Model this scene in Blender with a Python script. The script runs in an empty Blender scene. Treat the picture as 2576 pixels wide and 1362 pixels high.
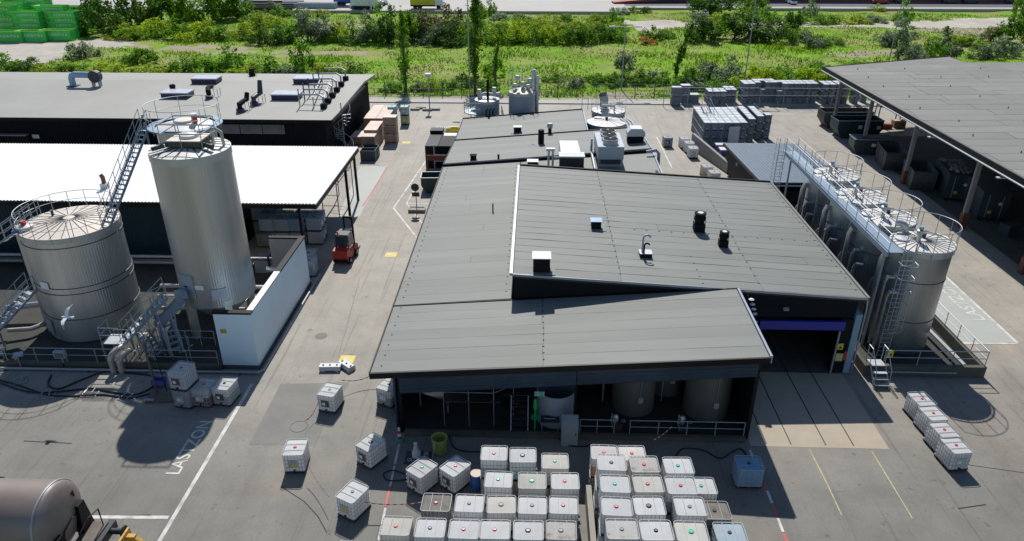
import bpy, math, random
from mathutils import Vector, Matrix, noise
R = math.radians
rng = random.Random(11)
SC = bpy.context.scene
COL = SC.collection

# ---------------------------------------------------------------- camera
FPX, CX, CY, YH, VX, CAMH = 1826.0, 1288.0, 681.0, -235.0, 1352.0, 24.5
PITCH = math.atan((CY - YH) / FPX)
YAW = math.atan((VX - CX) / FPX * math.cos(PITCH))
cd = bpy.data.cameras.new('camera'); cam = bpy.data.objects.new('camera', cd); COL.objects.link(cam)
cam.location = (0, 0, CAMH); cam.rotation_euler = (math.pi / 2 - PITCH, 0, YAW)
cd.sensor_width = 36; cd.sensor_fit = 'HORIZONTAL'; cd.lens = FPX / 2576 * 36
cd.clip_start = .5; cd.clip_end = 3000
SC.camera = cam

# ---------------------------------------------------------------- sky and sun
SUNV = Vector((-.09, .93, 1.0)).normalized()            # towards the sun
w = bpy.data.worlds.new('World'); SC.world = w; w.use_nodes = True
nt = w.node_tree; nt.nodes.clear()
sky = nt.nodes.new('ShaderNodeTexSky'); sky.sky_type = 'NISHITA'; sky.sun_disc = False
sky.sun_elevation = math.asin(SUNV.z); sky.sun_rotation = math.atan2(SUNV.x, SUNV.y)
sky.air_density = 1.0; sky.dust_density = .15; sky.ozone_density = 2.2
bg = nt.nodes.new('ShaderNodeBackground'); bg.inputs[1].default_value = .1
wo = nt.nodes.new('ShaderNodeOutputWorld')
nt.links.new(sky.outputs[0], bg.inputs[0]); nt.links.new(bg.outputs[0], wo.inputs[0])
sd = bpy.data.lights.new('sun', 'SUN'); sd.energy = 4.8; sd.angle = R(.55); sd.color = (1, .955, .885)
sun = bpy.data.objects.new('sun', sd); COL.objects.link(sun)
sun.rotation_euler = (-SUNV).to_track_quat('-Z', 'Y').to_euler(); sun.location = (0, 60, 80)
SC.view_settings.view_transform = 'Standard'; SC.view_settings.look = 'None'
SC.view_settings.gamma = 1; SC.view_settings.exposure = .03
SC.view_settings.use_curve_mapping = False

# ---------------------------------------------------------------- survey helpers (sight lines from the camera station to known planes)
cp, sp, cy_, sy_ = math.cos(PITCH), math.sin(PITCH), math.cos(YAW), math.sin(YAW)
FW = Vector((-sy_ * cp, cy_ * cp, -sp)); RT = Vector((cy_, sy_, 0)); UP = RT.cross(FW)
C0 = Vector((0, 0, CAMH))
def ray(px, py): return RT * ((px - CX) / FPX) - UP * ((py - CY) / FPX) + FW
def at(px, py, z=0.):
    r = ray(px, py); return C0 + r * ((z - CAMH) / r.z)
def atY(px, py, Y):
    r = ray(px, py); return C0 + r * (Y / r.y)
def atX(px, py, X):
    r = ray(px, py); return C0 + r * (X / r.x)

# ---------------------------------------------------------------- materials
MATS = {}
def pm(name, col, rough=.6, metal=0., var=.15, scale=1.5, bump=0., bscale=30., rnd=0., col2=None, stretch=(1, 1, 1), spec=.5, amt2=.5, thr=(.35, .7), trans=0.):
    m = bpy.data.materials.new(name); m.use_nodes = True; n = m.node_tree; N = n.nodes; L = n.links
    b = N['Principled BSDF']; b.inputs['Roughness'].default_value = rough; b.inputs['Metallic'].default_value = metal
    b.inputs['Specular IOR Level'].default_value = spec
    tc = N.new('ShaderNodeTexCoord'); mp = N.new('ShaderNodeMapping'); mp.inputs['Scale'].default_value = stretch
    src = tc.outputs['Object']
    oi = None
    if rnd:
        oi = N.new('ShaderNodeObjectInfo'); va = N.new('ShaderNodeVectorMath'); va.operation = 'MULTIPLY_ADD'
        va.inputs[1].default_value = (1, 1, 1)
        mu = N.new('ShaderNodeMath'); mu.operation = 'MULTIPLY'; mu.inputs[1].default_value = 91.
        L.new(oi.outputs['Random'], mu.inputs[0]); L.new(src, va.inputs[0]); L.new(mu.outputs[0], va.inputs[2]); src = va.outputs[0]
    L.new(src, mp.inputs['Vector'])
    n1 = N.new('ShaderNodeTexNoise'); n1.inputs['Scale'].default_value = scale; n1.inputs['Detail'].default_value = 7; n1.inputs['Roughness'].default_value = .62
    L.new(mp.outputs[0], n1.inputs['Vector'])
    rp = N.new('ShaderNodeValToRGB'); e = rp.color_ramp.elements; e[0].position = .25; e[1].position = .75
    e[0].color = [c * (1 - var) for c in col] + [1]; e[1].color = [min(1, c * (1 + var)) for c in col] + [1]
    L.new(n1.outputs['Fac'], rp.inputs[0]); out = rp.outputs[0]
    if col2:
        n2 = N.new('ShaderNodeTexNoise'); n2.inputs['Scale'].default_value = scale * .37; n2.inputs['Detail'].default_value = 5
        L.new(mp.outputs[0], n2.inputs['Vector'])
        mr = N.new('ShaderNodeMapRange'); mr.inputs[1].default_value = thr[0]; mr.inputs[2].default_value = thr[1]; mr.inputs[4].default_value = amt2
        L.new(n2.outputs['Fac'], mr.inputs[0])
        mx = N.new('ShaderNodeMix'); mx.data_type = 'RGBA'; mx.inputs['B'].default_value = list(col2) + [1]
        L.new(mr.outputs[0], mx.inputs['Factor']); L.new(out, mx.inputs['A']); out = mx.outputs['Result']
    if rnd:
        hs = N.new('ShaderNodeHueSaturation'); m2 = N.new('ShaderNodeMapRange'); m2.inputs[3].default_value = 1 - rnd; m2.inputs[4].default_value = 1 + rnd * .6
        L.new(oi.outputs['Random'], m2.inputs[0]); L.new(m2.outputs[0], hs.inputs['Value']); L.new(out, hs.inputs['Color']); out = hs.outputs[0]
    L.new(out, b.inputs['Base Color'])
    if bump:
        n3 = N.new('ShaderNodeTexNoise'); n3.inputs['Scale'].default_value = bscale; n3.inputs['Detail'].default_value = 4
        L.new(mp.outputs[0], n3.inputs['Vector'])
        bp = N.new('ShaderNodeBump'); bp.inputs['Strength'].default_value = bump; bp.inputs['Distance'].default_value = .03
        L.new(n3.outputs['Fac'], bp.inputs['Height']); L.new(bp.outputs[0], b.inputs['Normal'])
    if trans:
        tr = N.new('ShaderNodeBsdfTranslucent'); L.new(out, tr.inputs[0]); ms = N.new('ShaderNodeMixShader'); ms.inputs[0].default_value = trans
        L.new(b.outputs[0], ms.inputs[1]); L.new(tr.outputs[0], ms.inputs[2]); L.new(ms.outputs[0], N['Material Output'].inputs[0])
    MATS[name] = m; return m

def leafmat(name, c1, c2, rnd=.22, trans=.45):
    m = bpy.data.materials.new(name); m.use_nodes = True; n = m.node_tree; N = n.nodes; L = n.links
    b = N['Principled BSDF']; b.inputs['Roughness'].default_value = .6; b.inputs['Specular IOR Level'].default_value = .15
    g = N.new('ShaderNodeNewGeometry'); oi = N.new('ShaderNodeObjectInfo')
    nz = N.new('ShaderNodeTexNoise'); nz.inputs['Scale'].default_value = .9; nz.inputs['Detail'].default_value = 6
    L.new(g.outputs['Position'], nz.inputs['Vector'])
    ad = N.new('ShaderNodeMath'); ad.operation = 'ADD'
    mr = N.new('ShaderNodeMath'); mr.operation = 'MULTIPLY_ADD'; mr.inputs[1].default_value = .5; mr.inputs[2].default_value = -.25
    L.new(g.outputs['Random Per Island'], mr.inputs[0]); L.new(nz.outputs['Fac'], ad.inputs[0]); L.new(mr.outputs[0], ad.inputs[1])
    rp = N.new('ShaderNodeValToRGB'); e = rp.color_ramp.elements; e[0].position = .3; e[1].position = .72; e[0].color = list(c1) + [1]; e[1].color = list(c2) + [1]
    L.new(ad.outputs[0], rp.inputs[0])
    hs = N.new('ShaderNodeHueSaturation'); m2 = N.new('ShaderNodeMapRange'); m2.inputs[3].default_value = 1 - rnd; m2.inputs[4].default_value = 1 + rnd
    L.new(oi.outputs['Random'], m2.inputs[0]); L.new(m2.outputs[0], hs.inputs['Value']); L.new(rp.outputs[0], hs.inputs['Color'])
    L.new(hs.outputs[0], b.inputs['Base Color'])
    t = N.new('ShaderNodeBsdfTranslucent'); L.new(hs.outputs[0], t.inputs[0])
    mx = N.new('ShaderNodeMixShader'); mx.inputs[0].default_value = trans
    L.new(b.outputs[0], mx.inputs[1]); L.new(t.outputs[0], mx.inputs[2]); L.new(mx.outputs[0], N['Material Output'].inputs[0])
    MATS[name] = m; return m

pm('roof_felt', (.176, .187, .17), .66, var=.13, scale=.55, col2=(.135, .144, .13), stretch=(.25, 1.6, 1), rnd=.09, bump=.15, bscale=60)
pm('roof_felt_bl', (.32, .315, .285), .7, var=.08, scale=.25, col2=(.27, .265, .24), bump=.1)
pm('roof_felt_hall', (.215, .21, .19), .75, var=.12, scale=.35, col2=(.155, .15, .138), rnd=.1, bump=.2)
pm('bitumen', (.045, .047, .047), .8, spec=.2, var=.2)
pm('black_clad', (.01, .012, .015), .6, spec=.15, var=.25, scale=.8)
pm('navy_clad', (.022, .042, .065), .3, spec=.5, var=.3, scale=1.2)
pm('teal_clad', (.01, .03, .042), .45, spec=.3, var=.2, scale=.6)
pm('black_trim', (.008, .008, .01), .45, spec=.2, var=.2)
pm('flashing', (.33, .36, .42), .35, .6, var=.12)
pm('galv', (.33, .36, .39), .55, .5, var=.15, scale=4)
pm('galv_light', (.4, .43, .46), .55, .4, var=.12, scale=4)
pm('galv_blue', (.24, .31, .38), .45, .4, var=.12, scale=3)
pm('alu_tank', (.61, .615, .61), .36, .7, var=.16, scale=.9, col2=(.34, .335, .325), stretch=(1, 1, .06), amt2=.8, thr=(.42, .72))
pm('alu_tank_blue', (.49, .53, .56), .34, .75, var=.18, scale=.9, col2=(.27, .265, .255), stretch=(1, 1, .06), amt2=.8, thr=(.42, .72))
pm('grey_tank', (.3, .345, .385), .5, .15, var=.1, scale=.6, stretch=(1, 1, .2), col2=(.22, .25, .28))
pm('tank_roof', (.62, .57, .5), .55, .1, var=.12, scale=1.1, col2=(.5, .42, .33), amt2=.45)
pm('tank_roof_white', (.62, .605, .57), .55, .05, var=.08, scale=1.1, col2=(.6, .58, .54), amt2=.5)
pm('tank_edge', (.5, .5, .5), .45, .4, var=.1)
pm('white_roof', (.83, .84, .83), .7, var=.05, scale=.25, col2=(.76, .77, .75), stretch=(2, .3, 1), spec=.2)
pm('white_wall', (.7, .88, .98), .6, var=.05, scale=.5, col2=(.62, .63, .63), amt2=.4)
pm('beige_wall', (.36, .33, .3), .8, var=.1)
pm('concrete', (.33, .32, .29), .85, var=.15, scale=1.2, col2=(.22, .21, .18), bump=.2)
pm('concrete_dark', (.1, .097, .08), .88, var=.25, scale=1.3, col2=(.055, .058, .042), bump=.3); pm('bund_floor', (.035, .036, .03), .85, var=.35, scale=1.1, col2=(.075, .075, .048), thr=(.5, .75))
pm('pavement', (.4, .38, .35), .85, var=.1, scale=.6)
pm('apron', (.39, .335, .255), .8, var=.14, scale=.8, col2=(.4, .33, .265), bump=.15, amt2=.7)
pm('groove', (.03, .03, .03), .6)
pm('paint_white', (.6, .6, .56), .75, var=.2, scale=4, col2=(.3, .3, .27), amt2=.75, thr=(.45, .68))
pm('paint_pale', (.4, .42, .39), .7, var=.08, scale=.5, col2=(.33, .34, .31))
pm('paint_red', (.5, .1, .09), .7, var=.25, scale=4)
pm('paint_yellow', (.5, .47, .2), .75, var=.25, scale=5, col2=(.3, .29, .2), amt2=.7, thr=(.4, .62))
pm('asphalt_patch', (.2, .195, .178), .85, var=.14, scale=.7, bump=.2)
pm('ibc_white', (.8, .81, .81), .75, var=.05, scale=3, rnd=.08, col2=(.66, .65, .61), amt2=.45, spec=.2, trans=.42); pm('ibc_yellowed', (.76, .75, .7), .75, var=.07, scale=3, rnd=.1, col2=(.58, .55, .47), amt2=.55, spec=.2, trans=.42)
pm('ibc_dirty', (.16, .145, .125), .8, spec=.2, var=.35, scale=4, col2=(.3, .28, .25))
pm('ibc_stained', (.62, .6, .56), .78, spec=.2, trans=.4, var=.12, scale=5, col2=(.33, .27, .22), thr=(.55, .68), amt2=.8)
pm('ibc_rusty', (.66, .65, .62), .78, spec=.2, trans=.4, var=.06, scale=5, col2=(.45, .17, .04), thr=(.62, .7), amt2=.85)
pm('ibc_orange', (.62, .2, .05), .5, var=.2)
pm('ibc_blue', (.24, .43, .6), .75, spec=.2, trans=.3, var=.18, scale=3)
pm('ibc_pale_blue', (.52, .62, .68), .75, spec=.2, trans=.4, var=.1, scale=3)
pm('ibc_teal', (.45, .68, .66), .5, var=.08)
pm('ibc_yellow', (.5, .52, .12), .5, var=.1)
pm('ibc_grey', (.33, .34, .34), .55, var=.12, rnd=.2)
pm('cage', (.44, .45, .46), .7, .15, var=.15, rnd=.2, spec=.25)
pm('pallet', (.045, .045, .047), .6, var=.3, rnd=.3)
pm('cap_red', (.6, .06, .07), .4); pm('cap_green', (.03, .45, .3), .4); pm('cap_black', (.025, .026, .03), .4); pm('cap_grey', (.2, .21, .22), .5)
pm('plate', (.45, .5, .52), .4, .3, var=.2); pm('plate_dark', (.07, .08, .09), .5); pm('sticker', (.75, .75, .72), .5); pm('sticker_yellow', (.7, .55, .03), .5)
pm('crate', (.22, .255, .29), .6, .1, var=.16, rnd=.22, col2=(.15, .175, .2)); pm('crate_lid', (.5, .52, .54), .5, .1, var=.08, rnd=.08)
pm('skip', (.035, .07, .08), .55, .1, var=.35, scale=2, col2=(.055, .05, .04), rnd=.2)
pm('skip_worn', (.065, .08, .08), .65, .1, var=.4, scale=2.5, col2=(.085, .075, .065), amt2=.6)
pm('skip_green', (.05, .58, .09), .5, var=.15, scale=1, rnd=.15); pm('skip_rim', (.42, .6, .12), .5); pm('rust', (.19, .06, .03), .85, var=.4, scale=3, col2=(.1, .07, .06))
pm('wood', (.4, .28, .2), .75, var=.2, scale=3, rnd=.2); pm('wood_lid', (.66, .55, .48), .7, var=.12, rnd=.1); pm('wood_red', (.38, .17, .11), .75, var=.2)
pm('blue_plastic', (.02, .1, .32), .45); pm('blue_box', (.09, .09, .36), .5); pm('yellow_plastic', (.66, .55, .03), .5); pm('drum_yellow', (.36, .36, .09), .5, var=.2)
pm('rubber', (.014, .014, .015), .6); pm('rubber_tyre', (.02, .02, .02), .8); pm('steel_dark', (.05, .053, .057), .5, .3, var=.3); pm('steel_brown', (.12, .1, .085), .6, .2, var=.3, scale=2)
pm('pipe_clad', (.5, .5, .49), .35, .7, var=.2, scale=3); pm('pipe_beige', (.42, .39, .34), .4, .4, var=.15)
pm('forklift_red', (.4, .03, .02), .4, var=.1); pm('glass', (.03, .04, .05), .08, spec=.8); pm('orange_lamp', (.6, .12, .03), .4)
pm('wagon', (.235, .215, .195), .5, .25, var=.2, scale=.8, col2=(.2, .1, .07), amt2=.65, stretch=(.5, 1, 1)); pm('yellow_steel', (.55, .33, .05), .6, var=.25, scale=6, col2=(.25, .08, .03), thr=(.55, .7))
pm('door_purple', (.02, .025, .3), .45, var=.08); pm('door_blue', (.2, .33, .42), .5, var=.08); pm('lamp_white', (.8, .8, .8), .4)
pm('white_metal', (.55, .56, .56), .6, .05, var=.06); pm('duct_blue', (.25, .38, .52), .4, .1); pm('sky_dome', (.55, .56, .6), .3, .1); pm('dome_side', (.02, .02, .06), .4)
pm('grey_steel', (.36, .4, .44), .45, .2, var=.08); pm('tank_dark', (.15, .14, .12), .5, .2, var=.2, stretch=(1, 1, .2)); pm('tank_cream', (.6, .54, .4), .5, .1, var=.15); pm('shower_green', (.02, .42, .1), .45)
pm('red_sign', (.55, .03, .03), .5); pm('fence_green', (.03, .1, .07), .5, .2); pm('shed_roof', (.15, .18, .21), .4, .3, var=.1, rnd=.06); pm('white_car', (.8, .8, .8), .25); pm('red_car', (.35, .02, .02), .25); pm('dark_car', (.03, .035, .045), .25)
pm('red_building', (.32, .06, .045), .7, var=.15); pm('bird_white', (.85, .85, .86), .6, var=.03); pm('bird_grey', (.35, .37, .4), .6); pm('truck_blue', (.03, .13, .45), .4)
pm('bark', (.12, .095, .07), .85, var=.3); pm('fan_black', (.014, .014, .016), .8, spec=.12); pm('window', (.16, .17, .16), .15, spec=.7, var=.4, scale=.6)
pm('far_yard', (.42, .4, .37), .85, var=.07, scale=.1); pm('far_asphalt', (.1, .1, .11), .85, var=.15, scale=.2)

def ground_mat():
    m = bpy.data.materials.new('yard_asphalt'); m.use_nodes = True; n = m.node_tree; N = n.nodes; L = n.links
    b = N['Principled BSDF']; b.inputs['Roughness'].default_value = .72; b.inputs['Specular IOR Level'].default_value = .45
    tc = N.new('ShaderNodeTexCoord')
    def nz(s, d=6, st=None, ro=.6):
        x = N.new('ShaderNodeTexNoise'); x.inputs['Scale'].default_value = s; x.inputs['Detail'].default_value = d; x.inputs['Roughness'].default_value = ro
        if st:
            mp = N.new('ShaderNodeMapping'); mp.inputs['Scale'].default_value = st; L.new(tc.outputs['Object'], mp.inputs[0]); L.new(mp.outputs[0], x.inputs[0])
        else: L.new(tc.outputs['Object'], x.inputs[0])
        return x.outputs['Fac']
    def ramp(f, p0, c0, p1, c1):
        r = N.new('ShaderNodeValToRGB'); e = r.color_ramp.elements; e[0].position = p0; e[0].color = list(c0) + [1]; e[1].position = p1; e[1].color = list(c1) + [1]
        L.new(f, r.inputs[0]); return r.outputs[0]
    def mul(a, bb, f=1.):
        x = N.new('ShaderNodeMix'); x.data_type = 'RGBA'; x.blend_type = 'MULTIPLY'; x.inputs['Factor'].default_value = f
        L.new(a, x.inputs['A']); L.new(bb, x.inputs['B']); return x.outputs['Result']
    # front asphalt darkened to paint in lens falloff, paler concrete behind, ragged joint
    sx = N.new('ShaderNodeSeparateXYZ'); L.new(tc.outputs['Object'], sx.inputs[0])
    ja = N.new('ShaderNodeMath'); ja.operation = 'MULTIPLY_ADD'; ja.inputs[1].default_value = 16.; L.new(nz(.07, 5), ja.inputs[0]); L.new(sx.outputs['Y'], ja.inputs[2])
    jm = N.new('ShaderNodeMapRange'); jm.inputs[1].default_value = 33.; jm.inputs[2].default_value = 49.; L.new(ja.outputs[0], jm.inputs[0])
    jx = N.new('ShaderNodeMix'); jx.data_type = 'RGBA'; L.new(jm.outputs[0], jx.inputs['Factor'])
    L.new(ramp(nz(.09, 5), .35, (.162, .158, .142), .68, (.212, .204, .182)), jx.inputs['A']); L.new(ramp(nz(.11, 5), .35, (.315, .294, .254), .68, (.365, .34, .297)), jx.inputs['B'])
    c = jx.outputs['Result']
    c = mul(c, ramp(nz(.45, 8, None, .7), .3, (.78, .78, .78), .62, (1.06, 1.05, 1.03)))
    c = mul(c, ramp(nz(9, 6, None, .8), .25, (.8, .8, .8), .7, (1.1, 1.1, 1.1)))
    c = mul(c, ramp(nz(.8, 9, None, .78), .24, (.5, .48, .45), .4, (1, 1, 1)))
    c = mul(c, ramp(nz(.35, 7, (1.9, .16, 1), .7), .28, (.76, .75, .74), .46, (1, 1, 1)), .7)
    c = mul(c, ramp(nz(.5, 6, (.15, 2.2, 1), .7), .25, (.86, .85, .84), .45, (1, 1, 1)), .7)
    c = mul(c, ramp(nz(2.2, 4, None, .5), .28, (.66, .64, .61), .36, (1, 1, 1)))
    c = mul(c, ramp(nz(.6, 3, (6, .12, 1), .6), .3, (.66, .65, .63), .42, (1, 1, 1)), .85)
    c = mul(c, ramp(nz(.14, 3), .56, (1, 1, 1), .72, (1.09, .98, .9)))
    L.new(c, b.inputs['Base Color'])
    bp = N.new('ShaderNodeBump'); bp.inputs['Strength'].default_value = .25; bp.inputs['Distance'].default_value = .02
    L.new(nz(45, 3), bp.inputs['Height']); L.new(bp.outputs[0], b.inputs['Normal'])
    MATS['yard'] = m
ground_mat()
pm('mark_yellow', (.68, .56, .07), .7, var=.2, scale=4); pm('grass', (.16, .29, .022), .95, var=.5, scale=.22, col2=(.31, .27, .12), thr=(.44, .66), amt2=.8, bump=.3, bscale=4, spec=.1)
pm('gravel', (.46, .42, .36), .9, var=.2, scale=.4, col2=(.3, .27, .22)); pm('dirt', (.3, .24, .17), .9, var=.2, scale=.4, col2=(.2, .22, .07), amt2=.6)
leafmat('leaf_dark', (.035, .09, .014), (.13, .26, .03)); leafmat('leaf_mid', (.065, .17, .014), (.23, .42, .026)); leafmat('leaf_lime', (.17, .27, .012), (.46, .56, .022))
leafmat('leaf_grey', (.1, .15, .07), (.3, .38, .22)); leafmat('leaf_brown', (.1, .1, .045), (.22, .23, .1)); leafmat('blossom', (.5, .52, .42), (.8, .8, .72), .1)
leafmat('leaf_orange', (.35, .16, .01), (.6, .3, .02)); leafmat('blade', (.075, .2, .01), (.28, .45, .022), .05); leafmat('flower_yellow', (.25, .3, .01), (.6, .55, .03), .1)
M = MATS

# ---------------------------------------------------------------- mesh building
class MB:
    def __init__(s): s.v = []; s.f = []; s.mi = []
    def add(s, vs, fs, k=0):
        o = len(s.v); s.v += [tuple(v) for v in vs]; s.f += [tuple(i + o for i in f) for f in fs]; s.mi += [k] * len(fs); return s
    def box(s, x0, y0, z0, x1, y1, z1, k=0):
        if x1 < x0: x0, x1 = x1, x0
        if y1 < y0: y0, y1 = y1, y0
        return s.add([(x0, y0, z0), (x1, y0, z0), (x1, y1, z0), (x0, y1, z0), (x0, y0, z1), (x1, y0, z1), (x1, y1, z1), (x0, y1, z1)],
                     [(3, 2, 1, 0), (4, 5, 6, 7), (0, 1, 5, 4), (1, 2, 6, 5), (2, 3, 7, 6), (3, 0, 4, 7)], k)
    def obox(s, c, d, rz=0, rx=0, ry=0, k=0):
        m = Matrix.Translation(c) @ Matrix.Rotation(rz, 4, 'Z') @ Matrix.Rotation(ry, 4, 'Y') @ Matrix.Rotation(rx, 4, 'X')
        a = MB().box(-d[0] / 2, -d[1] / 2, -d[2] / 2, d[0] / 2, d[1] / 2, d[2] / 2)
        return s.add([m @ Vector(v) for v in a.v], a.f, k)
    def tube(s, pts, r, n=6, closed=False, cap=True, k=0):
        pts = [Vector(p) for p in pts]; m = len(pts); rings = []
        for i, p in enumerate(pts):
            a = pts[(i - 1) % m] if (closed or i > 0) else p; b = pts[(i + 1) % m] if (closed or i < m - 1) else p
            t = (b - a).normalized() if (b - a).length > 1e-9 else Vector((0, 0, 1))
            u = Vector((0, 0, 1)) if abs(t.z) < .9 else Vector((1, 0, 0))
            e1 = t.cross(u).normalized(); e2 = t.cross(e1)
            sc = 1.
            if 0 < i < m - 1 or closed:
                c = (p - a).normalized().dot((b - p).normalized()); sc = 1 / max(.6, math.sqrt(max(0, (1 + c) / 2)))
            rr = r[i] if isinstance(r, (list, tuple)) else r
            rings.append([p + (e1 * math.cos(2 * math.pi * j / n + math.pi / n) + e2 * math.sin(2 * math.pi * j / n + math.pi / n)) * rr * sc for j in range(n)])
        # keep successive rings from twisting
        for i in range(1, m):
            best = min(range(n), key=lambda q: sum((rings[i][(j + q) % n] - rings[i - 1][j] - (pts[i] - pts[i - 1])).length for j in range(n)))
            rings[i] = [rings[i][(j + best) % n] for j in range(n)]
        vs = [v for g in rings for v in g]; fs = []
        for i in range(m if closed else m - 1):
            i2 = (i + 1) % m
            for j in range(n): fs.append((i * n + j, i * n + (j + 1) % n, i2 * n + (j + 1) % n, i2 * n + j))
        if cap and not closed: fs += [tuple(range(n)), tuple(reversed(range((m - 1) * n, m * n)))]
        return s.add(vs, fs, k)
    def lathe(s, prof, n=32, c=(0, 0, 0), k=0, mod=None, bot=True, top=True):
        vs = []
        for (r, z) in prof:
            for j in range(n):
                a = 2 * math.pi * j / n; rr = r * (mod(j) if mod else 1)
                vs.append((c[0] + rr * math.cos(a), c[1] + rr * math.sin(a), c[2] + z))
        fs = [(i * n + j, i * n + (j + 1) % n, (i + 1) * n + (j + 1) % n, (i + 1) * n + j) for i in range(len(prof) - 1) for j in range(n)]
        if bot: fs.append(tuple(reversed(range(n))))
        if top: fs.append(tuple(range((len(prof) - 1) * n, len(prof) * n)))
        return s.add(vs, fs, k)
    def cyl(s, x, y, z0, z1, r, n=16, r2=None, k=0): return s.lathe([(r, z0), (r if r2 is None else r2, z1)], n, (x, y, 0), k)
    def prism(s, poly, lo, hi, ax='y', k=0):
        n = len(poly)
        f = {'x': lambda a, b, t: (t, a, b), 'y': lambda a, b, t: (a, t, b), 'z': lambda a, b, t: (a, b, t)}[ax]
        vs = [f(a, b, lo) for a, b in poly] + [f(a, b, hi) for a, b in poly]
        fs = [tuple(range(n)), tuple(reversed(range(n, 2 * n)))] + [(i, i + n, (i + 1) % n + n, (i + 1) % n) for i in range(n)]
        return s.add(vs, fs, k)
    def quad(s, *p, k=0): return s.add(p, [tuple(range(len(p)))], k)
    def xf(s, m): s.v = [tuple(m @ Vector(v)) for v in s.v]; return s
    def mesh(s, name, mats, smooth=False):
        me = bpy.data.meshes.new(name); me.from_pydata(s.v, [], s.f)
        for mm in (mats if isinstance(mats, (list, tuple)) else [mats]): me.materials.append(M[mm])
        if any(s.mi): me.polygons.foreach_set('material_index', s.mi)
        if smooth:
            me.polygons.foreach_set('use_smooth', [True] * len(me.polygons)); me.set_sharp_from_angle(angle=R(38))
        me.update(); return me
    def build(s, name, mats, parent=None, smooth=False, local=False):
        return inst(name, s.mesh(name, mats, smooth), parent, local=local)
def inst(name, me, parent=None, loc=None, rz=0, local=False):
    o = bpy.data.objects.new(name, me); COL.objects.link(o)
    if loc is not None: o.location = loc
    if rz: o.rotation_euler = (0, 0, rz)
    if parent:
        o.parent = parent
        if parent.type == 'EMPTY' and not local: o.matrix_parent_inverse = parent.matrix_basis.inverted()
    return o
def tag(o, label, cat, group=None):
    o['label'] = label; o['category'] = cat
    if group: o['group'] = group
    return o
def thing(name, label, cat, loc=(0, 0, 0), rz=0, group=None):
    o = bpy.data.objects.new(name, None); COL.objects.link(o); o.empty_display_size = .2
    o.location = loc; o.rotation_euler = (0, 0, rz); return tag(o, label, cat, group)
def setting(o): o['kind'] = 'structure'; return o
def stuff(o): o['kind'] = 'stuff'; return o
def copy_tree(o, loc=None, rz=None, label=None, group=None, parent=None):
    c = o.copy(); COL.objects.link(c)
    if parent: c.parent = parent
    if loc is not None: c.location = loc
    if rz is not None: c.rotation_euler = (0, 0, rz)
    if label: c['label'] = label
    if group: c['group'] = group
    for ch in list(o.children): copy_tree(ch, parent=c)
    return c
def arc(cx, cy, z, r, a0, a1, n): return [(cx + r * math.cos(a0 + (a1 - a0) * i / n), cy + r * math.sin(a0 + (a1 - a0) * i / n), z) for i in range(n + 1)]
def guard_rail(label, pts, h=1.1, step=1.5, r=.024, mat='galv_light', z0=0., group=None, mid=.52, name='guard_rail'):
    p0 = Vector(pts[0]); t = thing(name, label, 'railing', (p0.x, p0.y, p0.z + z0), group=group)
    V = [Vector(p) + Vector((0, 0, z0)) for p in pts]
    MB().tube([v + Vector((0, 0, h)) for v in V], r, 6).build('rail', mat, t, True)
    MB().tube([v + Vector((0, 0, h * mid)) for v in V], r * .8, 6).build('rail', mat, t, True)
    me = MB().tube([(0, 0, 0), (0, 0, h)], r, 6).mesh('post', mat, True)
    for i in range(len(V) - 1):
        d = V[i + 1] - V[i]; n = max(1, round(d.length / step))
        for k in range(n + (1 if i == len(V) - 2 else 0)): inst('post', me, t, V[i] + d * (k / n))
    return t
def text_obj(name, body, size, loc, rot, mat, parent=None, ext=.0015, sx=1.):
    cu = bpy.data.curves.new(name, 'FONT'); cu.body = body; cu.size = size; cu.extrude = ext; cu.offset = .012 * size; cu.align_x = 'LEFT'
    tmp = bpy.data.objects.new('tmp', cu); COL.objects.link(tmp); bpy.context.view_layer.update()
    me = bpy.data.meshes.new_from_object(tmp.evaluated_get(bpy.context.evaluated_depsgraph_get())); bpy.data.objects.remove(tmp)
    me.materials.clear(); me.materials.append(M[mat])
    o = bpy.data.objects.new(name, me); COL.objects.link(o); o.location = loc; o.rotation_euler = rot; o.scale = (sx, 1, 1)
    if parent:
        o.parent = parent
        if parent.type == 'EMPTY': o.matrix_parent_inverse = parent.matrix_basis.inverted()
    return o

# ---------------------------------------------------------------- ground
def sheet(name, poly, z, mat, kind=True):
    o = MB().quad(*[(p[0], p[1], z) for p in poly]).build(name, mat); return setting(o) if kind else o
def rect(x0, y0, x1, y1): return [(x0, y0), (x1, y0), (x1, y1), (x0, y1)]
sheet('ground', rect(-900, -300, 900, 1500), -.25, 'grass')
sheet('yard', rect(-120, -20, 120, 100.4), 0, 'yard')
pv = setting(MB().box(-120, 100.4, -.2, 120, 103.2, .13).build('pavement', 'pavement'))
def fh(x, y):
    v = noise.noise(Vector((x * .05, y * .07, 3.1))) * .5 + noise.noise(Vector((x * .16, y * .2, 8.))) * .22
    return max(-.1, v * min(1, max(0, (y - 106) / 12)) + .02)
def inpoly(x, y, P):
    c = False; j = len(P) - 1
    for i in range(len(P)):
        if (P[i][1] > y) != (P[j][1] > y) and x < (P[j][0] - P[i][0]) * (y - P[i][1]) / (P[j][1] - P[i][1]) + P[i][0]: c = not c
        j = i
    return c
GRAV = [[at(*p)[:2] for p in q] for q in (
    [(-60, 104), (170, 108), (235, 100), (330, 103), (335, 118), (180, 126), (170, 143), (110, 160), (-60, 185)],
    [(330, 103), (470, 118), (560, 112), (660, 122), (660, 132), (540, 138), (430, 132), (330, 122)],
    [(690, 128), (960, 128), (960, 138), (690, 140)],
    [(1560, 52), (1720, 55), (1990, 56), (2250, 55), (2620, 45), (2620, 72), (2250, 70), (1990, 70), (1720, 66), (1600, 78)])]
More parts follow.
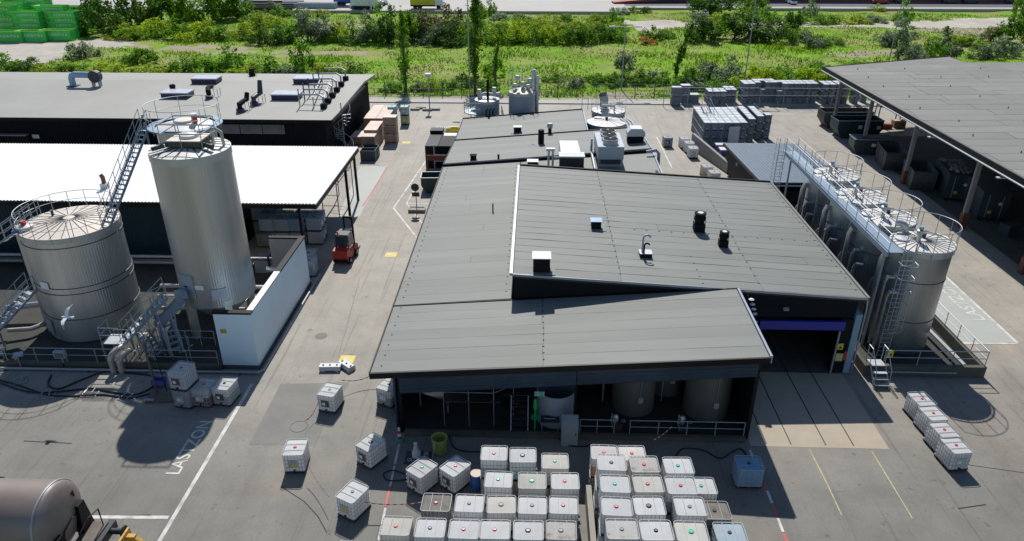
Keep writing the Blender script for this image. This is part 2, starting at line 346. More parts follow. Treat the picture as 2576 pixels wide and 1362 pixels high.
DIRT = [[at(*p)[:2] for p in q] for q in (
    [(2300, 70), (2620, 70), (2620, 92), (2450, 96), (2330, 86)], [(2080, 132), (2280, 128), (2300, 142), (2100, 146)],
    [(800, 55), (905, 52), (910, 66), (820, 70)], [(930, 238), (1000, 236), (1700, 236), (1700, 246), (930, 246)], [(2280, 118), (2420, 122), (2400, 134), (2300, 132)])]
fm = MB(); x0, x1, y0, y1, st = -150, 165, 103.2, 232, 1.5
nx = int((x1 - x0) / st); ny = int((y1 - y0) / st)
vs = [(x0 + i * st, y0 + j * st, fh(x0 + i * st, y0 + j * st)) for j in range(ny + 1) for i in range(nx + 1)]
fm.v = vs
for j in range(ny):
    for i in range(nx):
        cx, cy = x0 + (i + .5) * st, y0 + (j + .5) * st
        jx, jy = cx + 3 * noise.noise(Vector((cx * .3, cy * .3, 0))), cy + 2.4 * noise.noise(Vector((cx * .3, cy * .3, 9)))
        k = 1 if any(inpoly(jx, jy, P) for P in (GRAV[0], GRAV[3])) else (2 if any(inpoly(jx, jy, P) for P in GRAV[1:3]) and noise.noise(Vector((cx * .25, cy * .4, 4))) > -.15 else 2 if any(inpoly(jx, jy, P) for P in DIRT) else 0)
        a = j * (nx + 1) + i; fm.f.append((a, a + 1, a + nx + 2, a + nx + 1)); fm.mi.append(k)
setting(fm.build('field', ['grass', 'gravel', 'dirt'], None, True))
# painted markings, each a thin sheet on the yard
def line(name, pts, wd, mat, z=.005):
    m = MB(); pts = [Vector((p[0], p[1], 0)) for p in pts]
    for a, b in zip(pts, pts[1:]):
        d = (b - a).normalized(); n = Vector((-d.y, d.x, 0)) * wd / 2
        m.quad(*[(v.x, v.y, z) for v in (a - n, b - n, b + n, a + n)])
    return setting(m.build(name, mat))
def linepx(name, px, wd, mat, z=.005): return line(name, [at(*p) for p in px], wd, mat, z)
linepx('painted_line', [(634, 966), (396, 1370)], .19, 'paint_white')
linepx('painted_line', [(190, 1301), (424, 1302)], .19, 'paint_white', .008)
linepx('painted_line', [(2036, 1131), (2080, 1216), (2117, 1296)], .055, 'paint_yellow')
linepx('painted_line', [(2193, 1136), (2248, 1226), (2295, 1304)], .055, 'paint_yellow')
sheet('painted_zone', [at(*p)[:2] for p in ((2300, 690), (2385, 702), (2556, 862), (2340, 862))], .005, 'paint_pale')
linepx('painted_line', [(2320, 640), (2386, 703), (2560, 864)], .2, 'paint_white', .01); linepx('painted_line', [(2396, 864), (2558, 865)], .2, 'paint_white', .014)
linepx('painted_line', [(1098, 366), (990, 524)], .16, 'paint_white'); linepx('painted_line', [(990, 524), (1050, 600)], .16, 'paint_white', .008)
linepx('painted_line', [(1045, 472), (1023, 512), (1062, 562)], .13, 'paint_white'); linepx('painted_line', [(1025, 512), (1080, 514)], .13, 'paint_white', .008); linepx('painted_line', [(1054, 469), (1085, 470)], .13, 'paint_white')
linepx('painted_line', [(893, 420), (976, 420)], .14, 'paint_white', .008); linepx('painted_line', [(976, 420), (912, 520)], .13, 'paint_red')
linepx('painted_line', [(1652, 345), (1690, 422)], .14, 'paint_white'); linepx('painted_line', [(1826, 405), (1880, 440)], .14, 'paint_white')
sheet('asphalt_patch', [at(*p)[:2] for p in ((706, 967), (880, 962), (790, 1118), (625, 1120))], .004, 'asphalt_patch')
sheet('asphalt_patch', [at(*p)[:2] for p in ((905, 420), (970, 421), (905, 545), (850, 545))], .004, 'paint_pale')
def dashes(px, n, wd, mats, z=.006):
    P = [at(*p) for p in px]
    for i in range(n):
        t0, t1 = i / n, (i + .93) / n
        def lp(t):
            t *= len(P) - 1; k = min(int(t), len(P) - 2); return P[k].lerp(P[k + 1], t - k)
        line('painted_dash', [lp(t0), lp(t1)], wd, mats[i % len(mats)], z)
dashes([(1004, 1118), (984, 1212), (966, 1296), (952, 1362)], 5, .11, ['paint_white', 'paint_white', 'paint_red'])
dashes([(1886, 1132), (1930, 1235), (1986, 1380)], 8, .12, ['paint_white', 'paint_red'])
for px, py in ((873, 904), (984, 641), (1022, 359), (808, 846)):
    p = at(px, py); yl = px != 808
    o = sheet('painted_square' if yl else 'manhole_mark', rect(p.x - .45, p.y - .4, p.x + .45, p.y + .4) if yl else [(p.x + .4 * math.cos(a * .4), p.y + .4 * math.sin(a * .4)) for a in range(16)], .005, 'mark_yellow' if yl else 'asphalt_patch')
    if yl: MB().quad((p.x - .2, p.y - .18, .009), (p.x + .2, p.y - .18, .009), (p.x + .2, p.y + .18, .009), (p.x - .2, p.y + .18, .009)).build('painted_centre', 'paint_white', o)
p = at(752, 1074); mh = setting(MB().lathe([(.46, 0), (.46, .006)], 24, (p.x, p.y, 0)).build('manhole_cover', 'asphalt_patch')); MB().tube(arc(p.x, p.y, .006, .45, 0, 6.283, 24), .012, 4).build('manhole_rim', 'concrete_dark', mh)
for i, px in enumerate(([(2380, 1160), (2450, 1172), (2576, 1190)], [(2090, 1238), (2128, 1236)], [(2410, 1280), (2480, 1270)], [(640, 1118), (706, 1119)], [(300, 1298), (380, 1296)], [(1830, 985), (1850, 1012), (1862, 1040)], [(706, 1224), (765, 1262), (800, 1300), (822, 1340)], [(1990, 1255), (2010, 1280)], [(60, 1110), (180, 1116)], [(905, 700), (870, 830), (850, 900)])):
    linepx('sealed_crack', px, .045 + .01 * (i % 3), 'asphalt_patch' if i % 2 else 'bitumen', .0055)
a = at(446, 1196); setting(text_obj('painted_lettering', 'LASTZON', .95, (a.x + .05, a.y, .012), (0, 0, R(90)), 'paint_white', sx=.98))
a = at(2484, 806); setting(text_obj('painted_lettering', 'LASTZON', 1.25, (a.x - .1, a.y - .1, .012), (0, 0, R(90)), 'paint_white', sx=.98))
# ================================================================ main factory building
fac = thing('factory_building', 'low black-clad factory with several stepped grey felt roofs and open front bay', 'building', (2, 36, 0))
RF = {  # x0, x1, y0, y1, z at front-left, front-right, back-left, back-right
    'front': (-7.93, 11.4, 29.45, 36.02, 3.96, 5.28, 4.0, 5.46),
    'left': (-7.93, -1.16, 36.1, 60.6, 4.02, 4.58, 4.12, 4.66),
    'link': (-1.16, 10.15, 55.25, 60.6, 4.6, 5.5, 4.66, 5.6),
    'main': (-1.1, 18.7, 36.1, 55.05, 6.16, 4.96, 6.16, 4.96),
    'second': (-7.93, 10.1, 60.85, 70.2, 4.25, 5.82, 3.62, 5.12),
    'third': (-7.93, 5.25, 70.45, 79.5, 3.45, 4.6, 3.36, 4.5)}
def rz_(k, x, y):
    x0, x1, y0, y1, a, b, c, d = RF[k]; u = (x - x0) / (x1 - x0); v = (y - y0) / (y1 - y0)
    return (a * (1 - u) + b * u) * (1 - v) + (c * (1 - u) + d * u) * v
def on_roof(k, px, py):
    z = 5.
    for _ in range(12):
        p = at(px, py, z); z = rz_(k, p.x, p.y)
    return Vector((p.x, p.y, z + .02))
def roof(k, name, parent, fn, wd, splits=(), gap=.025, mat='roof_felt', th=.24, strips=True, along='x'):
    x0, x1, y0, y1 = RF[k][:4]
    m = MB(); n = 12
    for i in range(n):
        a, b = x0 + (x1 - x0) * i / n, x0 + (x1 - x0) * (i + 1) / n
        m.add([(a, y0, fn(a, y0)), (b, y0, fn(b, y0)), (b, y1, fn(b, y1)), (a, y1, fn(a, y1)), (a, y0, fn(a, y0) - th), (b, y0, fn(b, y0) - th), (b, y1, fn(b, y1) - th), (a, y1, fn(a, y1) - th)],
              [(0, 1, 2, 3), (7, 6, 5, 4), (0, 4, 5, 1), (2, 6, 7, 3)] + ([(3, 7, 4, 0)] if i == 0 else []) + ([(1, 5, 6, 2)] if i == n - 1 else []))
    ro = m.build(name, 'bitumen', parent)
    if not strips: return ro
    y = y0 + .02; r = random.Random(k)
    while y < y1 - .05:
        ye = min(y + wd * r.uniform(.93, 1.07), y1 - .02); xs = [x0 + .03] + [s + r.uniform(-.05, .05) for s in splits] + [x1 - .03]
        if r.random() < .12: xs.append(r.uniform(x0 + 2, x1 - 2)); xs.sort()
        for a, b in zip(xs, xs[1:]):
            if b - a < .6: continue
            q = MB(); n = max(3, int((b - a) / 1.4)); T = []
            h = .014 + r.uniform(0, .006)
            for i in range(n + 1):
                x = a + .008 + (b - a - .016) * i / n
                ya, yb = y + max(0, r.gauss(gap, gap * .55)) , ye - max(0, r.gauss(0, gap * .2))
                T += [(x, ya, fn(x, ya) + h), (x, yb, fn(x, yb) + h), (x, ya, fn(x, ya) - .004), (x, yb, fn(x, yb) - .004)]
            fs = []
            for i in range(n):
                o = i * 4; fs += [(o, o + 4, o + 5, o + 1), (o + 2, o + 6, o + 4, o), (o + 1, o + 5, o + 7, o + 3)]
            q.add(T, fs).build('roof_strip', mat, ro)
        y = ye
    return ro
def edge(k, side, parent, h=.13, wd=.14, drop=.28, mat='black_trim', name='fascia', out=.0):
    x0, x1, y0, y1 = RF[k][:4]
    if side in 'fb':
        y = (y0 - out - wd, y0 - .004) if side == 'f' else (y1 + .004, y1 + wd); ye = y0 if side == 'f' else y1
        V = [(x, yy, rz_(k, x, ye) + dz) for x in (x0 - .02, x1 + .02) for yy in y for dz in (-drop, h)]
    else:
        x = (x0 - wd, x0 - .004) if side == 'l' else (x1 + .004, x1 + wd); xe = x0 if side == 'l' else x1
        V = [(xx, yy, rz_(k, xe, yy) + dz) for yy in (y0, y1) for xx in x for dz in (-drop, h)]
    return MB().add(V, [(0, 1, 3, 2), (4, 6, 7, 5), (0, 4, 5, 1), (2, 3, 7, 6), (1, 5, 7, 3), (0, 2, 6, 4)]).build(name, mat, parent)
roofs = {}
for k, nm, wd, sp_, gp in (('front', 'front_roof', .94, (0.6,), .012), ('left', 'left_roof', 1.0, (), .006), ('link', 'link_roof', 1.1, (), .004), ('main', 'main_roof', .98, (5.0, 12.9), .03),
                           ('second', 'second_roof', 1.05, (2.2,), .004), ('third', 'third_roof', 1.1, (), .004)):
    roofs[k] = roof(k, nm, fac, (lambda kk: lambda x, y: rz_(kk, x, y))(k), wd, sp_, gp)
edge('front', 'f', fac, .03, .1, .3); edge('front', 'l', fac, .05, .06, .22); edge('front', 'b', fac, .06, .05, .3)
edge('front', 'r', fac, .07, .12, .34, 'flashing', 'flashing')
edge('left', 'l', fac, .05, .06, .22); edge('left', 'b', fac, .1, .08, .25)
edge('main', 'b', fac, .12, .16, .3); edge('main', 'f', fac, .035, .06, .1, 'flashing', 'flashing'); edge('main', 'l', fac, .06, .16, .1, 'flashing', 'flashing'); edge('main', 'r', fac, .05, .16, .3, 'roof_felt', 'eaves_strip')
edge('second', 'f', fac, .12, .15, .3); edge('second', 'b', fac, .12, .14, .4); edge('second', 'r', fac, .05, .12, .3, 'flashing', 'flashing'); edge('second', 'l', fac, .05, .06, .22)
edge('third', 'b', fac, .12, .14, .3); edge('third', 'r', fac, .05, .1, .3, 'flashing', 'flashing'); edge('third', 'l', fac, .05, .06, .22); edge('link', 'r', fac, .06, .12, .3, 'flashing', 'flashing')
MB().tube([(-7.9, 60.7, 4.32), (10.2, 60.7, 5.86)], .03, 6).build('gutter_pipe', 'flashing', fac)
# rows of fixings on the felt
fx = MB()
def fix(k, xa, ya, xb, yb, n):
    for i in range(n):
        x = xa + (xb - xa) * i / max(1, n - 1); y = ya + (yb - ya) * i / max(1, n - 1); z = rz_(k, x, y) + .03
        fx.obox((x, y, z), (.065, .065, .025), .4)
fix('left', -7.5, 37, -7.5, 60, 30); fix('front', -7.45, 30, -7.45, 35.8, 7); fix('front', .62, 30, .62, 35.8, 11); fix('main', 5.0, 37, 5.0, 54.5, 24); fix('main', 6.6, 43.6, 17.8, 43.6, 15)
fix('main', 12.9, 37, 12.9, 54.5, 20); fix('main', 18.4, 37, 18.4, 54.5, 24); fix('left', -1.5, 37, -1.5, 60, 26); fix('main', 9.6, 36.5, 9.6, 40, 5)
stuff(fx.build('roof_fixings', 'bitumen', fac))
# walls
def wall(name, x0, y0, z0, x1, y1, z1, mat='black_clad', parent=None): return MB().box(x0, y0, z0, x1, y1, z1).build(name, mat, parent or fac)
def corrugated(name, p0, p1, z0, z1, mat, parent, pitch=.25, depth=.05, horiz=False, zf=None):
    p0, p1 = Vector((p0[0], p0[1], 0)), Vector((p1[0], p1[1], 0)); d = p1 - p0; L_ = d.length; t = d / L_; nrm = Vector((t.y, -t.x, 0)); m = MB()
    if not horiz:
        n = int(L_ / pitch) * 4; vs = []
        for i in range(n + 1):
            q = p0 + d * (i / n) + nrm * (depth if i % 4 in (1, 2) else 0); zt = zf(i / n) if zf else z1
            vs += [(q.x, q.y, z0), (q.x, q.y, zt)]
        m.add(vs, [(2 * i, 2 * i + 2, 2 * i + 3, 2 * i + 1) for i in range(n)])
    else:
        n = int((z1 - z0) / pitch) * 4; vs = []
        for i in range(n + 1):
            u = i / n; o = nrm * (depth if i % 4 in (1, 2) else 0)
            for s_, q in ((0, p0 + o), (1, p1 + o)):
                a, b = (zf(s_) if zf else (z0, z1)); vs.append((q.x, q.y, a + (b - a) * u))
        m.add(vs, [(2 * i, 2 * i + 1, 2 * i + 3, 2 * i + 2) for i in range(n)])
    return m.build(name, mat, parent)
wall('side_wall', -7.6, 36.2, 0, -7.4, 79.3, 3.1); wall('back_wall', -7.4, 79.1, 0, 5.1, 79.3, 3.1)
def topped(name, x0, x1, y0, y1, k, lo=0., off=.25, mat='black_clad'):
    V = [(x, y, z) for x in (x0, x1) for y in (y0, y1) for z in (lo, None)]
    V = [(x, y, (rz_(k, min(max(x, RF[k][0]), RF[k][1]), min(max(y, RF[k][2]), RF[k][3])) - off) if z is None else z) for x, y, z in V]
    return MB().add(V, [(0, 1, 3, 2), (4, 6, 7, 5), (0, 4, 5, 1), (2, 3, 7, 6), (1, 5, 7, 3), (0, 2, 6, 4)]).build(name, mat, fac)
topped('side_wall', 9.75, 9.95, 55.3, 70.1, 'second'); topped('back_wall', -7.4, 9.7, 69.9, 70.1, 'second'); topped('side_wall', 4.9, 5.1, 70.3, 79.0, 'third')
topped('gable_wall', -1.0, 18.4, 54.7, 54.9, 'main'); topped('side_wall', 18.2, 18.4, 36.5, 54.6, 'main'); topped('gable_wall', -1.0, -.86, 36.3, 54.6, 'main', 3.5)
topped('gable_wall', -1.02, 11.5, 36.2, 36.34, 'main', 2.5, .08); topped('door_head_wall', 11.55, 18.2, 36.2, 36.34, 'main', 3.6, .08)
corrugated('front_cladding', (11.5, 36.19), (18.3, 36.19), 3.62, 4.85, 'black_clad', fac, .22, .04, True)
wall('door_pier', 17.55, 36.05, .02, 18.25, 36.5, 3.6); wall('door_pier', 11.25, 36.05, .02, 11.6, 36.5, 3.6)
wall('inner_wall', 11.1, 36.6, 0, 11.25, 54.6, 4.4); wall('inner_wall', 11.3, 47.0, 0, 18.1, 47.2, 4.2, 'black_clad')
MB().box(12.95, 35.86, 2.98, 17.75, 36.04, 3.52).build('door_header', 'door_purple', fac)
MB().box(18.26, 35.93, .05, 18.62, 36.6, 3.98).build('corner_panel', 'door_blue', fac)
MB().box(17.46, 35.8, .02, 17.54, 35.92, 2.95).build('door_guide', 'galv', fac); MB().tube([(18.72, 35.9, .05), (18.72, 35.95, 4.4), (18.75, 36.1, 4.8)], .05, 8).build('downpipe', 'flashing', fac, True)
s1 = MB().box(17.6, 35.86, 1.7, 17.9, 35.9, 2.1).build('warning_sign', 'sticker_yellow', fac); MB().prism([(17.64, 1.78), (17.86, 1.78), (17.75, 1.98)], 35.85, 35.855, 'y').build('warning_triangle', 'cap_black', s1)
MB().box(17.58, 35.82, .95, 18.0, 35.9, 1.45).build('notice_board', 'paint_yellow', fac); MB().box(18.05, 35.84, 1.0, 18.22, 35.9, 1.6).build('notice_strip', 'red_sign', fac)
mast = MB().tube([(11.95, 35.7, 3.2), (11.95, 35.7, 5.25)], .035, 6).build('lamp_mast', 'black_trim', fac)
for i in range(5):
    z = 5.05 - i * .3 - (.22 if i == 4 else 0); x = 12.15 + .1 * i
    MB().lathe([(.06, .05), (.15, .0), (.15, -.02)], 14, (x, 35.62, z)).build('round_lamp', 'lamp_white', mast)
    MB().tube([(x, 35.64, z + .03), (11.97, 35.7, z + .05)], .015, 4).build('bracket', 'black_trim', mast)
MB().obox((14.3, 36.0, 4.25), (.3, .2, .1), 0, .3).build('floodlight', 'galv_light', fac)
# hall floor coloured darker to paint indoor shade, concrete apron with rail channels
apr = setting(MB().quad((11.22, 29.32, .006), (18.15, 29.3, .006), (18.2, 35.95, .006), (11.3, 35.95, .006)).build('concrete_apron', 'apron')); setting(sheet('hall_floor_shade', rect(11.3, 35.95, 18.15, 47), .007, 'concrete_dark'))
for x in (12.05, 13.3, 15.05, 16.45): MB().box(x - .03, 29.5, .008, x + .03, 46.8, .014).build('rail_channel', 'groove', apr)
pl = thing('parked_trailer', 'dark trailer end with white number plate and lettering inside the hall doorway', 'trailer', (14.9, 41.6, 0))
tb = MB().box(13.4, 41.5, .5, 16.6, 44.5, 1.9).build('body', 'steel_dark', pl)
MB().box(13.85, 41.47, .88, 14.25, 41.5, 1.1).build('number_plate', 'sticker', pl); text_obj('lettering', '10', .24, (13.9, 41.46, .9), (R(90), 0, 0), 'cap_black', pl); text_obj('lettering', 'Grov', .5, (14.35, 41.47, .86), (R(90), 0, 0), 'sticker', pl, sx=1.25)
for x in (13.7, 16.3): MB().xf(Matrix()).lathe([(.4, -.12), (.4, .12)], 16).xf(Matrix.Translation((x, 42.2, .41)) @ Matrix.Rotation(R(90), 4, 'Y')).build('wheel', 'rubber_tyre', pl)
# ---- open front bay
bandL = lambda u: (2.5 + 1.42 * u, 3.78 + 1.3 * u)
corrugated('cladding_band', (-6.6, 29.78), (2.25, 29.78), 2.5, 3.6, 'navy_clad', fac, .2, .045, True, lambda s: bandL(s * .505)); corrugated('cladding_band', (2.3, 29.78), (11.05, 29.78), 2.5, 3.6, 'navy_clad', fac, .2, .045, True, lambda s: bandL(.508 + s * .49))
def col(x, y, z0, z1, s=.16, mat='black_trim', parent=None): return MB().box(x - s / 2, y - s / 2, z0, x + s / 2, y + s / 2, z1).build('column', mat, parent or fac)
col(-6.62, 29.95, .01, 3.75); col(11.12, 29.95, .01, 5.0, .18); col(2.27, 30.1, .3, 4.35, .12)
wall('side_wall', -7.0, 30.2, 0, -6.9, 35.9, 3.7, 'navy_clad'); wall('side_wall', 11.06, 30.15, 0, 11.2, 36.0, 5.0, 'black_clad'); wall('bay_back_wall', -7.0, 35.92, 0, 11.0, 36.05, 3.7, 'black_clad')
kerb = MB().box(-6.5, 29.55, .008, 11.0, 29.8, .28).build('bay_kerb', 'concrete_dark', fac)
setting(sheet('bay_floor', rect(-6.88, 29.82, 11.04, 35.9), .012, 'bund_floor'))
# things standing in the bay
def simple_tank(name, label, x, y, z0, h, r, mat, n=40, open_top=False, cone=0, legs=0, group=None):
    t = thing(name, label, 'tank', (x, y, 0), group=group); m = MB()
    if open_top: m.lathe([(r, z0), (r, z0 + h), (r - .03, z0 + h), (r - .03, z0 + .1), (.01, z0 + .09)], n, (x, y, 0), top=False)
    elif cone: m.lathe([(.12, z0 - cone), (r, z0), (r, z0 + h), (r * .55, z0 + h + .25), (.05, z0 + h + .35)], n, (x, y, 0))
    else: m.lathe([(r, z0), (r, z0 + h), (.05, z0 + h + .2)], n, (x, y, 0))
    m.build('shell', mat, t, True)
    for i in range(legs):
        a = 2 * math.pi * i / legs + .5; MB().tube([(x + r * .85 * math.cos(a), y + r * .85 * math.sin(a), 0.012), (x + r * .85 * math.cos(a), y + r * .85 * math.sin(a), z0 + .1)], .05, 6).build('leg', 'galv', t)
    return t
ct = simple_tank('cone_tank', 'cream cone-bottomed process tank in the dark open bay', -5.0, 32.6, 1.3, 1.7, 1.35, 'tank_cream', cone=1.1, legs=4)
MB().tube([(-4.4, 31.2, 2.9), (-3.9, 31.3, 2.2), (-4.1, 31.2, 1.2), (-4.6, 30.9, .7)], .03, 6).build('cable', 'rubber', ct)
simple_tank('cone_tank', 'grey conical hopper tank beside the cream tank in the bay', -3.3, 33.3, 1.5, 1.3, .85, 'tank_dark', cone=1.0, legs=3)
simple_tank('open_tank', 'pale open-topped cylindrical tank behind the grey cabinet', 1.35, 31.35, .02, 1.95, 1.03, 'grey_steel', open_top=True)
for i, (x, y, r, h, mt) in enumerate(((5.6, 32.6, 1.15, 3.5, 'tank_dark'), (7.6, 34.3, 1.0, 3.6, 'tank_dark'), (9.5, 32.3, 1.2, 3.7, 'tank_dark'))):
    t = simple_tank('storage_tank', ('brown-grey storage tank in the bay with a switch box', 'dark storage tank standing at the back of the bay', 'grey storage tank in the bay beside the right-hand side wall')[i], x, y, .02, h, r, mt)
    MB().tube([(x + .2, y - r - .03, 3.4), (x + .2, y - r - .03, 1.3)], .025, 6).build('pipe', 'galv', t); MB().box(x + .08, y - r - .1, 1.0, x + .34, y - r + .05, 1.35).build('switch_box', 'galv_light', t)
pf = thing('work_platform', 'grey steel work platform with handrails beside cream tank', 'platform', (-3.4, 31, 0))
MB().box(-4.55, 30.35, 1.6, -1.55, 31.6, 1.66).build('deck', 'steel_dark', pf); MB().box(-1.5, 31.0, 1.6, .2, 32.3, 1.66).build('deck', 'steel_dark', pf)
for z in (2.2, 2.75): MB().tube([(-4.5, 30.4, z), (-1.9, 30.4, z), (-.9, 31.1, z)], .02, 6).build('rail', 'galv', pf); MB().tube([(-.1, 32.2, z), (.2, 32.2, z)], .02, 6).build('rail', 'galv', pf)
for x, y in ((-4.5, 30.4), (-3.2, 30.4), (-1.9, 30.4), (-.9, 31.1), (.2, 32.2)): MB().tube([(x, y, .02), (x, y, 2.75)], .022, 6).build('post', 'galv', pf)
st = thing('steel_stair', 'short dark steel stair up to the bay work platform', 'stairs', (-.6, 30, 0))
for s in (-1.0, -.12): MB().obox((s, 30.35, .85), (.05, 2.05, .16), 0, R(56)).build('stringer', 'galv', st)
me = MB().box(-.42, -.11, -.015, .42, .11, .015).mesh('tread', 'steel_dark')
for i in range(6): inst('tread', me, st, (-.56, 29.85 + i * .19, .28 + i * .25))
ss = thing('safety_shower', 'bright green emergency shower column beside the stair', 'shower', (.25, 30.1, 0))
MB().tube([(.25, 30.1, .02), (.25, 30.1, 2.05)], .045, 8).build('pipe', 'shower_green', ss, True); MB().lathe([(.09, 1.45), (.11, 1.7), (.07, 2.1)], 12, (.25, 30.1, 0)).build('cover', 'shower_green', ss, True); MB().lathe([(.05, .9), (.22, .98), (.22, 1.02)], 14, (.25, 30.05, 0)).build('eye_wash_bowl', 'shower_green', ss, True)
MB().obox((.45, 30.0, 2.5), (.5, .03, .28)).build('sign_panel', 'galv_light', ss); MB().obox((.55, 29.98, 2.5), (.22, .02, .24)).build('sign_symbol', 'cap_green', ss)
cb = thing('switch_cabinet', 'tall light grey steel cabinet with sloping top in front of the bay', 'cabinet', (2.0, 29.3, 0))
MB().prism([(29.02, .02), (29.5, .02), (29.5, 1.62), (29.02, 1.45)], 1.58, 2.42, 'x').build('body', 'grey_steel', cb); MB().box(1.63, 28.99, .1, 2.37, 29.017, 1.4).build('door', 'grey_steel', cb); MB().box(2.28, 28.96, .7, 2.31, 28.989, .84).build('handle', 'black_trim', cb)
tbn = thing('work_table', 'small dark work table with pipe fittings beside the cabinet', 'table', (1.0, 30, 0)); MB().box(.55, 29.85, .8, 1.5, 30.4, .84).build('table_top', 'steel_dark', tbn)
for x in (.6, 1.45):
    for y in (29.88, 30.36): MB().box(x - .02, y - .02, .013, x + .02, y + .02, .8).build('leg', 'galv', tbn)
MB().tube([(.7, 30.1, .88), (1.0, 30.05, .9), (1.3, 30.1, .88)], .025, 6).build('pipe_fitting', 'galv_light', tbn)
guard_rail('galvanised rail along the kerb beside the cabinet', [(2.55, 29.75, .28), (4.3, 29.75, .28)], .85, .9); guard_rail('long galvanised rail along the kerb in front of storage tanks', [(5.1, 29.75, .28), (10.9, 29.75, .28)], .85, 1.5)
for i, x in enumerate((4.5, 7.9)):
    pmz = thing('pump_unit', ('pump with valves and a coiled hose near the cabinet', 'pump with two valve wheels behind the long rail')[i], 'pump', (x, 30.1, 0))
    MB().obox((x, 30.2, .35), (.5, .4, .65)).build('base', 'steel_dark', pmz); MB().xf(Matrix()).lathe([(.1, 0), (.16, .1), (.16, .4), (.08, .5)], 12, (x - .1, 30.15, .68)).build('motor', 'pipe_clad', pmz, True)
    for s in (-.3, .3): MB().tube(arc(x + s, 30.0, .9, .09, 0, 6.283, 10), .018, 5).build('valve_wheel', 'galv_light', pmz)
    MB().tube([(x - .3, 30.1, 1.3), (x - .35, 29.9, .9), (x - .2, 29.95, .4)], .02, 6).build('cable', 'galv', pmz)
bpw = thing('bay_pipework', 'tangle of thin pipes and cable trays along the back of the bay', 'pipes', (2, 34.5, 0)); rq = random.Random(4)
for i in range(26):
    x = rq.uniform(-6.3, 10.6); y = rq.uniform(32.4, 35.4); z = rq.uniform(1.6, 3.2); MB().tube([(x, y, .02), (x, y, z), (x + rq.uniform(-1.6, 1.6), y, z + rq.uniform(-.1, .1)), (x + rq.uniform(-1.6, 1.6), y + .3, z - rq.uniform(0, .8))], rq.uniform(.025, .06), 6).build('pipe', rq.choice(('galv', 'pipe_clad', 'galv_light', 'pipe_beige')), bpw, True)
p = at(1107, 1138); yd = thing('open_drum', 'tall yellow open-topped drum with a pipe standing in it', 'drum', p)
MB().lathe([(.3, 0.01), (.37, .1), (.39, .85), (.41, .9), (.41, .95), (.36, .95), (.35, .2), (.01, .19)], 24, (p.x, p.y, 0), top=False).build('shell', 'drum_yellow', yd, True); MB().tube([(p.x, p.y - .1, .25), (p.x - .15, p.y - .42, 1.0), (p.x - .3, p.y - .7, .1)], .025, 6).build('dip_pipe', 'galv', yd)
p = at(1048, 1155); wp = thing('pump', 'white upright chemical pump on a black tray', 'pump', p)
MB().box(p.x - .55, p.y - .4, .01, p.x + .7, p.y + .45, .1).build('tray', 'pallet', wp); MB().lathe([(.1, .1), (.22, .2), (.22, .45), (.12, .6), (.14, .7), (.07, .85), (.1, 1.0), (.03, 1.05)], 14, (p.x, p.y, 0)).build('body', 'white_metal', wp, True)
for s in (-.3, -.15): MB().tube(arc(p.x + s, p.y - .25, .16, .1, 0, 6.283, 10), .02, 5).build('valve_wheel', 'galv_light', wp)
MB().lathe([(.13, .1), (.13, .4), (.05, .42)], 12, (p.x + .5, p.y, 0)).build('canister', 'cap_grey', wp, True)
p = at(1199, 1228); bd = thing('plastic_drum', 'blue plastic drum with a beige lid by the front containers', 'drum', p)
MB().lathe([(.26, .01), (.29, .06), (.29, .35), (.3, .38), (.29, .41), (.29, .84), (.26, .88)], 20, (p.x, p.y, 0)).build('shell', 'blue_plastic', bd, True); MB().lathe([(.27, .882), (.27, .92)], 20, (p.x, p.y, 0)).build('lid', 'wood_lid', bd)
cone_p = at(1006, 1108); tcn = thing('traffic_cone', 'red and white striped marker post with green base by bay corner', 'cone', cone_p)
for i in range(4): MB().lathe([(.11 - .015 * i, .12 + i * .17), (.095 - .015 * i, .29 + i * .17)], 12, (cone_p.x, cone_p.y, 0)).build('band', 'red_sign' if i % 2 == 0 else 'sticker', tcn)
MB().obox((cone_p.x, cone_p.y, .055), (.34, .34, .1)).build('base', 'cap_green', tcn)
def hose(label, px, r=.035, mat='rubber', z=None):
    P = [at(*q) + Vector((0, 0, r + .004)) for q in px]
    Q = []
    for i in range(len(P) - 1):
        a, b, c, d = P[max(0, i - 1)], P[i], P[i + 1], P[min(len(P) - 1, i + 2)]
        for k in range(6):
            t = k / 6; Q.append(.5 * ((2 * b) + (c - a) * t + (2 * a - 5 * b + 4 * c - d) * t * t + (3 * b - a - 3 * c + d) * t ** 3))
    Q.append(P[-1]); return tag(MB().tube(Q, r, 6).build('hose', mat, None, True), label, 'hose')
hose('black hose looping on the ground in front of the bay railing', [(1700, 1150), (1720, 1130), (1770, 1135), (1810, 1155), (1840, 1140), (1862, 1130), (1878, 1146)])
hose('black hose running along the ground beside the cabinet', [(1405, 1105), (1430, 1122), (1470, 1125), (1500, 1118)], .04)
hose('black hose from the yellow drum along the bay kerb', [(1128, 1090), (1140, 1125), (1170, 1137), (1212, 1138)], .035)
hose('loose black hose loop on the painted line', [(1020, 1195), (990, 1185), (966, 1192), (972, 1208), (1000, 1211), (1030, 1205)], .03)
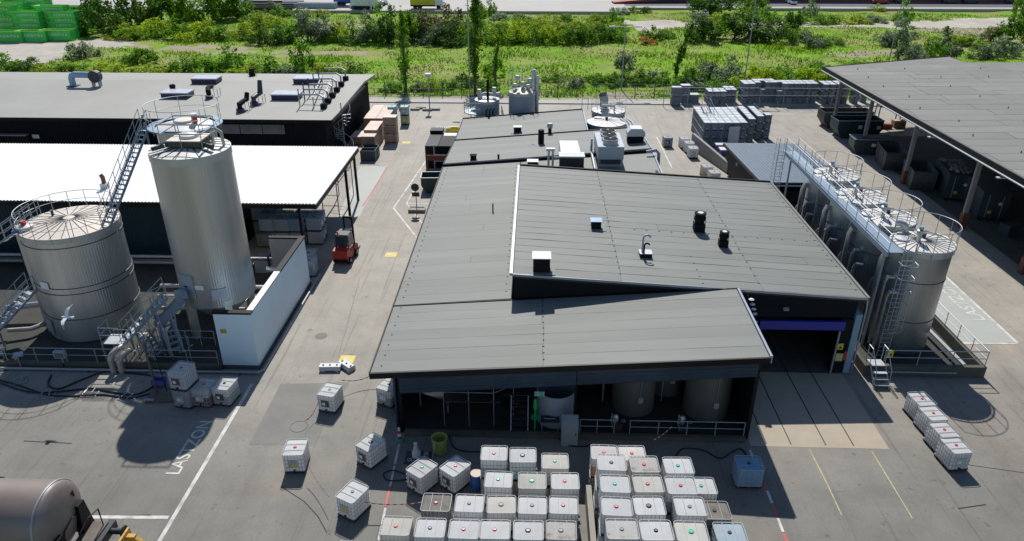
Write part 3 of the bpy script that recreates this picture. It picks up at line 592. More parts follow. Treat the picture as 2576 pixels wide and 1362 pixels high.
# ---- roof fittings
def vent_box(k, px, py, w_, d_, h_, label, cap='white_metal', body='fan_black', over=.06, lift=0):
    p = on_roof(k, px, py); t = thing('roof_vent', label, 'vent', p)
    MB().box(p.x - w_ / 2, p.y - d_ / 2, p.z - .02, p.x + w_ / 2, p.y + d_ / 2, p.z + h_).build('body', body, t); MB().box(p.x - w_ / 2 - over, p.y - d_ / 2 - over, p.z + h_ + .003, p.x + w_ / 2 + over, p.y + d_ / 2 + over, p.z + h_ + .035).build('cap', cap, t)
    MB().box(p.x - w_ / 2 - .3, p.y - d_ / 2 - .3, p.z - .01, p.x + w_ / 2 + .3, p.y + d_ / 2 + .3, p.z + .004).build('flashing', 'roof_felt', t); return t
vent_box('main', 1362, 678, .95, .9, .85, 'large black roof vent box with white flat cap near the front edge')
vent_box('main', 1499, 573, .62, .6, .5, 'small black roof box with pale blue lid on the main roof', 'duct_blue')
def fan_vent(k, px, py, s, label):
    p = on_roof(k, px, py); t = thing('roof_fan', label, 'vent', p)
    MB().box(p.x - .36 * s, p.y - .36 * s, p.z - .02, p.x + .36 * s, p.y + .36 * s, p.z + .55 * s).build('base', 'fan_black', t)
    MB().lathe([(.3, .56), (.32, .7), (.4, .82), (.42, 1.0), (.36, 1.02), (.36, 1.2), (.4, 1.22), (.4, 1.32), (.28, 1.33)], 20, (0, 0, 0)).xf(Matrix.Translation(p) @ Matrix.Scale(s, 4)).build('fan_housing', 'fan_black', t, True)
    MB().lathe([(.2, 1.335), (.2, 1.35)], 16).xf(Matrix.Translation(p) @ Matrix.Scale(s, 4)).build('outlet', 'white_metal', t)
    for sx in (-.4, .4): MB().tube([p + Vector((sx * s, 0, .1)), p + Vector((sx * s * 1.05, 0, .8 * s))], .02, 5).build('conduit', 'galv', t)
fan_vent('main', 1757, 581, .95, 'larger black extractor fan with round white outlet on main roof'); fan_vent('main', 1818, 620, .75, 'smaller black extractor fan near the fixing row on main roof')
p = on_roof('main', 1623, 645); gn = thing('gooseneck_vent', 'pair of bent gooseneck pipes on a small box on main roof', 'vent', p)
MB().box(p.x - .36, p.y - .3, p.z - .02, p.x + .36, p.y + .3, p.z + .25).build('box', ['fan_black'], gn); MB().box(p.x - .38, p.y - .32, p.z + .253, p.x + .38, p.y + .32, p.z + .28).build('lid', 'grey_steel', gn)
MB().tube([p + Vector((-.2, 0, .28)), p + Vector((-.2, 0, 1.15))] + [p + Vector((.02 - .22 * math.cos(a), 0, 1.15 + .22 * math.sin(a))) for a in (.5, 1.1, 1.6, 2.2, 2.8)], .06, 8).build('pipe', 'galv_light', gn, True); MB().tube([p + Vector((-.12, -.15, .28)), p + Vector((-.12, -.15, .75))] + [p + Vector((.03 - .15 * math.cos(a), -.15, .75 + .15 * math.sin(a))) for a in (.5, 1.1, 1.6, 2.2, 2.8)], .05, 8).build('pipe', 'fan_black', gn, True)
def stub(k, px, py, r, h, label, mat='fan_black', cap=None):
    p = on_roof(k, px, py); t = thing('vent_pipe', label, 'vent', p); MB().lathe([(r, -.02), (r, h)], 12, p).build('pipe', mat, t, True)
    if cap: MB().lathe([(r * 1.5, h + .002), (r * 1.7, h + .35), (r * 1.3, h + .45)], 14, p).build('cap', cap, t, True)
    MB().lathe([(r * 3, -.01), (r * 3, .012)], 14, p).build('flashing', 'roof_felt', t)
stub('left', 1240, 533, .05, .6, 'thin dark vent pipe alone on the left roof'); stub('second', 1361, 362, .28, 1.3, 'square-looking black chimney on the second roof'); stub('second', 1254, 402, .09, .45, 'short thin black pipe near the second roof front edge')
stub('third', 1383, 340, .17, .7, 'black pipe vent with pale grey drum cap on the rear roof', 'fan_black', 'grey_steel')
vent_box('third', 1302, 333, .75, .6, .55, 'black vent box with white cap on the rear roof'); vent_box('second', 1191, 402, .5, .45, .4, 'small round-cornered black vent on the second roof', 'fan_black'); vent_box('link', 1340, 414, .85, .7, .3, 'low black hatch with white lid beside the main roof')
p = on_roof('second', 1597, 358); hd = thing('roof_hood', 'white-topped black exhaust hood at the second roof corner', 'vent', p)
MB().box(p.x - .7, p.y - .5, p.z - .02, p.x + .7, p.y + .5, p.z + .65).build('base', 'fan_black', hd); MB().prism([(p.x - .8, p.z + .66), (p.x + .8, p.z + .66), (p.x + .8, p.z + 1.0), (p.x + .5, p.z + 1.35), (p.x - .5, p.z + 1.35), (p.x - .8, p.z + 1.0)], p.y - .6, p.y + .6, 'y').build('hood', 'white_metal', hd)
p = on_roof('link', 1437, 424); ac = thing('duct_unit', 'white ribbed air unit with a long sloping duct on the roof', 'air unit', p)
MB().box(p.x - 1.0, p.y - .5, p.z + .0, p.x + 1.0, p.y + .7, p.z + 1.05).build('cabinet', 'steel_dark', ac)
me = MB().box(-1.06, -.19, -.06, 1.06, .19, .06).mesh('top_panel', 'white_metal')
for i in range(3): inst('top_panel', me, ac, (p.x, p.y - .36 + i * .43, p.z + 1.12))
MB().add([(p.x - .85, p.y + .75, p.z + .9), (p.x + .85, p.y + .75, p.z + .9), (p.x + .7, p.y + 4.6, p.z + 1.0), (p.x - .9, p.y + 4.6, p.z + 1.0), (p.x - .85, p.y + .75, p.z + .1), (p.x + .85, p.y + .75, p.z + .1), (p.x + .7, p.y + 4.6, p.z + .2), (p.x - .9, p.y + 4.6, p.z + .2)], [(0, 1, 2, 3), (7, 6, 5, 4), (0, 4, 5, 1), (1, 5, 6, 2), (2, 6, 7, 3), (3, 7, 4, 0)]).build('duct', 'white_metal', ac)
for s in (-1.9, -1.55): MB().tube([(p.x + s, p.y + .3, p.z), (p.x + s, p.y + .3, p.z + 1.4)], .1, 8).build('riser', 'white_metal', ac, True)
MB().box(p.x - 2.1, p.y + .1, p.z + 1.41, p.x - 1.4, p.y + .5, p.z + 1.6).build('riser_cap', 'white_metal', ac); MB().tube([(p.x - 1.5, p.y + .3, p.z + .8), (p.x - 1, p.y + .3, p.z + .8)], .08, 8).build('pipe', 'white_metal', ac, True)
p = on_roof('link', 1533, 425); ch = thing('chiller', 'pale grey rooftop chiller with three black fans in a row', 'chiller', p)
for s in (-.95, .95):
    for d in (-.3, 3.7): MB().box(p.x + s - .06, p.y + d - .06, p.z - .1, p.x + s + .06, p.y + d + .06, p.z + .9).build('leg', 'galv', ch)
MB().box(p.x - 1.05, p.y - .4, p.z + .9, p.x + 1.05, p.y + 3.8, p.z + 1.9).build('cabinet', 'grey_steel', ch); MB().box(p.x - 1.06, p.y - .42, p.z + 1.903, p.x + 1.06, p.y + 3.82, p.z + 1.96).build('top_panel', 'sky_dome', ch)
MB().box(p.x - .8, p.y - .44, p.z + .55, p.x + .8, p.y - .3, p.z + .85).build('coil', 'steel_dark', ch); MB().box(p.x - 1.0, p.y - .4, p.z + .3, p.x + 1.0, p.y - .3, p.z + .45).build('cross_beam', 'grey_steel', ch)
for i in range(3):
    f = MB().lathe([(.62, 1.962), (.62, 2.3), (.66, 2.32), (.66, 2.38)], 24, (p.x, p.y + .5 + i * 1.25, p.z)).build('fan_ring', 'grey_steel', ch, True); MB().lathe([(.6, 2.385), (.6, 2.4)], 20, (p.x, p.y + .5 + i * 1.25, p.z)).build('fan_guard', 'fan_black', f); MB().lathe([(.1, 2.402), (.08, 2.45)], 12, (p.x, p.y + .5 + i * 1.25, p.z)).build('fan_hub', 'white_metal', f)
MB().tube([(p.x - 1.25, p.y - .6, p.z + .15), (p.x - 1.25, p.y + 3.8, p.z + .3), (p.x - 1.25, p.y + 3.8, p.z + 1.4)], .08, 8).build('pipe', 'galv_light', ch, True)
p = on_roof('link', 1640, 392); MB().tube([p + Vector((-.5, 0, .3)), p + Vector((.3, 0, .45)), p + Vector((.55, -.1, .2)), p + Vector((.62, -.2, -1.5))], .13, 8).build('outlet_pipe', 'flashing', fac, True)
p = on_roof('third', 1232, 292); rv = thing('valve_cluster', 'small cluster of dark pipes and valves at the rear roof edge', 'vent', p)
for s in (-.4, 0, .35): MB().tube([p + Vector((s, 0, 0)), p + Vector((s, 0, .6)), p + Vector((s + .2, .1, .75))], .07, 8).build('pipe', 'fan_black', rv, True)
# ================================================================ rear left building
bl = thing('rear_warehouse', 'long black warehouse with pale felt roof behind the white canopy', 'building', (-48, 83, 0))
RIDGE = 88.2
bm = MB(); X0, X1 = -80, -20.65
for (ya, za, yb, zb) in ((72.45, 5.0, RIDGE, 5.55), (RIDGE, 5.55, 94.6, 5.1)):
    bm.add([(X0, ya, za), (X1, ya, za), (X1, yb, zb), (X0, yb, zb), (X0, ya, za - .25), (X1, ya, za - .25), (X1, yb, zb - .25), (X0, yb, zb - .25)], [(0, 1, 2, 3), (7, 6, 5, 4), (0, 4, 5, 1), (1, 5, 6, 2), (2, 6, 7, 3), (3, 7, 4, 0)])
br = bm.build('roof', 'roof_felt_bl', bl)
MB().box(X0, 72.3, 4.68, X1 + .05, 72.44, 5.03).build('gutter', 'black_trim', bl); MB().box(X1 + .004, 72.3, 4.75, X1 + .1, 88.2, 5.1).build('fascia', 'black_trim', bl)
corrugated('front_wall', (X0, 73.3), (-21.7, 73.3), 0, 4.75, 'black_clad', bl, .3, .05); MB().box(X0, 73.36, 0, -21.75, 73.5, 4.74).build('wall_core', 'black_clad', bl)
corrugated('end_wall', (-21.68, 73.3), (-21.68, 94.4), 0, 4.9, 'black_clad', bl, .3, .05); MB().box(-21.85, 73.5, 0, -21.72, 94.4, 4.8).build('wall_core', 'black_clad', bl)
for i in range(5):
    x = -37.6 + i * 2.35; f = MB().box(x, 73.18, 3.3, x + 2.25, 73.24, 4.25).build('window', 'galv', bl); MB().box(x + .06, 73.15, 3.36, x + 2.19, 73.178, 4.19).build('pane', 'window', f)
MB().box(-56.2, 72.6, 3.0, -53.2, 73.2, 3.12).build('door_canopy', 'galv', bl); MB().box(-52.9, 73.15, 2.6, -52.2, 73.2, 3.0).build('wall_sign', 'sticker', bl)
MB().box(-56.0, 73.17, .02, -53.4, 73.22, 2.95).build('door', 'black_trim', bl); MB().tube([(-40.5, 73.1, .5), (-40.5, 73.0, 5.3)], .14, 10).build('flue', 'galv_light', bl, True)
def blz(y): return 5.0 + .55 * (y - 72.45) / (RIDGE - 72.45) if y < RIDGE else 5.55 - .45 * (y - RIDGE) / 6.4
def on_bl(px, py):
    z = 5.2
    for _ in range(10): p = at(px, py, z); z = blz(p.y)
    return Vector((p.x, p.y, z))
for i, (px, py) in enumerate(((448, 243), (521, 207), (723, 247), (775, 207))):
    p = on_bl(px, py); t = thing('skylight', ('roof light beside the silo with pale top and dark sides', 'roof light on the rear slope of the pale roof', 'roof light beside the pipe manifold with pale top', 'roof light on the rear slope above the manifold')[i], 'skylight', p, group='roof lights')
    MB().box(p.x - 1.5, p.y - .9, p.z - .1, p.x + 1.5, p.y + .9, p.z + .5).build('kerb', 'dome_side', t); MB().box(p.x - 1.58, p.y - .98, p.z + .503, p.x + 1.58, p.y + .98, p.z + .62).build('dome', 'sky_dome', t)
p = on_bl(185, 217); bd_ = thing('duct_fan', 'pale blue bent duct leading to a dark fan on warehouse roof', 'duct', p)
MB().tube([p, p + Vector((0, 0, .9)), p + Vector((.15, 0, 1.2)), p + Vector((.5, 0, 1.35)), p + Vector((2.4, 0, 1.3))], .36, 12).build('duct', 'duct_blue', bd_, True); MB().lathe([(.7, -.35), (.7, .35)], 16).xf(Matrix.Translation(p + Vector((2.9, 0, 1.15))) @ Matrix.Rotation(R(90), 4, 'X')).build('fan_housing', 'steel_dark', bd_)
for s in (-.4, .4): MB().box(p.x + 2.9 + s - .06, p.y - .3, p.z - .05, p.x + 2.9 + s + .06, p.y + .3, p.z + .6).build('leg', 'galv', bd_)
MB().box(p.x - .6, p.y - .5, p.z - .05, p.x + .6, p.y + .5, p.z + .08).build('base', 'dome_side', bd_)
def bent_vent(px, py, h, label, flip=1, mat='fan_black'):
    p = on_bl(px, py); t = thing('bent_vent', label, 'vent', p)
    MB().lathe([(.42, -.1), (.42, .35), (.25, .4)], 14, p).build('base', 'dome_side', t, True); MB().tube([p + Vector((0, 0, .3)), p + Vector((0, 0, .8)), p + Vector((.25 * flip, .6, 1.0)), p + Vector((.3 * flip, 1.4, 1.0)), p + Vector((.3 * flip, 1.8, h))], .24, 10).build('pipe', mat, t, True)
    for s in (0, .8): MB().tube([p + Vector((.05, .5 + s, -.1)), p + Vector((.05, .5 + s, .9)), p + Vector((.8, .5 + s, .9)), p + Vector((.8, .5 + s, -.1))], .03, 5).build('trestle', 'galv', t)
bent_vent(605, 282, 1.6, 'dark bent vent pipe on a trestle near the roof edge'); bent_vent(640, 265, 2.3, 'taller bent vent pipe on a trestle beside its twin', 1, 'steel_dark'); bent_vent(527, 248, .9, 'dark bent vent with a fan behind the silo', -1)
for i, (px, py, nm) in enumerate(((437, 234, 'small dark roof fan behind a roof light'), (635, 192, 'small dark roof fan on the far edge of the pale roof'))):
    p = on_bl(px, py); t = thing('roof_fan', nm, 'vent', p); MB().lathe([(.4, -.1), (.4, .4), (.25, .5), (.35, .7), (.3, .95)], 12, p).build('housing', 'fan_black', t, True); MB().tube([p + Vector((-.6, 0, -.05)), p + Vector((-.5, 0, .3)), p + Vector((.5, 0, .3)), p + Vector((.6, 0, -.05))], .03, 5).build('frame', 'galv', t)
mf = None
for i in range(6):
    p = on_bl(815 + i * 11, 273 - i * 14)
    if mf is None: mf = thing('pipe_manifold', 'row of six pipe bends and posts on the warehouse roof corner', 'pipes', p)
    MB().box(p.x - .3, p.y - .3, p.z - .05, p.x + .3, p.y + .3, p.z + .5).build('footing', 'fan_black', mf); MB().tube([p + Vector((0, 0, .5)), p + Vector((0, 0, 1.2)), p + Vector((-.5, .3, 1.4)), p + Vector((-2.6, .4, 1.35))], .09, 8).build('pipe', 'galv', mf, True)
    if i < 5: MB().tube([p + Vector((-2.7, .4, .0)), p + Vector((-2.7, .4, 2.0))], .07, 6).build('upright', 'steel_dark' if i else 'galv', mf, True)
for s in (0, 1.2): MB().tube([on_bl(790, 272) + Vector((s, 0, 0)), on_bl(790, 272) + Vector((s, 0, 1.1)), on_bl(812, 215) + Vector((s, 0, 1.1)), on_bl(812, 215) + Vector((s, 0, 0))], .05, 5).build('support_frame', 'galv', mf)
sp = thing('spiral_stair', 'galvanised caged stair up the end wall of the warehouse', 'stairs', (-20.6, 76, 0))
me = MB().box(-.45, -.13, -.02, .45, .13, .02).mesh('tread', 'galv')
for i in range(16):
    a = i * .45; o = inst('tread', me, sp, (-20.6 + .5 * math.cos(a), 76.2 + .5 * math.sin(a), .2 + i * .29)); o.rotation_euler = (0, 0, a)
MB().tube([(-20.6 + .95 * math.cos(i * .45), 76.2 + .95 * math.sin(i * .45), 1.2 + i * .29) for i in range(17)], .035, 6).build('handrail', 'galv', sp, True); MB().tube([(-20.6, 76.2, .01), (-20.6, 76.2, 5.9)], .06, 8).build('centre_post', 'galv', sp)
for i in range(0, 17, 2):
    a = i * .45; MB().tube([(-20.6 + .95 * math.cos(a), 76.2 + .95 * math.sin(a), .2 + i * .29), (-20.6 + .95 * math.cos(a), 76.2 + .95 * math.sin(a), 1.2 + i * .29)], .025, 5).build('baluster', 'galv', sp)
# ================================================================ white canopy
cn = thing('canopy_building', 'open-ended storage canopy with bright white corrugated roof and dark teal wall', 'building', (-45, 56, 0))
m = MB(); xa, xb, pit = -80., -15.95, .26; n = int((xb - xa) / pit) * 4; vs = []
for i in range(n + 1):
    x = xa + (xb - xa) * i / n; dz = .045 if i % 4 in (1, 2) else 0
    vs += [(x, 49.3, 4.98 + dz), (x, 63.4, 5.0 + dz)]
m.add(vs, [(2 * i, 2 * i + 2, 2 * i + 3, 2 * i + 1) for i in range(n)]).build('roof_sheet', 'white_roof', cn)
MB().box(xa, 49.4, 4.78, xb - .05, 63.3, 4.95).build('roof_deck', 'black_trim', cn); MB().box(xa, 49.2, 4.62, xb + .05, 49.38, 4.975).build('fascia', 'black_trim', cn); MB().box(xb - .04, 49.4, 4.6, xb + .05, 63.35, 4.97).build('fascia', 'black_trim', cn)
for x, y in ((-16.05, 58.6), (-17.7, 50.6), (-24.0, 50.4), (-24, 62.8), (-16.3, 62.9)): col(x, y, .01, 4.78, .2, 'black_trim', cn)
corrugated('front_wall', (-80, 49.9), (-23.2, 49.9), .05, 4.77, 'teal_clad', cn, .3, .05); MB().box(-80, 50.0, .05, -23.2, 50.1, 4.77).build('wall_core', 'black_clad', cn); MB().box(-23.4, 50.11, 0, -23.2, 63, 4.77).build('side_wall', 'black_clad', cn)
p = at(265, 473, 5.02); cv = thing('roof_vent', 'small white roof vent with a brown bent cowl on the white canopy', 'vent', p); MB().obox((p.x, p.y, 5.2), (.5, .5, .42)).build('base', 'white_metal', cv); MB().tube([(p.x, p.y, 5.4), (p.x, p.y, 5.9), (p.x - .12, p.y, 6.1)], .16, 8).build('cowl', 'rust', cv, True)
# horizontal pipe rack below the teal wall
pr = thing('pipe_rack', 'three horizontal pale pipes on posts below the teal wall', 'pipes', (-28, 46.5, 0))
for y, z in ((48.6, .9), (48.2, .55), (47.8, 1.25)): MB().tube([(-46, y, z), (-18.8, y, z)], .11, 8).build('pipe', 'pipe_clad', pr, True)
for x in (-44, -38, -33.5, -25, -19.5): MB().box(x - .05, 47.6, .01, x + .05, 48.8, 1.4).build('support', 'steel_dark', pr)
# ================================================================ tanks and silos
def ribbed(n, d): return lambda j: 1 + (d if j % 4 in (1, 2) else 0)
def tank(name, label, x, y, z0, h, r, ribs, mat, roofmat, bands=(), group=None, slope=.12, seams=24, skirt=True):
    t = thing(name, label, 'tank', (x, y, z0), group=group)
    MB().lathe([(r, 0), (r, h)], ribs * 4, (x, y, z0), mod=ribbed(ribs, .0028)).build('shell', mat, t)
    ro = MB().lathe([(r * 1.018, h - .02), (r * 1.018, h + .04), (r * .1, h + slope * r), (.02, h + slope * r + .03)], 48, (x, y, z0)).build('roof', roofmat, t, True)
    e = MB().lathe([(r * 1.022, h - .28), (r * 1.022, h - .022)], 64, (x, y, z0), bot=False, top=False).build('edge_band', 'tank_edge', t, True)
    q = MB()
    for i in range(seams):
        a = 2 * math.pi * i / seams
        q.tube([(x + r * 1.0 * math.cos(a), y + r * 1.0 * math.sin(a), z0 + h + .045), (x + r * .12 * math.cos(a), y + r * .12 * math.sin(a), z0 + h + slope * r)], .026, 4)
    stuff(q.build('roof_seams', 'steel_dark', ro))
    for b in bands: MB().tube(arc(x, y, z0 + b, r * 1.012, 0, 2 * math.pi, 48), .022, 5).build('band', 'steel_dark', t)
    return t
def ring_rail(t, x, y, z, r, a0=0., a1=2 * math.pi, posts=14, h=1.1, mat='galv', rails=(1., .5), rr=.021, out=0):
    k = None
    for f in rails:
        o = MB().tube(arc(x, y, z + h * f, r, a0, a1, 48), rr if f == 1 else rr * .8, 6).build('railing', mat, t, True); k = k or o
    me = MB().tube([(0, 0, -.25), (0, 0, h)], rr, 6).mesh('post', mat, True)
    for i in range(posts + 1):
        a = a0 + (a1 - a0) * i / posts
        if i == posts and abs(a1 - a0 - 2 * math.pi) < .01: continue
        inst('post', me, k, (x + r * math.cos(a), y + r * math.sin(a), z))
TX, TY, TR, TH = -28.59, 40.57, 2.74, 7.0
lt = tank('storage_tank', 'wide squat aluminium tank with railing around a beige ribbed roof', TX, TY, .05, TH, TR, 110, 'alu_tank', 'tank_roof', (1.6, 3.35, 3.75, 6.4), seams=26)
ring_rail(lt, TX, TY, TH + .05, TR + .06, posts=18, h=1.1, mat='galv_light')
MB().lathe([(.5, 0), (.5, .25), (.1, .33)], 20, (TX - 2.0, TY - 1.3, TH + .1)).build('manhole', 'tank_edge', lt, True); MB().lathe([(.16, .3), (.16, .55)], 12, (TX - 2.0, TY - 1.3, TH + .12)).build('red_valve', 'red_sign', lt)
MB().obox((TX - 2.2, TY - 1.75, TH + .15), (.5, .2, .14), .3).build('blue_cover', 'blue_plastic', lt); MB().lathe([(.08, 0), (.08, .35), (.12, .4)], 10, (TX - 1.4, TY + .6, TH + .2)).build('breather', 'steel_dark', lt, True)
a = R(251); q = MB().obox((TX + (TR + .05) * math.cos(a), TY + (TR + .05) * math.sin(a), 4.0), (.62, .04, .45), a + R(90)).build('tank_label', 'sticker', lt)
a = R(200); MB().obox((TX + (TR + .1) * math.cos(a), TY + (TR + .1) * math.sin(a), 3.4), (.4, .3, 6.6), a).build('cable_duct', 'alu_tank', lt); a = R(232); MB().obox((TX + (TR + .06) * math.cos(a), TY + (TR + .06) * math.sin(a), .9), (.9, .08, 1.0), a + R(90)).build('manway', 'galv', lt)
SX, SY, SR, ST = -20.03, 40.39, 2.22, 11.9
si = thing('silo', 'tall ribbed aluminium silo standing on legs beside the white wall', 'silo', (SX, SY, 0))
MB().lathe([(SR, 2.4), (SR, ST)], 4 * 96, (SX, SY, 0), mod=ribbed(96, .0034)).build('shell', 'alu_tank', si); MB().lathe([(.35, .55), (SR * .99, 2.38), (SR * 1.0, 2.42)], 40, (SX, SY, 0)).build('hopper_cone', 'alu_tank', si, True)
sr = MB().lathe([(SR * 1.018, ST - .02), (SR * 1.018, ST + .04), (.3, ST + .3), (.02, ST + .31)], 48, (SX, SY, 0)).build('roof', 'tank_roof_white', si, True); MB().lathe([(SR * 1.022, ST - .4), (SR * 1.022, ST - .022)], 64, (SX, SY, 0), bot=False, top=False).build('edge_band', 'tank_edge', si, True)
q = MB()
for i in range(20):
    a = 2 * math.pi * i / 20; q.tube([(SX + SR * math.cos(a), SY + SR * math.sin(a), ST + .05), (SX + .9 * math.cos(a), SY + .9 * math.sin(a), ST + .24)], .03, 4)
stuff(q.build('roof_seams', 'steel_dark', sr))
for i, a in enumerate((R(235), R(305), R(55), R(125))): MB().obox((SX + SR * .93 * math.cos(a), SY + SR * .93 * math.sin(a), 1.42), (.42, .42, 2.8), a).build('leg', 'alu_tank', si)
a = R(246); pn = MB().obox((SX + (SR + .03) * math.cos(a), SY + (SR + .03) * math.sin(a), 3.9), (1.1, .1, 1.5), a + R(90)).build('inspection_panel', 'grey_steel', si); MB().obox((SX + (SR + .12) * math.cos(a), SY + (SR + .12) * math.sin(a), 3.9), (.2, .08, .06), a + R(90)).build('handle', 'black_trim', pn)
a = R(268); MB().obox((SX + (SR + .05) * math.cos(a), SY + (SR + .05) * math.sin(a), 3.9), (.55, .03, .3), a + R(90)).build('tank_label', 'sticker', si); a = R(296); MB().obox((SX + (SR + .05) * math.cos(a), SY + (SR + .05) * math.sin(a), 3.35), (.9, .03, .7), a + R(90)).build('white_plate', 'sky_dome', si)
hp = MB().box(SX - 1.0, SY - .85, ST + .32, SX + 1.05, SY + .9, ST + .62).build('hatch_platform', 'steel_dark', si); MB().box(SX - .95, SY - .8, ST + .622, SX + 1.0, SY + .85, ST + .66).build('hatch_deck', 'tank_roof', hp); MB().lathe([(.55, .0), (.5, .16), (.1, .28)], 20, (SX + .05, SY + .05, ST + .66)).build('hatch', 'tank_roof_white', hp, True)
for sx, sy in ((-1.35, -1.25), (1.5, -.75)): MB().tube([(SX + sx * .75, SY + sy * .75, ST + .42), (SX + sx * 1.15, SY + sy * 1.1, ST + .35)], .13, 10).build('motor', 'steel_dark', si, True)
for z in (.6, 1.15): MB().tube([(SX - 1.15, SY - .95, ST + z + .5), (SX + 1.2, SY - .95, ST + z + .5), (SX + 1.2, SY + 1.0, ST + z + .5), (SX - 1.15, SY + 1.0, ST + z + .5)], .03, 6, True).build('railing', 'galv_light', si)
for sx in (-1.15, 0, 1.2):
    for sy in (-.95, 1.0): MB().tube([(SX + sx, SY + sy, ST + .3), (SX + sx, SY + sy, ST + 1.65)], .028, 6).build('post', 'galv', si)
MB().tube([(SX + 1.3, SY + .3, ST + .2), (SX + 1.3, SY + .3, ST + .9), (SX + 1.55, SY + .3, ST + 1.1), (SX + 1.85, SY + .3, ST + .9), (SX + 1.9, SY + .3, ST + .1)], .09, 8).build('vent_pipe', 'pipe_clad', si, True)
c2 = at(466, 312, 12.1); r2x, r2y = c2.x, c2.y
rs = thing('silo', 'second silo behind the tall one with a ring walkway on top', 'silo', (r2x, r2y, 0))
MB().lathe([(1.75, .02), (1.75, 12.0)], 4 * 60, (r2x, r2y, 0), mod=ribbed(60, .01)).build('shell', 'alu_tank', rs); MB().lathe([(1.78, 12.0), (.9, 12.25), (.02, 12.3)], 40, (r2x, r2y, 0)).build('roof', 'tank_roof_white', rs, True); MB().lathe([(.6, 12.25), (.6, 12.4)], 20, (r2x, r2y, 0)).build('hatch', 'tank_roof', rs)
MB().lathe([(1.8, 12.02), (2.25, 12.02), (2.25, 12.1), (1.8, 12.1)], 48, (r2x, r2y, 0), bot=False, top=False).build('walkway', 'galv_blue', rs); MB().lathe([(.18, 12.3), (.18, 12.7)], 10, (r2x + .8, r2y - .3, 0)).build('red_valve', 'red_sign', rs); MB().lathe([(.2, 12.72), (.2, 12.85)], 10, (r2x + .8, r2y - .3, 0)).build('valve_cap', 'lamp_white', rs)
ring_rail(rs, r2x, r2y, 12.1, 2.25, posts=9, h=1.3, mat='galv_light')
MB().add([(r2x - .5, SY + 1.0, ST + .7), (r2x + .6, SY + 1.0, ST + .7), (r2x + .6, r2y - 1.7, 12.16), (r2x - .5, r2y - 1.7, 12.16)], [(0, 1, 2, 3)]).build('gangway', 'galv_blue', rs)
# gangway stair from the squat tank to the silo tops
gs = thing('gangway_stair', 'steep galvanised stair linking the squat tank roof to the silo top', 'stairs', (TX + 2.6, TY - .6, TH))
A_, B_ = Vector((TX + 2.75, TY - .9, TH + .15)), Vector((r2x - 2.3, r2y - .6, 12.1)); d = (B_ - A_); sd_ = Vector((-d.y, d.x, 0)).normalized() * .3
for s in (-1, 1):
    MB().tube([A_ + sd_ * s, B_ + sd_ * s], .075, 4).build('stringer', 'galv_blue', gs)
    for hh in (1.05, .55): MB().tube([A_ + sd_ * s + Vector((0, 0, hh)), B_ + sd_ * s + Vector((0, 0, hh))], .02, 6).build('rail', 'galv', gs)
me = MB().tube([(0, 0, 0), (0, 0, 1.05)], .024, 6).mesh('post', 'galv')
for i in range(9):
    for s in (-1, 1): inst('post', me, gs, A_ + d * (i / 8) + sd_ * s)
me = MB().box(-.1, -.28, -.012, .1, .28, .012).mesh('tread', 'galv_blue')
for i in range(1, 22): o = inst('tread', me, gs, A_ + d * (i / 22)); o.rotation_euler = (0, 0, math.atan2(d.y, d.x))
# ================================================================ bund, stairs, pipes on the left
bu = thing('bund_kerb', 'low dark concrete kerb edging the tank bund', 'kerb', (-30, 35.2, 0)); MB().box(-44, 35.1, 0, -18.25, 35.32, .34).build('kerb', 'concrete_dark', bu)
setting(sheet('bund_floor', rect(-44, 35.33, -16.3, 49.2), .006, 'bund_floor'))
guard_rail('long galvanised guard rail along the bund kerb below the squat tank', [(-42, 35.22, .34), (-18.4, 35.22, .34)], .95, 1.75)
fp = thing('floor_pipe', 'pale grey pipe running along the ground in front of the bund', 'pipe', (-30, 34.75, 0)); MB().tube([(-44, 34.75, .12), (-15.95, 34.8, .12), (-15.72, 35.1, .12), (-15.72, 47.5, .12)], .07, 8).build('pipe', 'galv', fp, True)
for x in (-40, -36, -31, -26, -21, -17): MB().box(x - .05, 34.65, .005, x + .05, 34.85, .06).build('saddle', 'steel_dark', fp)
ep = thing('elbow_pipes', 'pair of fat cladded pipes bending down to the ground', 'pipes', at(292, 938))
for s, hh in ((0, .95), (.48, .75)):
    b = at(292, 938) + Vector((s - .1, 0, 0)); MB().tube([b + Vector((0, 0, .01)), b + Vector((0, 0, hh)), b + Vector((.06, .15, hh + .22)), b + Vector((.2, .4, hh + .36)), b + Vector((.35, .8, hh + .36))], .17, 12).build('pipe', 'pipe_beige', ep, True)
def wall_w(name, x0, y0, z0, x1, y1, z1, mat, parent): return MB().box(x0, y0, z0, x1, y1, z1).build(name, mat, parent)
ww = thing('bund_wall', 'white rendered screen wall with dark coping around the silo', 'wall', (-16.2, 40, 0))
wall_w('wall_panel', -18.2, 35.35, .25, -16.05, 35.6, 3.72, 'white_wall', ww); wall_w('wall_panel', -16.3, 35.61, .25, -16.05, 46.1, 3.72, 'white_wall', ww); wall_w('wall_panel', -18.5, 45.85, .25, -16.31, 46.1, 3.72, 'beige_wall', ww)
wall_w('plinth', -18.25, 35.28, .0, -15.98, 35.62, .248, 'concrete_dark', ww); wall_w('plinth', -16.32, 35.63, .0, -15.98, 46.15, .248, 'concrete_dark', ww)
wall_w('coping', -18.25, 35.3, 3.722, -15.98, 35.66, 3.83, 'black_trim', ww); wall_w('coping', -16.36, 35.67, 3.722, -15.98, 40.6, 3.83, 'tank_edge', ww); wall_w('coping', -16.36, 40.61, 3.722, -15.98, 46.15, 3.84, 'black_trim', ww); wall_w('coping', -18.5, 45.8, 3.722, -16.37, 46.15, 3.83, 'black_trim', ww)
wall_w('hazard_label', -17.95, 35.33, 2.45, -17.6, 35.348, 2.72, 'yellow_steel', ww)
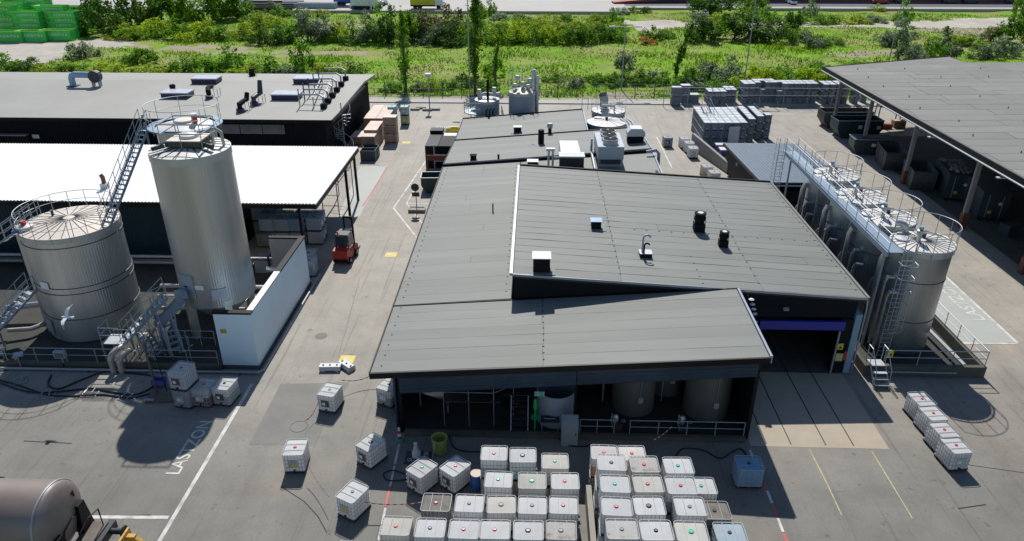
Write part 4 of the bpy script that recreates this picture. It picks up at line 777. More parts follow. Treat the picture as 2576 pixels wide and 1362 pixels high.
MB().tube([(-18.2, 44.5, .5), (-17.2, 44.5, .6), (-16.8, 44.5, 1.2), (-17.2, 44.5, 1.9), (-18.4, 44.5, 2.0)], .2, 10).build('pipe_bend', 'pipe_clad', ww, True)
def flight(label, A_, B_, wd=.8, steps=10, rail=1.0, landing=None, mat='galv', name='steel_stair'):
    t = thing(name, label, 'stairs', (A_[0], A_[1], 0)); A_, B_ = Vector(A_), Vector(B_); d = B_ - A_; sd_ = Vector((-d.y, d.x, 0)).normalized() * wd / 2
    for s in (-1, 1):
        MB().tube([A_ + sd_ * s, B_ + sd_ * s], .08, 4).build('stringer', 'galv_blue', t)
        for hh in (rail, rail * .5): MB().tube([A_ + sd_ * s + Vector((0, 0, hh)), B_ + sd_ * s + Vector((0, 0, hh))], .024, 6).build('rail', 'galv_light', t)
        for i in range(5): MB().tube([A_ + d * (i / 4) + sd_ * s, A_ + d * (i / 4) + sd_ * s + Vector((0, 0, rail))], .022, 6).build('post', 'galv_light', t)
    me = MB().box(-.13, -wd / 2 + .04, -.015, .13, wd / 2 - .04, .015).mesh('tread', mat)
    for i in range(1, steps): o = inst('tread', me, t, A_ + d * (i / steps)); o.rotation_euler = (0, 0, math.atan2(d.y, d.x))
    if landing:
        x0, y0, x1, y1, z = landing; MB().box(x0, y0, z - .05, x1, y1, z).build('landing', mat, t)
        for x in (x0 + .05, x1 - .05):
            for y in (y0 + .05, y1 - .05): MB().box(x - .04, y - .04, .01, x + .04, y + .04, z - .052).build('landing_leg', 'galv', t); MB().tube([(x, y, z), (x, y, z + 1.05)], .022, 6).build('post', 'galv_light', t)
        for z_ in (.55, 1.05): MB().tube([(x0 + .05, y1 - .05, z + z_), (x0 + .05, y0 + .05, z + z_), (x1 - .05, y0 + .05, z + z_)], .024, 6).build('rail', 'galv_light', t)
    return t
flight('galvanised stair climbing from the bund towards the silo hopper', (-24.3, 36.1, 1.35), (-22.0, 37.7, 3.6), .95, 9, 1.0, (-25.5, 35.7, -24.2, 36.8, 1.35))
flight('lower galvanised stair descending from the silo stair landing', (-22.4, 36.2, .1), (-23.6, 36.9, 1.6), .7, 7, .95)
flight('galvanised stair on the far left rising to the squat tank landing', (-33.0, 37.0, 1.2), (-31.6, 39.6, 2.9), .9, 9, 1.0, (-33.6, 35.6, -32.4, 36.95, 1.2)); flight('short lower stair from the yard up to the far left landing', (-32.0, 35.5, .1), (-33.0, 36.2, 1.15), .8, 5, .95)
flight('steel stair hooked over the railing at the squat tank roof edge', (-34.6, 42.0, 4.9), (-31.2, 41.4, 7.0), .7, 9, 1.05)
flight('narrow steel stair crossing behind the silo stair', (-21.3, 36.3, .3), (-22.8, 37.9, 2.5), .7, 8, 1.0)
guard_rail('galvanised rail around the silo stair top landing', [(-23.2, 37.0, 2.9), (-22.4, 38.3, 2.9), (-21.6, 38.5, 2.9)], 1.05, .7, .022)
guard_rail('galvanised rail on the lower bund walkway behind the kerb', [(-25.3, 36.9, .6), (-19.2, 36.9, .6)], 1.0, .9, .02)
vp = thing('vertical_pipes', 'cluster of thin upright pipes and valves below the silo stair', 'pipes', (-22.9, 36.6, 0))
rq = random.Random(8)
for i in range(12):
    x, y, h = rq.uniform(-24.4, -20.4), rq.uniform(35.9, 37.4), rq.uniform(.7, 2.4); MB().tube([(x, y, .01), (x, y, h), (x + rq.uniform(-.5, .5), y + rq.uniform(-.2, .3), h + rq.uniform(-.2, .3))], rq.uniform(.02, .05), 6).build('pipe', rq.choice(('galv', 'pipe_clad', 'galv_blue')), vp, True)
for i in range(5): MB().tube(arc(rq.uniform(-24, -21), 36.2, rq.uniform(.5, 1.1), .1, 0, 6.283, 10), .018, 5).build('valve_wheel', 'galv', vp)
pls = thing('pallet_stack', 'short stack of wooden pallets in the bund behind the far left stair', 'pallets', (-36, 39, 0))
for k in range(5): MB().box(-36.6, 38.6, .01 + k * .15, -35.4, 39.4, .12 + k * .15).build('pallet', 'wood', pls)
cv2 = thing('screw_conveyor', 'blue-grey box conveyor sloping up to the silo hopper', 'conveyor', (-22.4, 37.6, 0)); MB().obox((-21.9, 37.5, 2.55), (2.3, .5, .5), R(28), 0, R(-42)).build('trough', 'galv_blue', cv2); MB().obox((-21.2, 37.9, 3.55), (.7, .5, .45), R(28)).build('drive', 'galv_blue', cv2); MB().tube([(-22.4, 37.25, .01), (-22.3, 37.3, 2.1)], .05, 6).build('leg', 'galv', cv2); MB().tube([(-21.7, 37.2, .01), (-21.6, 37.4, 2.4)], .05, 6).build('leg', 'galv', cv2)
bp_ = thing('bund_pipework', 'cladded pipes low in the bund behind the rail', 'pipes', (-22, 38, 0))
for z, y in ((.5, 41.5), (1.0, 42.2), (1.5, 42.8)): MB().tube([(-25.2, y, z), (-17.5, y, z)], .13, 8).build('pipe', 'pipe_clad', bp_, True)
MB().tube([(-33.0, 38.2, .6), (-31.8, 38.6, .5), (-31.5, 39.0, .5), (-31.4, 39.4, .5)], .14, 8).build('pipe', 'pipe_beige', bp_, True); MB().tube([(-35.5, 36.5, .5), (-33.2, 39.0, 1.3)], .13, 8).build('pipe', 'pipe_clad', bp_, True); MB().tube([(-34.5, 40.5, .9), (-31.4, 41.0, 1.1)], .2, 8).build('pipe', 'pipe_clad', bp_, True)
jb = thing('control_box', 'light grey control box mounted on the bund guard rail', 'box', (-27.6, 35.1, .9)); MB().box(-28.0, 34.95, .75, -27.35, 35.19, 1.2).build('case', 'grey_steel', jb); MB().box(-27.93, 34.93, .82, -27.42, 34.948, 1.13).build('window', 'window', jb); MB().box(-27.72, 35.1, .02, -27.64, 35.18, .748).build('post', 'galv', jb)
fl = thing('floodlight', 'small floodlight on a post by the bund kerb', 'light', (-30.2, 34.95, 0)); MB().tube([(-30.2, 34.95, .01), (-30.2, 34.95, .95)], .035, 6).build('post', 'galv', fl); MB().obox((-30.05, 34.9, 1.02), (.5, .3, .1), .4, .5).build('lamp', 'galv_light', fl)
p = at(395, 1003); jm = thing('jib_mast', 'brown steel mast on a broad base plate beside stacked containers', 'mast', p); MB().obox((p.x + .25, p.y + .25, .07), (1.5, 1.3, .12), .1).build('base_plate', 'steel_brown', jm); MB().tube([(p.x - .1, p.y + .3, .13), (p.x - .25, p.y + .5, 3.2), (p.x + .35, p.y + .9, 4.0)], .07, 8).build('mast', 'steel_brown', jm, True); MB().tube([(p.x + .3, p.y + .6, .13), (p.x + .15, p.y + .6, 3.4)], .03, 6).build('cable', 'rubber', jm); MB().obox((p.x - .3, p.y - .3, .1), (.5, .14, .1)).build('clamp', 'galv_light', jm)
p = at(402, 972); bb = thing('storage_bin', 'small dark blue plastic bin on the mast base plate', 'bin', p); MB().box(p.x - .35, p.y - .2, .14, p.x + .35, p.y + .25, .17).build('floor', 'blue_box', bb)
for x0, y0, x1, y1 in ((-.35, -.2, .35, -.17), (-.35, .22, .35, .25), (-.35, -.17, -.32, .22), (.32, -.17, .35, .22)): MB().box(p.x + x0, p.y + y0, .172, p.x + x1, p.y + y1, .5).build('side', 'blue_box', bb)
hose('long black hose draped over trestles in front of the bund', [(0, 965), (60, 985), (110, 990), (170, 985), (230, 980), (290, 990), (340, 995), (385, 975), (395, 955), (370, 945), (310, 940), (260, 938), (200, 960), (150, 980), (122, 970), (130, 945)], .05); hose('second black hose lying parallel in front of the bund', [(-10, 955), (50, 972), (120, 995), (190, 998), (260, 995), (330, 1003), (400, 985)], .045)
for i, (px, py, a) in enumerate(((48, 960, .5), (118, 995, .3), (228, 990, .1), (322, 1002, -.4))):
    p = at(px, py); t = thing('hose_trestle', 'low square tube trestle carrying the black hoses', 'trestle', p, a, 'hose trestles')
    for y in (-.35, .35): MB().tube([(-.4, y, .03), (.4, y, .03)], .025, 5).build('foot', 'galv', t, local=True)
    for x in (-.4, .4): MB().tube([(x, -.35, .03), (x, .35, .03)], .02, 5).build('cross_bar', 'galv', t, local=True); MB().tube([(x * .5, -.2, .03), (x * .5, -.2, .2), (x * .5, .2, .2), (x * .5, .2, .03)], .018, 5).build('saddle', 'galv', t, local=True)
# ================================================================ tank wagon, bottom left
wg = thing('tank_wagon', 'weathered brown-grey railway tank wagon with domed end and buffers', 'wagon', (-22, 21, 0)); WX = -18.95
mt = Matrix.Translation((0, 21, 2.62)) @ Matrix.Rotation(R(90), 4, 'Y')
MB().lathe([(1.45, -30), (1.45, WX)] , 48).xf(mt).build('tank_shell', 'wagon', wg, True); MB().lathe([(1.452, WX + .004), (1.44, WX + .08), (1.36, WX + .2), (1.15, WX + .31), (.8, WX + .38), (.4, WX + .42), (.02, WX + .43)], 48).xf(mt).build('domed_end', 'wagon', wg, True)
MB().tube([(WX + .01, 21 + 1.46 * math.cos(a * .131), 2.62 + 1.46 * math.sin(a * .131)) for a in range(48)], .045, 6, True).build('weld_ring', 'galv', wg, True); MB().tube([(-21.6, 21 + 1.47 * math.cos(a * .131), 2.62 + 1.47 * math.sin(a * .131)) for a in range(48)], .04, 6, True).build('strap', 'steel_dark', wg, True)
MB().obox((WX + .36, 20.75, 2.9), (.02, .55, .1), 0, R(-45)).build('reflective_strip', 'sticker', wg); MB().obox((WX + .32, 21.75, 3.1), (.1, .2, .3)).build('lamp_bracket', 'black_trim', wg)
MB().box(-30, 19.9, .85, -17.6, 20.1, 1.15).build('sole_bar', 'steel_dark', wg); MB().box(-30, 21.9, .85, -17.6, 22.1, 1.15).build('sole_bar', 'steel_dark', wg); MB().box(-17.85, 19.7, .8, -17.55, 22.3, 1.2).build('headstock', 'steel_dark', wg); MB().prism([(21.4, 1.15), (22.2, 1.15), (22.0, 2.6), (21.6, 2.6)], -18.65, -18.4, 'x').build('end_bracket', 'black_trim', wg); MB().prism([(19.8, 1.15), (20.6, 1.15), (20.4, 2.3), (20.0, 2.3)], -18.65, -18.4, 'x').build('end_bracket', 'black_trim', wg)
MB().box(-18.55, 19.85, 1.2, -17.75, 22.1, 1.28).build('end_platform', 'steel_brown', wg)
for y in (20.15, 21.85):
    MB().tube([(-17.55, y, 1.0), (-17.05, y, 1.0)], .13, 12).build('buffer_shank', 'steel_dark', wg, True); MB().lathe([(.25, 0), (.25, .07)], 20).xf(Matrix.Translation((-17.05, y, 1.0)) @ Matrix.Rotation(R(90), 4, 'Y')).build('buffer_head', 'steel_dark', wg)
for x in (-18.5, -17.85): MB().tube([(x, 21.9, 1.28), (x, 21.9, 2.2), (x, 21.2, 2.35), (x, 20.6, 2.2), (x, 20.3, 1.28)], .025, 6).build('handrail', 'black_trim', wg)
for x in (-20, -22.5):
    for y in (20.2, 21.75): MB().lathe([(.46, -.06), (.46, .06)], 24).xf(Matrix.Translation((x, y, .47)) @ Matrix.Rotation(R(90), 4, 'X')).build('wheel', 'steel_dark', wg)
MB().box(-20.3, 20.3, .4, -19.7, 21.7, .84).build('bogie', 'steel_dark', wg); MB().box(-22.8, 20.3, .4, -22.2, 21.7, .84).build('bogie', 'steel_dark', wg)
for y in (20.2, 21.75): MB().box(-30, y - .035, .006, -16.0, y + .035, .014).build('rail_head', 'galv', setting(sheet('rail_track', rect(-30, y - .08, -16, y + .08), .005, 'groove')))
bs = thing('buffer_stop', 'yellow rusty steel buffer stop beam in front of the wagon', 'buffer stop', (-16.4, 20.6, 0))
for y in (20.1, 21.6): MB().prism([(-16.75, .015), (-16.45, .015), (-16.4, 1.05), (-16.75, 1.05)], y - .1, y + .1, 'y').build('upright', 'yellow_steel', bs); MB().add([(-16.45, y - .09, 1.0), (-16.45, y + .09, 1.0), (-15.5, y + .09, .1), (-15.5, y - .09, .1), (-16.45, y - .09, .8), (-16.45, y + .09, .8), (-15.7, y + .09, .02), (-15.7, y - .09, .02)], [(0, 1, 2, 3), (7, 6, 5, 4), (0, 3, 7, 4), (1, 5, 6, 2), (2, 6, 7, 3), (0, 4, 5, 1)]).build('raker', 'yellow_steel', bs)
MB().box(-16.85, 19.9, .85, -16.76, 21.9, 1.2).build('stop_beam', 'yellow_steel', bs)
# ================================================================ forklift
p = at(862, 664); fk = thing('forklift', 'red counterbalance forklift with raised black mast seen from behind', 'forklift', (p.x, p.y + .2, 0), R(-6))
def FB(name, mat, f, smooth=False): m_ = MB(); f(m_); return m_.build(name, mat, fk, smooth, local=True)
FB('counterweight', 'forklift_red', lambda m: m.prism([(-.2, .35), (.45, .3), (.5, .75), (.45, 1.15), (-.05, 1.25), (-.2, 1.0)], -.58, .58, 'x').xf(Matrix.Rotation(math.pi, 4, 'Z') @ Matrix.Translation((0, 0, 0))))
FB('body', 'forklift_red', lambda m: m.box(-.55, .2, .3, .55, 1.75, .85).box(-.5, .25, .86, .5, .75, 1.1)); FB('bumper', 'black_trim', lambda m: m.box(-.56, -.5, .3, .56, -.44, .5))
FB('seat', 'red_sign', lambda m: m.box(-.25, .3, 1.105, .25, .8, 1.22).box(-.25, .25, 1.1, .25, .34, 1.65))
for x in (-.5, .5):
    FB('cab_post', 'black_trim', lambda m: m.tube([(x, .1, 1.0), (x * .92, .25, 2.15)], .04, 6)); FB('cab_post', 'black_trim', lambda m: m.tube([(x, 1.6, .85), (x * .92, 1.3, 2.15)], .04, 6)); FB('side_window', 'glass', lambda m: m.quad((x * .99, .2, 1.15), (x * .99, 1.5, 1.1), (x * .92, 1.25, 2.1), (x * .92, .3, 2.1)))
FB('cab_roof', 'steel_dark', lambda m: m.box(-.48, .2, 2.16, .48, 1.35, 2.24)); FB('rear_window', 'glass', lambda m: m.quad((-.44, .14, 1.3), (.44, .14, 1.3), (.42, .24, 2.1), (-.42, .24, 2.1))); FB('beacon', 'orange_lamp', lambda m: m.lathe([(.07, 2.25), (.06, 2.4)], 10, (-.35, .4, 0)))
for x in (-.32, .32): FB('mast_rail', 'black_trim', lambda m: m.box(x - .06, 1.8, .1, x + .06, 1.95, 3.1))
FB('mast_crossbar', 'black_trim', lambda m: m.box(-.26, 1.82, 2.95, .26, 1.93, 3.08).box(-.26, 1.82, 1.6, .26, 1.93, 1.72)); FB('carriage', 'black_trim', lambda m: m.box(-.55, 1.96, .3, .55, 2.02, .8))
for x in (-.3, .3): FB('fork', 'steel_dark', lambda m: m.box(x - .06, 2.03, .1, x + .06, 2.08, .7).box(x - .06, 2.081, .08, x + .06, 3.1, .13))
for x in (-.5, .5):
    for y, r_ in ((-.05, .27), (1.45, .34)):
        w_ = FB('wheel', 'rubber_tyre', lambda m: m.lathe([(r_, -.12), (r_, .12)], 20).xf(Matrix.Translation((x * 1.1, y, r_ + .004)) @ Matrix.Rotation(R(90), 4, 'Y')), True); MB().lathe([(r_ * .5, -.13), (r_ * .5, .13)], 14).xf(Matrix.Translation((x * 1.1, y, r_ + .004)) @ Matrix.Rotation(R(90), 4, 'Y')).build('rim', 'galv', w_)
# ================================================================ gull in flight
p = atY(168, 798, 33); gu = tag(inst('gull', None), 'white gull gliding with spread wings in front of the squat tank', 'bird')
m = MB()
rings = [(-.34, .0, .01), (-.28, .035, .03), (-.2, .055, .05), (-.05, .07, .06), (.1, .06, .05), (.22, .035, .03), (.3, .06, .012), (.42, .085, .008)]
vs = []
for (x, w_, h_) in rings: vs += [(x, w_ * math.cos(a), h_ * math.sin(a)) for a in [i * math.pi / 4 for i in range(8)]]
fs = [(i * 8 + j, i * 8 + (j + 1) % 8, (i + 1) * 8 + (j + 1) % 8, (i + 1) * 8 + j) for i in range(len(rings) - 1) for j in range(8)] + [tuple(range(8)), tuple(reversed(range((len(rings) - 1) * 8, len(rings) * 8)))]
m.add(vs, fs)
for s in (-1, 1):
    W = [(0, -.12, .09, .02), (.28, -.16, .06, .1), (.5, -.05, .1, .12), (.72, .12, .17, .06)]; base = len(m.v); vs = []
    for (y, xa_, xb_, z) in W: vs += [(xa_, s * (y + .04), z + .012), (xb_, s * (y + .04), z + .01), (xb_, s * (y + .04), z), (xa_, s * (y + .04), z)]
    fs = []
    for i in range(3):
        for j in range(4): fs.append((i * 4 + j, i * 4 + (j + 1) % 4, (i + 1) * 4 + (j + 1) % 4, (i + 1) * 4 + j))
    fs += [(0, 1, 2, 3), (15, 14, 13, 12)]; k0 = len(m.f); m.add(vs, fs)
    for i in range(8, 12): m.mi[k0 + i] = 1
bpy.data.objects.remove(gu)
m.v = [(x * .95, y * .95, z) for x, y, z in m.v]
gu = tag(m.build('gull', ['bird_white', 'bird_grey'], None, True), 'white gull gliding with spread wings in front of the squat tank', 'bird'); gu.location = p; gu.rotation_euler = (R(38), 0, R(-4))
# ================================================================ right tank row
RTH = 6.7
CT = [at(2321, 614, RTH + .2), at(2222, 561, RTH + .2), at(2153, 495, RTH + .2), at(2094, 438, RTH + .2)]
CT = [(22.94, 39.75), (22.45, 43.5), (22.2, 47.3), (22.15, 51.8)]
for i, (x, y) in enumerate(CT):
    t = tank('storage_tank', ('front aluminium tank of the right-hand row with a fat elbow pipe', 'second aluminium tank of the right-hand row from the front stair', 'third aluminium tank of the right-hand row from the front stair', 'rearmost aluminium tank of the right-hand row beside the black shed')[i], x, y, .05, RTH, 1.69, 70, 'alu_tank_blue', 'tank_roof_white', (2.2, 4.8), 'row of four tanks', seams=26 if i == 0 else 14)
    ring_rail(t, x, y, RTH + .05, 1.78, R(-125), R(125), 9, 1.3, 'galv', (1.,)); ring_rail(t, x, y, RTH + .05, 1.78, R(-125), R(125), 1, .12, 'galv', (1.,), .05)
    MB().lathe([(.12, 0), (.12, .5), (.2, .55), (.2, .75), (.08, .8)], 12, (x - .35, y - .2, RTH + .2)).build('valve', 'pipe_clad', t, True); MB().lathe([(.13, .82), (.13, .98)], 10, (x - .35, y - .2, RTH + .2)).build('valve_head', 'duct_blue', t)
    MB().lathe([(.42, 0), (.42, .14), (.05, .2)], 16, (x - 1.0, y + .3, RTH + .1)).build('manhole', 'tank_edge', t, True); MB().lathe([(.12, 0), (.12, .25), (.17, .27)], 10, (x + .3, y + .5, RTH + .2)).build('breather', 'steel_dark', t, True)
    if i == 0: MB().tube([(x - .4, y + 1.35, RTH + .1), (x - .4, y + 1.35, RTH + .4), (x - .5, y + 1.42, RTH + .58), (x - .7, y + 1.5, RTH + .66), (x - .95, y + 1.6, RTH + .66)], .2, 12).build('elbow_pipe', 'pipe_clad', t, True)
    for k, (dy, zt) in enumerate(((-.8, 4.6), (.2, 5.6), (.9, 3.6), (-1.4, 3.9))):
        xx = x - 1.69 - .3; yy = y + dy
        MB().tube([(x - 1.45, yy, zt + .25), (xx + .1, yy, zt + .3), (xx, yy, zt), (xx, yy, .3)], .1 if k != 1 else .16, 8).build('side_pipe', 'pipe_clad', t, True)
wk = thing('tank_walkway', 'blue-grey grating walkway with handrails along the tank tops', 'walkway', (20.8, 47, 0)); wx0, wx1, wy0, wy1, wz = 20.35, 21.2, 38.2, 57.4, RTH + .12
me = MB().box(wx0, 0, wz - .05, wx1, 1.2, wz).mesh('grating', 'galv_blue')
for i in range(16): inst('grating', me, wk, (0, wy0 + i * 1.203, 0))
for x in (wx0 - .05, wx1 + .05): MB().box(x - .04, wy0, wz - .28, x + .04, wy1, wz + .02).build('edge_beam', 'galv_blue', wk)
for f in (1.1, .55): MB().tube([(wx0 - .03, wy0, wz + f), (wx0 - .03, wy1, wz + f)], .024, 6).build('rail', 'galv_light', wk); MB().tube([(wx1 + .03, wy0 + 2.6, wz + f), (wx1 + .03, wy1, wz + f)], .024, 6).build('rail', 'galv_light', wk)
me = MB().tube([(0, 0, 0), (0, 0, 1.1)], .024, 6).mesh('post', 'galv_light')
for i in range(13): inst('post', me, wk, (wx0 - .03, wy0 + i * 1.6, wz)); inst('post', me, wk, (wx1 + .03, wy0 + i * 1.6, wz))
for y in (39, 44, 50, 56.5): MB().box(20.5, y - .06, .01, 20.62, y + .06, wz - .3).build('support_post', 'galv', wk)
def cage_ladder(label, x, y, z1, rot, w_=.5, cage=True):
    t = thing('cage_ladder', label, 'ladder', (x, y, 0), rot)
    for s in (-1, 1): MB().tube([(s * w_ / 2, 0, .02), (s * w_ / 2, 0, z1 + 1.0)], .03, 6).build('stile', 'galv_light', t, local=True)
    me = MB().tube([(-w_ / 2, 0, 0), (w_ / 2, 0, 0)], .018, 5).mesh('rung', 'galv_light')
    for i in range(int(z1 / .3)): inst('rung', me, t, (0, 0, .3 + i * .3), local=True)
    z = 2.3; hm = MB().tube([(w_ / 2 * math.cos(a) * 1.45, -.38 - .38 * math.sin(a) + .38 * (1 if abs(a - math.pi / 2) > 1.5 else 0), 0) for a in [i * math.pi / 10 for i in range(11)]], .022, 5).mesh('hoop', 'galv_light')
    while z < z1 + 1.0: inst('hoop', hm, t, (0, 0, z), local=True); z += .85
    for a in (R(35), R(90), R(145)): MB().tube([(w_ / 2 * math.cos(a) * 1.45, -.38 - .38 * math.sin(a), 2.3), (w_ / 2 * math.cos(a) * 1.45, -.38 - .38 * math.sin(a), z1 + .9)], .018, 5).build('cage_bar', 'galv_light', t, local=True)
cage_ladder('tall galvanised caged ladder climbing to the front of the tank walkway', 21.15, 37.55, RTH, 0, .62); cage_ladder('caged ladder at the rear end of the tank walkway by the shed', 20.2, 57.9, RTH, R(180), .55)
rb = thing('tank_bund', 'low concrete bund wall around the right-hand tank row', 'wall', (23, 36, 0))
for x0, y0, x1, y1 in ((19.35, 35.75, 26.3, 36.0), (26.05, 36.01, 26.3, 57), (19.35, 36.01, 19.55, 57)): MB().box(x0, y0, .003, x1, y1, .72).build('bund_side', 'concrete_dark', rb)
setting(sheet('bund_floor', rect(19.56, 36.01, 26.04, 57), .01, 'bund_floor'))
MB().tube([(25.3, 36.2, .55), (25.1, 41.5, .55)], .11, 8).build('pipe', 'galv_light', rb, True); MB().tube([(20.2, 35.68, .35), (24.6, 35.68, .35), (24.7, 35.9, .5)], .05, 6).build('pipe', 'galv', rb, True)
guard_rail('galvanised guard rail around the front corner of the right-hand bund', [(20.4, 35.85, .72), (26.2, 35.85, .72), (26.2, 43.5, .72)], 1.0, 1.7, .026)
stp = thing('bund_steps', 'small galvanised step platform over the bund wall by the door corner', 'stairs', (19.8, 35, 0))
MB().box(19.45, 35.35, .95, 20.3, 36.0, 1.0).build('platform', 'galv_light', stp); me = MB().box(-.4, -.13, -.02, .4, .13, .02).mesh('tread', 'galv_light')
for i in range(3): inst('tread', me, stp, (19.88, 34.55 + i * .25, .25 + i * .24))
for x in (19.46, 20.3): MB().tube([(x, 34.4, .02), (x, 35.35, .97)], .045, 4).build('stringer', 'galv', stp); MB().tube([(x, 34.55, .2), (x, 34.6, 1.1), (x, 35.5, 2.0), (x, 36.0, 2.0), (x, 36.0, 1.0)], .024, 6).build('handrail', 'galv_light', stp); MB().tube([(x, 35.5, .98), (x, 35.5, 2.0)], .024, 6).build('post', 'galv_light', stp)
s2 = thing('warning_sign', 'yellow triangular hazard sign plate on the bund rail', 'sign', (20.65, 35.8, 1.4)); MB().box(20.5, 35.78, 1.3, 20.8, 35.8, 1.75).build('plate', 'sticker_yellow', s2); MB().prism([(20.55, 1.38), (20.75, 1.38), (20.65, 1.6)], 35.77, 35.777, 'y').build('symbol', 'cap_black', s2)
# ================================================================ black shed
sh = thing('shed', 'small black shed with grey ribbed mono-pitch roof behind the tank row', 'shed', (23.5, 66, 0))
zf = lambda x, y: 3.3 + (y - 60.5) * -.045
for i in range(26):
    xa = 19.5 + i * .29; MB().add([(xa, 59.6, zf(0, 59.6)), (xa + .27, 59.6, zf(0, 59.6)), (xa + .27, 73.2, zf(0, 73.2)), (xa, 73.2, zf(0, 73.2)), (xa, 59.6, zf(0, 59.6) + .05), (xa + .27, 59.6, zf(0, 59.6) + .05), (xa + .27, 73.2, zf(0, 73.2) + .05), (xa, 73.2, zf(0, 73.2) + .05)], [(4, 5, 6, 7), (3, 2, 1, 0), (0, 1, 5, 4), (1, 2, 6, 5), (2, 3, 7, 6), (3, 0, 4, 7)]).build('roof_panel', 'shed_roof', sh)
MB().add([(19.4, 59.5, 3.1), (27.1, 59.5, 3.1), (27.1, 73.25, 2.5), (19.4, 73.25, 2.5), (19.4, 59.5, 3.33), (27.1, 59.5, 3.33), (27.1, 73.25, 2.72), (19.4, 73.25, 2.72)], [(4, 5, 6, 7), (3, 2, 1, 0), (0, 1, 5, 4), (1, 2, 6, 5), (2, 3, 7, 6), (3, 0, 4, 7)]).build('roof_deck', 'black_trim', sh)
MB().box(19.8, 60.0, .01, 26.8, 72.9, 2.48).build('walls', 'black_clad', sh); MB().box(19.3, 59.4, 3.08, 27.2, 59.49, 3.2).build('gutter', 'galv_light', sh); MB().obox((19.6, 67.5, 2.4), (.35, .25, .3), .4).build('wall_lamp', 'duct_blue', sh)
# ================================================================ large hall on the right
ha = thing('open_hall', 'very large open-sided hall with weathered felt roof on concrete columns', 'building', (55, 60, 0))
HX = 35.1
def hz(x, y): return 7.0 + min(x - HX, 22) * .012 + max(0, (x - HX - 22)) * -.01
H0, H1 = 22., 91.2
hr = MB()
PR = [(HX, H0), (110, H0), (110, 99), (53.3, 93.6), (53.2, 97.5), (HX, H1)]
hr.add([(x, y, hz(x, y)) for x, y in PR] + [(x, y, hz(x, y) - .45) for x, y in PR], [(0, 1, 2, 3, 4, 5), (11, 10, 9, 8, 7, 6)] + [(i, i + 6, (i + 1) % 6 + 6, (i + 1) % 6) for i in range(6)]); hro = hr.build('roof', 'roof_felt_hall', ha)
r_ = random.Random(5)
for j in range(34):
    y = H0 + 3 + j * 1.98; x = HX + .25 + r_.uniform(0, .5)
    while x < 88:
        L_ = r_.uniform(5, 9); xe = min(x + L_, 90)
        lim = 97.5 if x > 54 else 91 + (x - HX) * .34
        if y + 1.95 < lim - .2:
            h = r_.uniform(.008, .02); g1, g2 = r_.uniform(.01, .035), r_.uniform(0, .02)
            MB().add([(x + g2, y + g1, hz(x, y) + h), (xe - .03, y + g1, hz(xe, y) + h), (xe - .03, y + 1.95, hz(xe, y) + h), (x + g2, y + 1.95, hz(x, y) + h), (x + g2, y + g1, hz(x, y) - .01), (xe - .03, y + g1, hz(xe, y) - .01), (xe - .03, y + 1.95, hz(xe, y) - .01), (x + g2, y + 1.95, hz(x, y) - .01)], [(0, 1, 2, 3), (4, 5, 1, 0), (5, 6, 2, 1), (7, 4, 0, 3)]).build('roof_strip', 'roof_felt_hall', hro)
        x = xe
q = MB()
for i in range(60): q.lathe([(.06, 0), (.04, .12), (.06, .17)], 6, (HX + 3 + (i % 5) * 7 + r_.uniform(-1, 1), 38 + (i // 5) * 4.7, hz(HX + 3 + (i % 5) * 7, 0)))
stuff(q.build('roof_breathers', 'bitumen', hro))
MB().box(HX - .14, H0, 6.5, HX - .004, H1 + .1, 7.1).build('gutter', 'black_trim', ha); MB().tube([(HX - .2, H0, 6.62), (HX - .2, H1, 6.62)], .07, 8).build('gutter_lip', 'galv', ha)
MB().add([(HX, H1 + .004, 6.5), (53.2, 97.504, 6.6), (53.2, 97.504, 7.3), (HX, H1 + .004, 7.06), (HX, H1 + .1, 6.5), (53.2, 97.6, 6.6), (53.2, 97.6, 7.3), (HX, H1 + .1, 7.06)], [(0, 1, 2, 3), (7, 6, 5, 4), (3, 2, 6, 7)]).build('fascia', 'black_trim', ha)
for i, y in enumerate((88.5, 79.5, 69.2, 58.2, 49.5, 40, 30)):
    c_ = MB().box(36.35, y - .16, 1.35, 36.67, y + .16, 6.55).build('column', 'concrete', ha); MB().box(36.28, y - .24, .01, 36.74, y + .24, 1.345).build('column_guard', 'rust', c_)
    MB().tube([(36.2, y - .26, 1.4), (36.2, y - .26, 6.4)], .05, 6).build('downpipe', 'galv', c_)
for y in (40, 49.5, 58.2, 69.2, 79.5, 88.5): MB().box(36.8, y - .15, 5.9, 90, y + .15, 6.5).build('roof_beam', 'concrete_dark', ha)
MB().box(56, 24, 0, 56.4, 86, 6.4).build('inner_wall', 'concrete_dark', ha); MB().box(36.8, 23.5, 0, 90, 23.8, 6.5).build('end_wall', 'concrete_dark', ha)
for y in (63.5, 52.8): MB().obox((HX - .1, y, 6.35), (.7, .3, .1)).build('bay_lamp', 'white_metal', ha)
setting(sheet('hall_floor_shade', [(36.9, 24), (56, 24), (56, 86), (37.4, 86)], .006, 'concrete_dark'))  # dark sheet laid over the yard to paint the shade under the roof
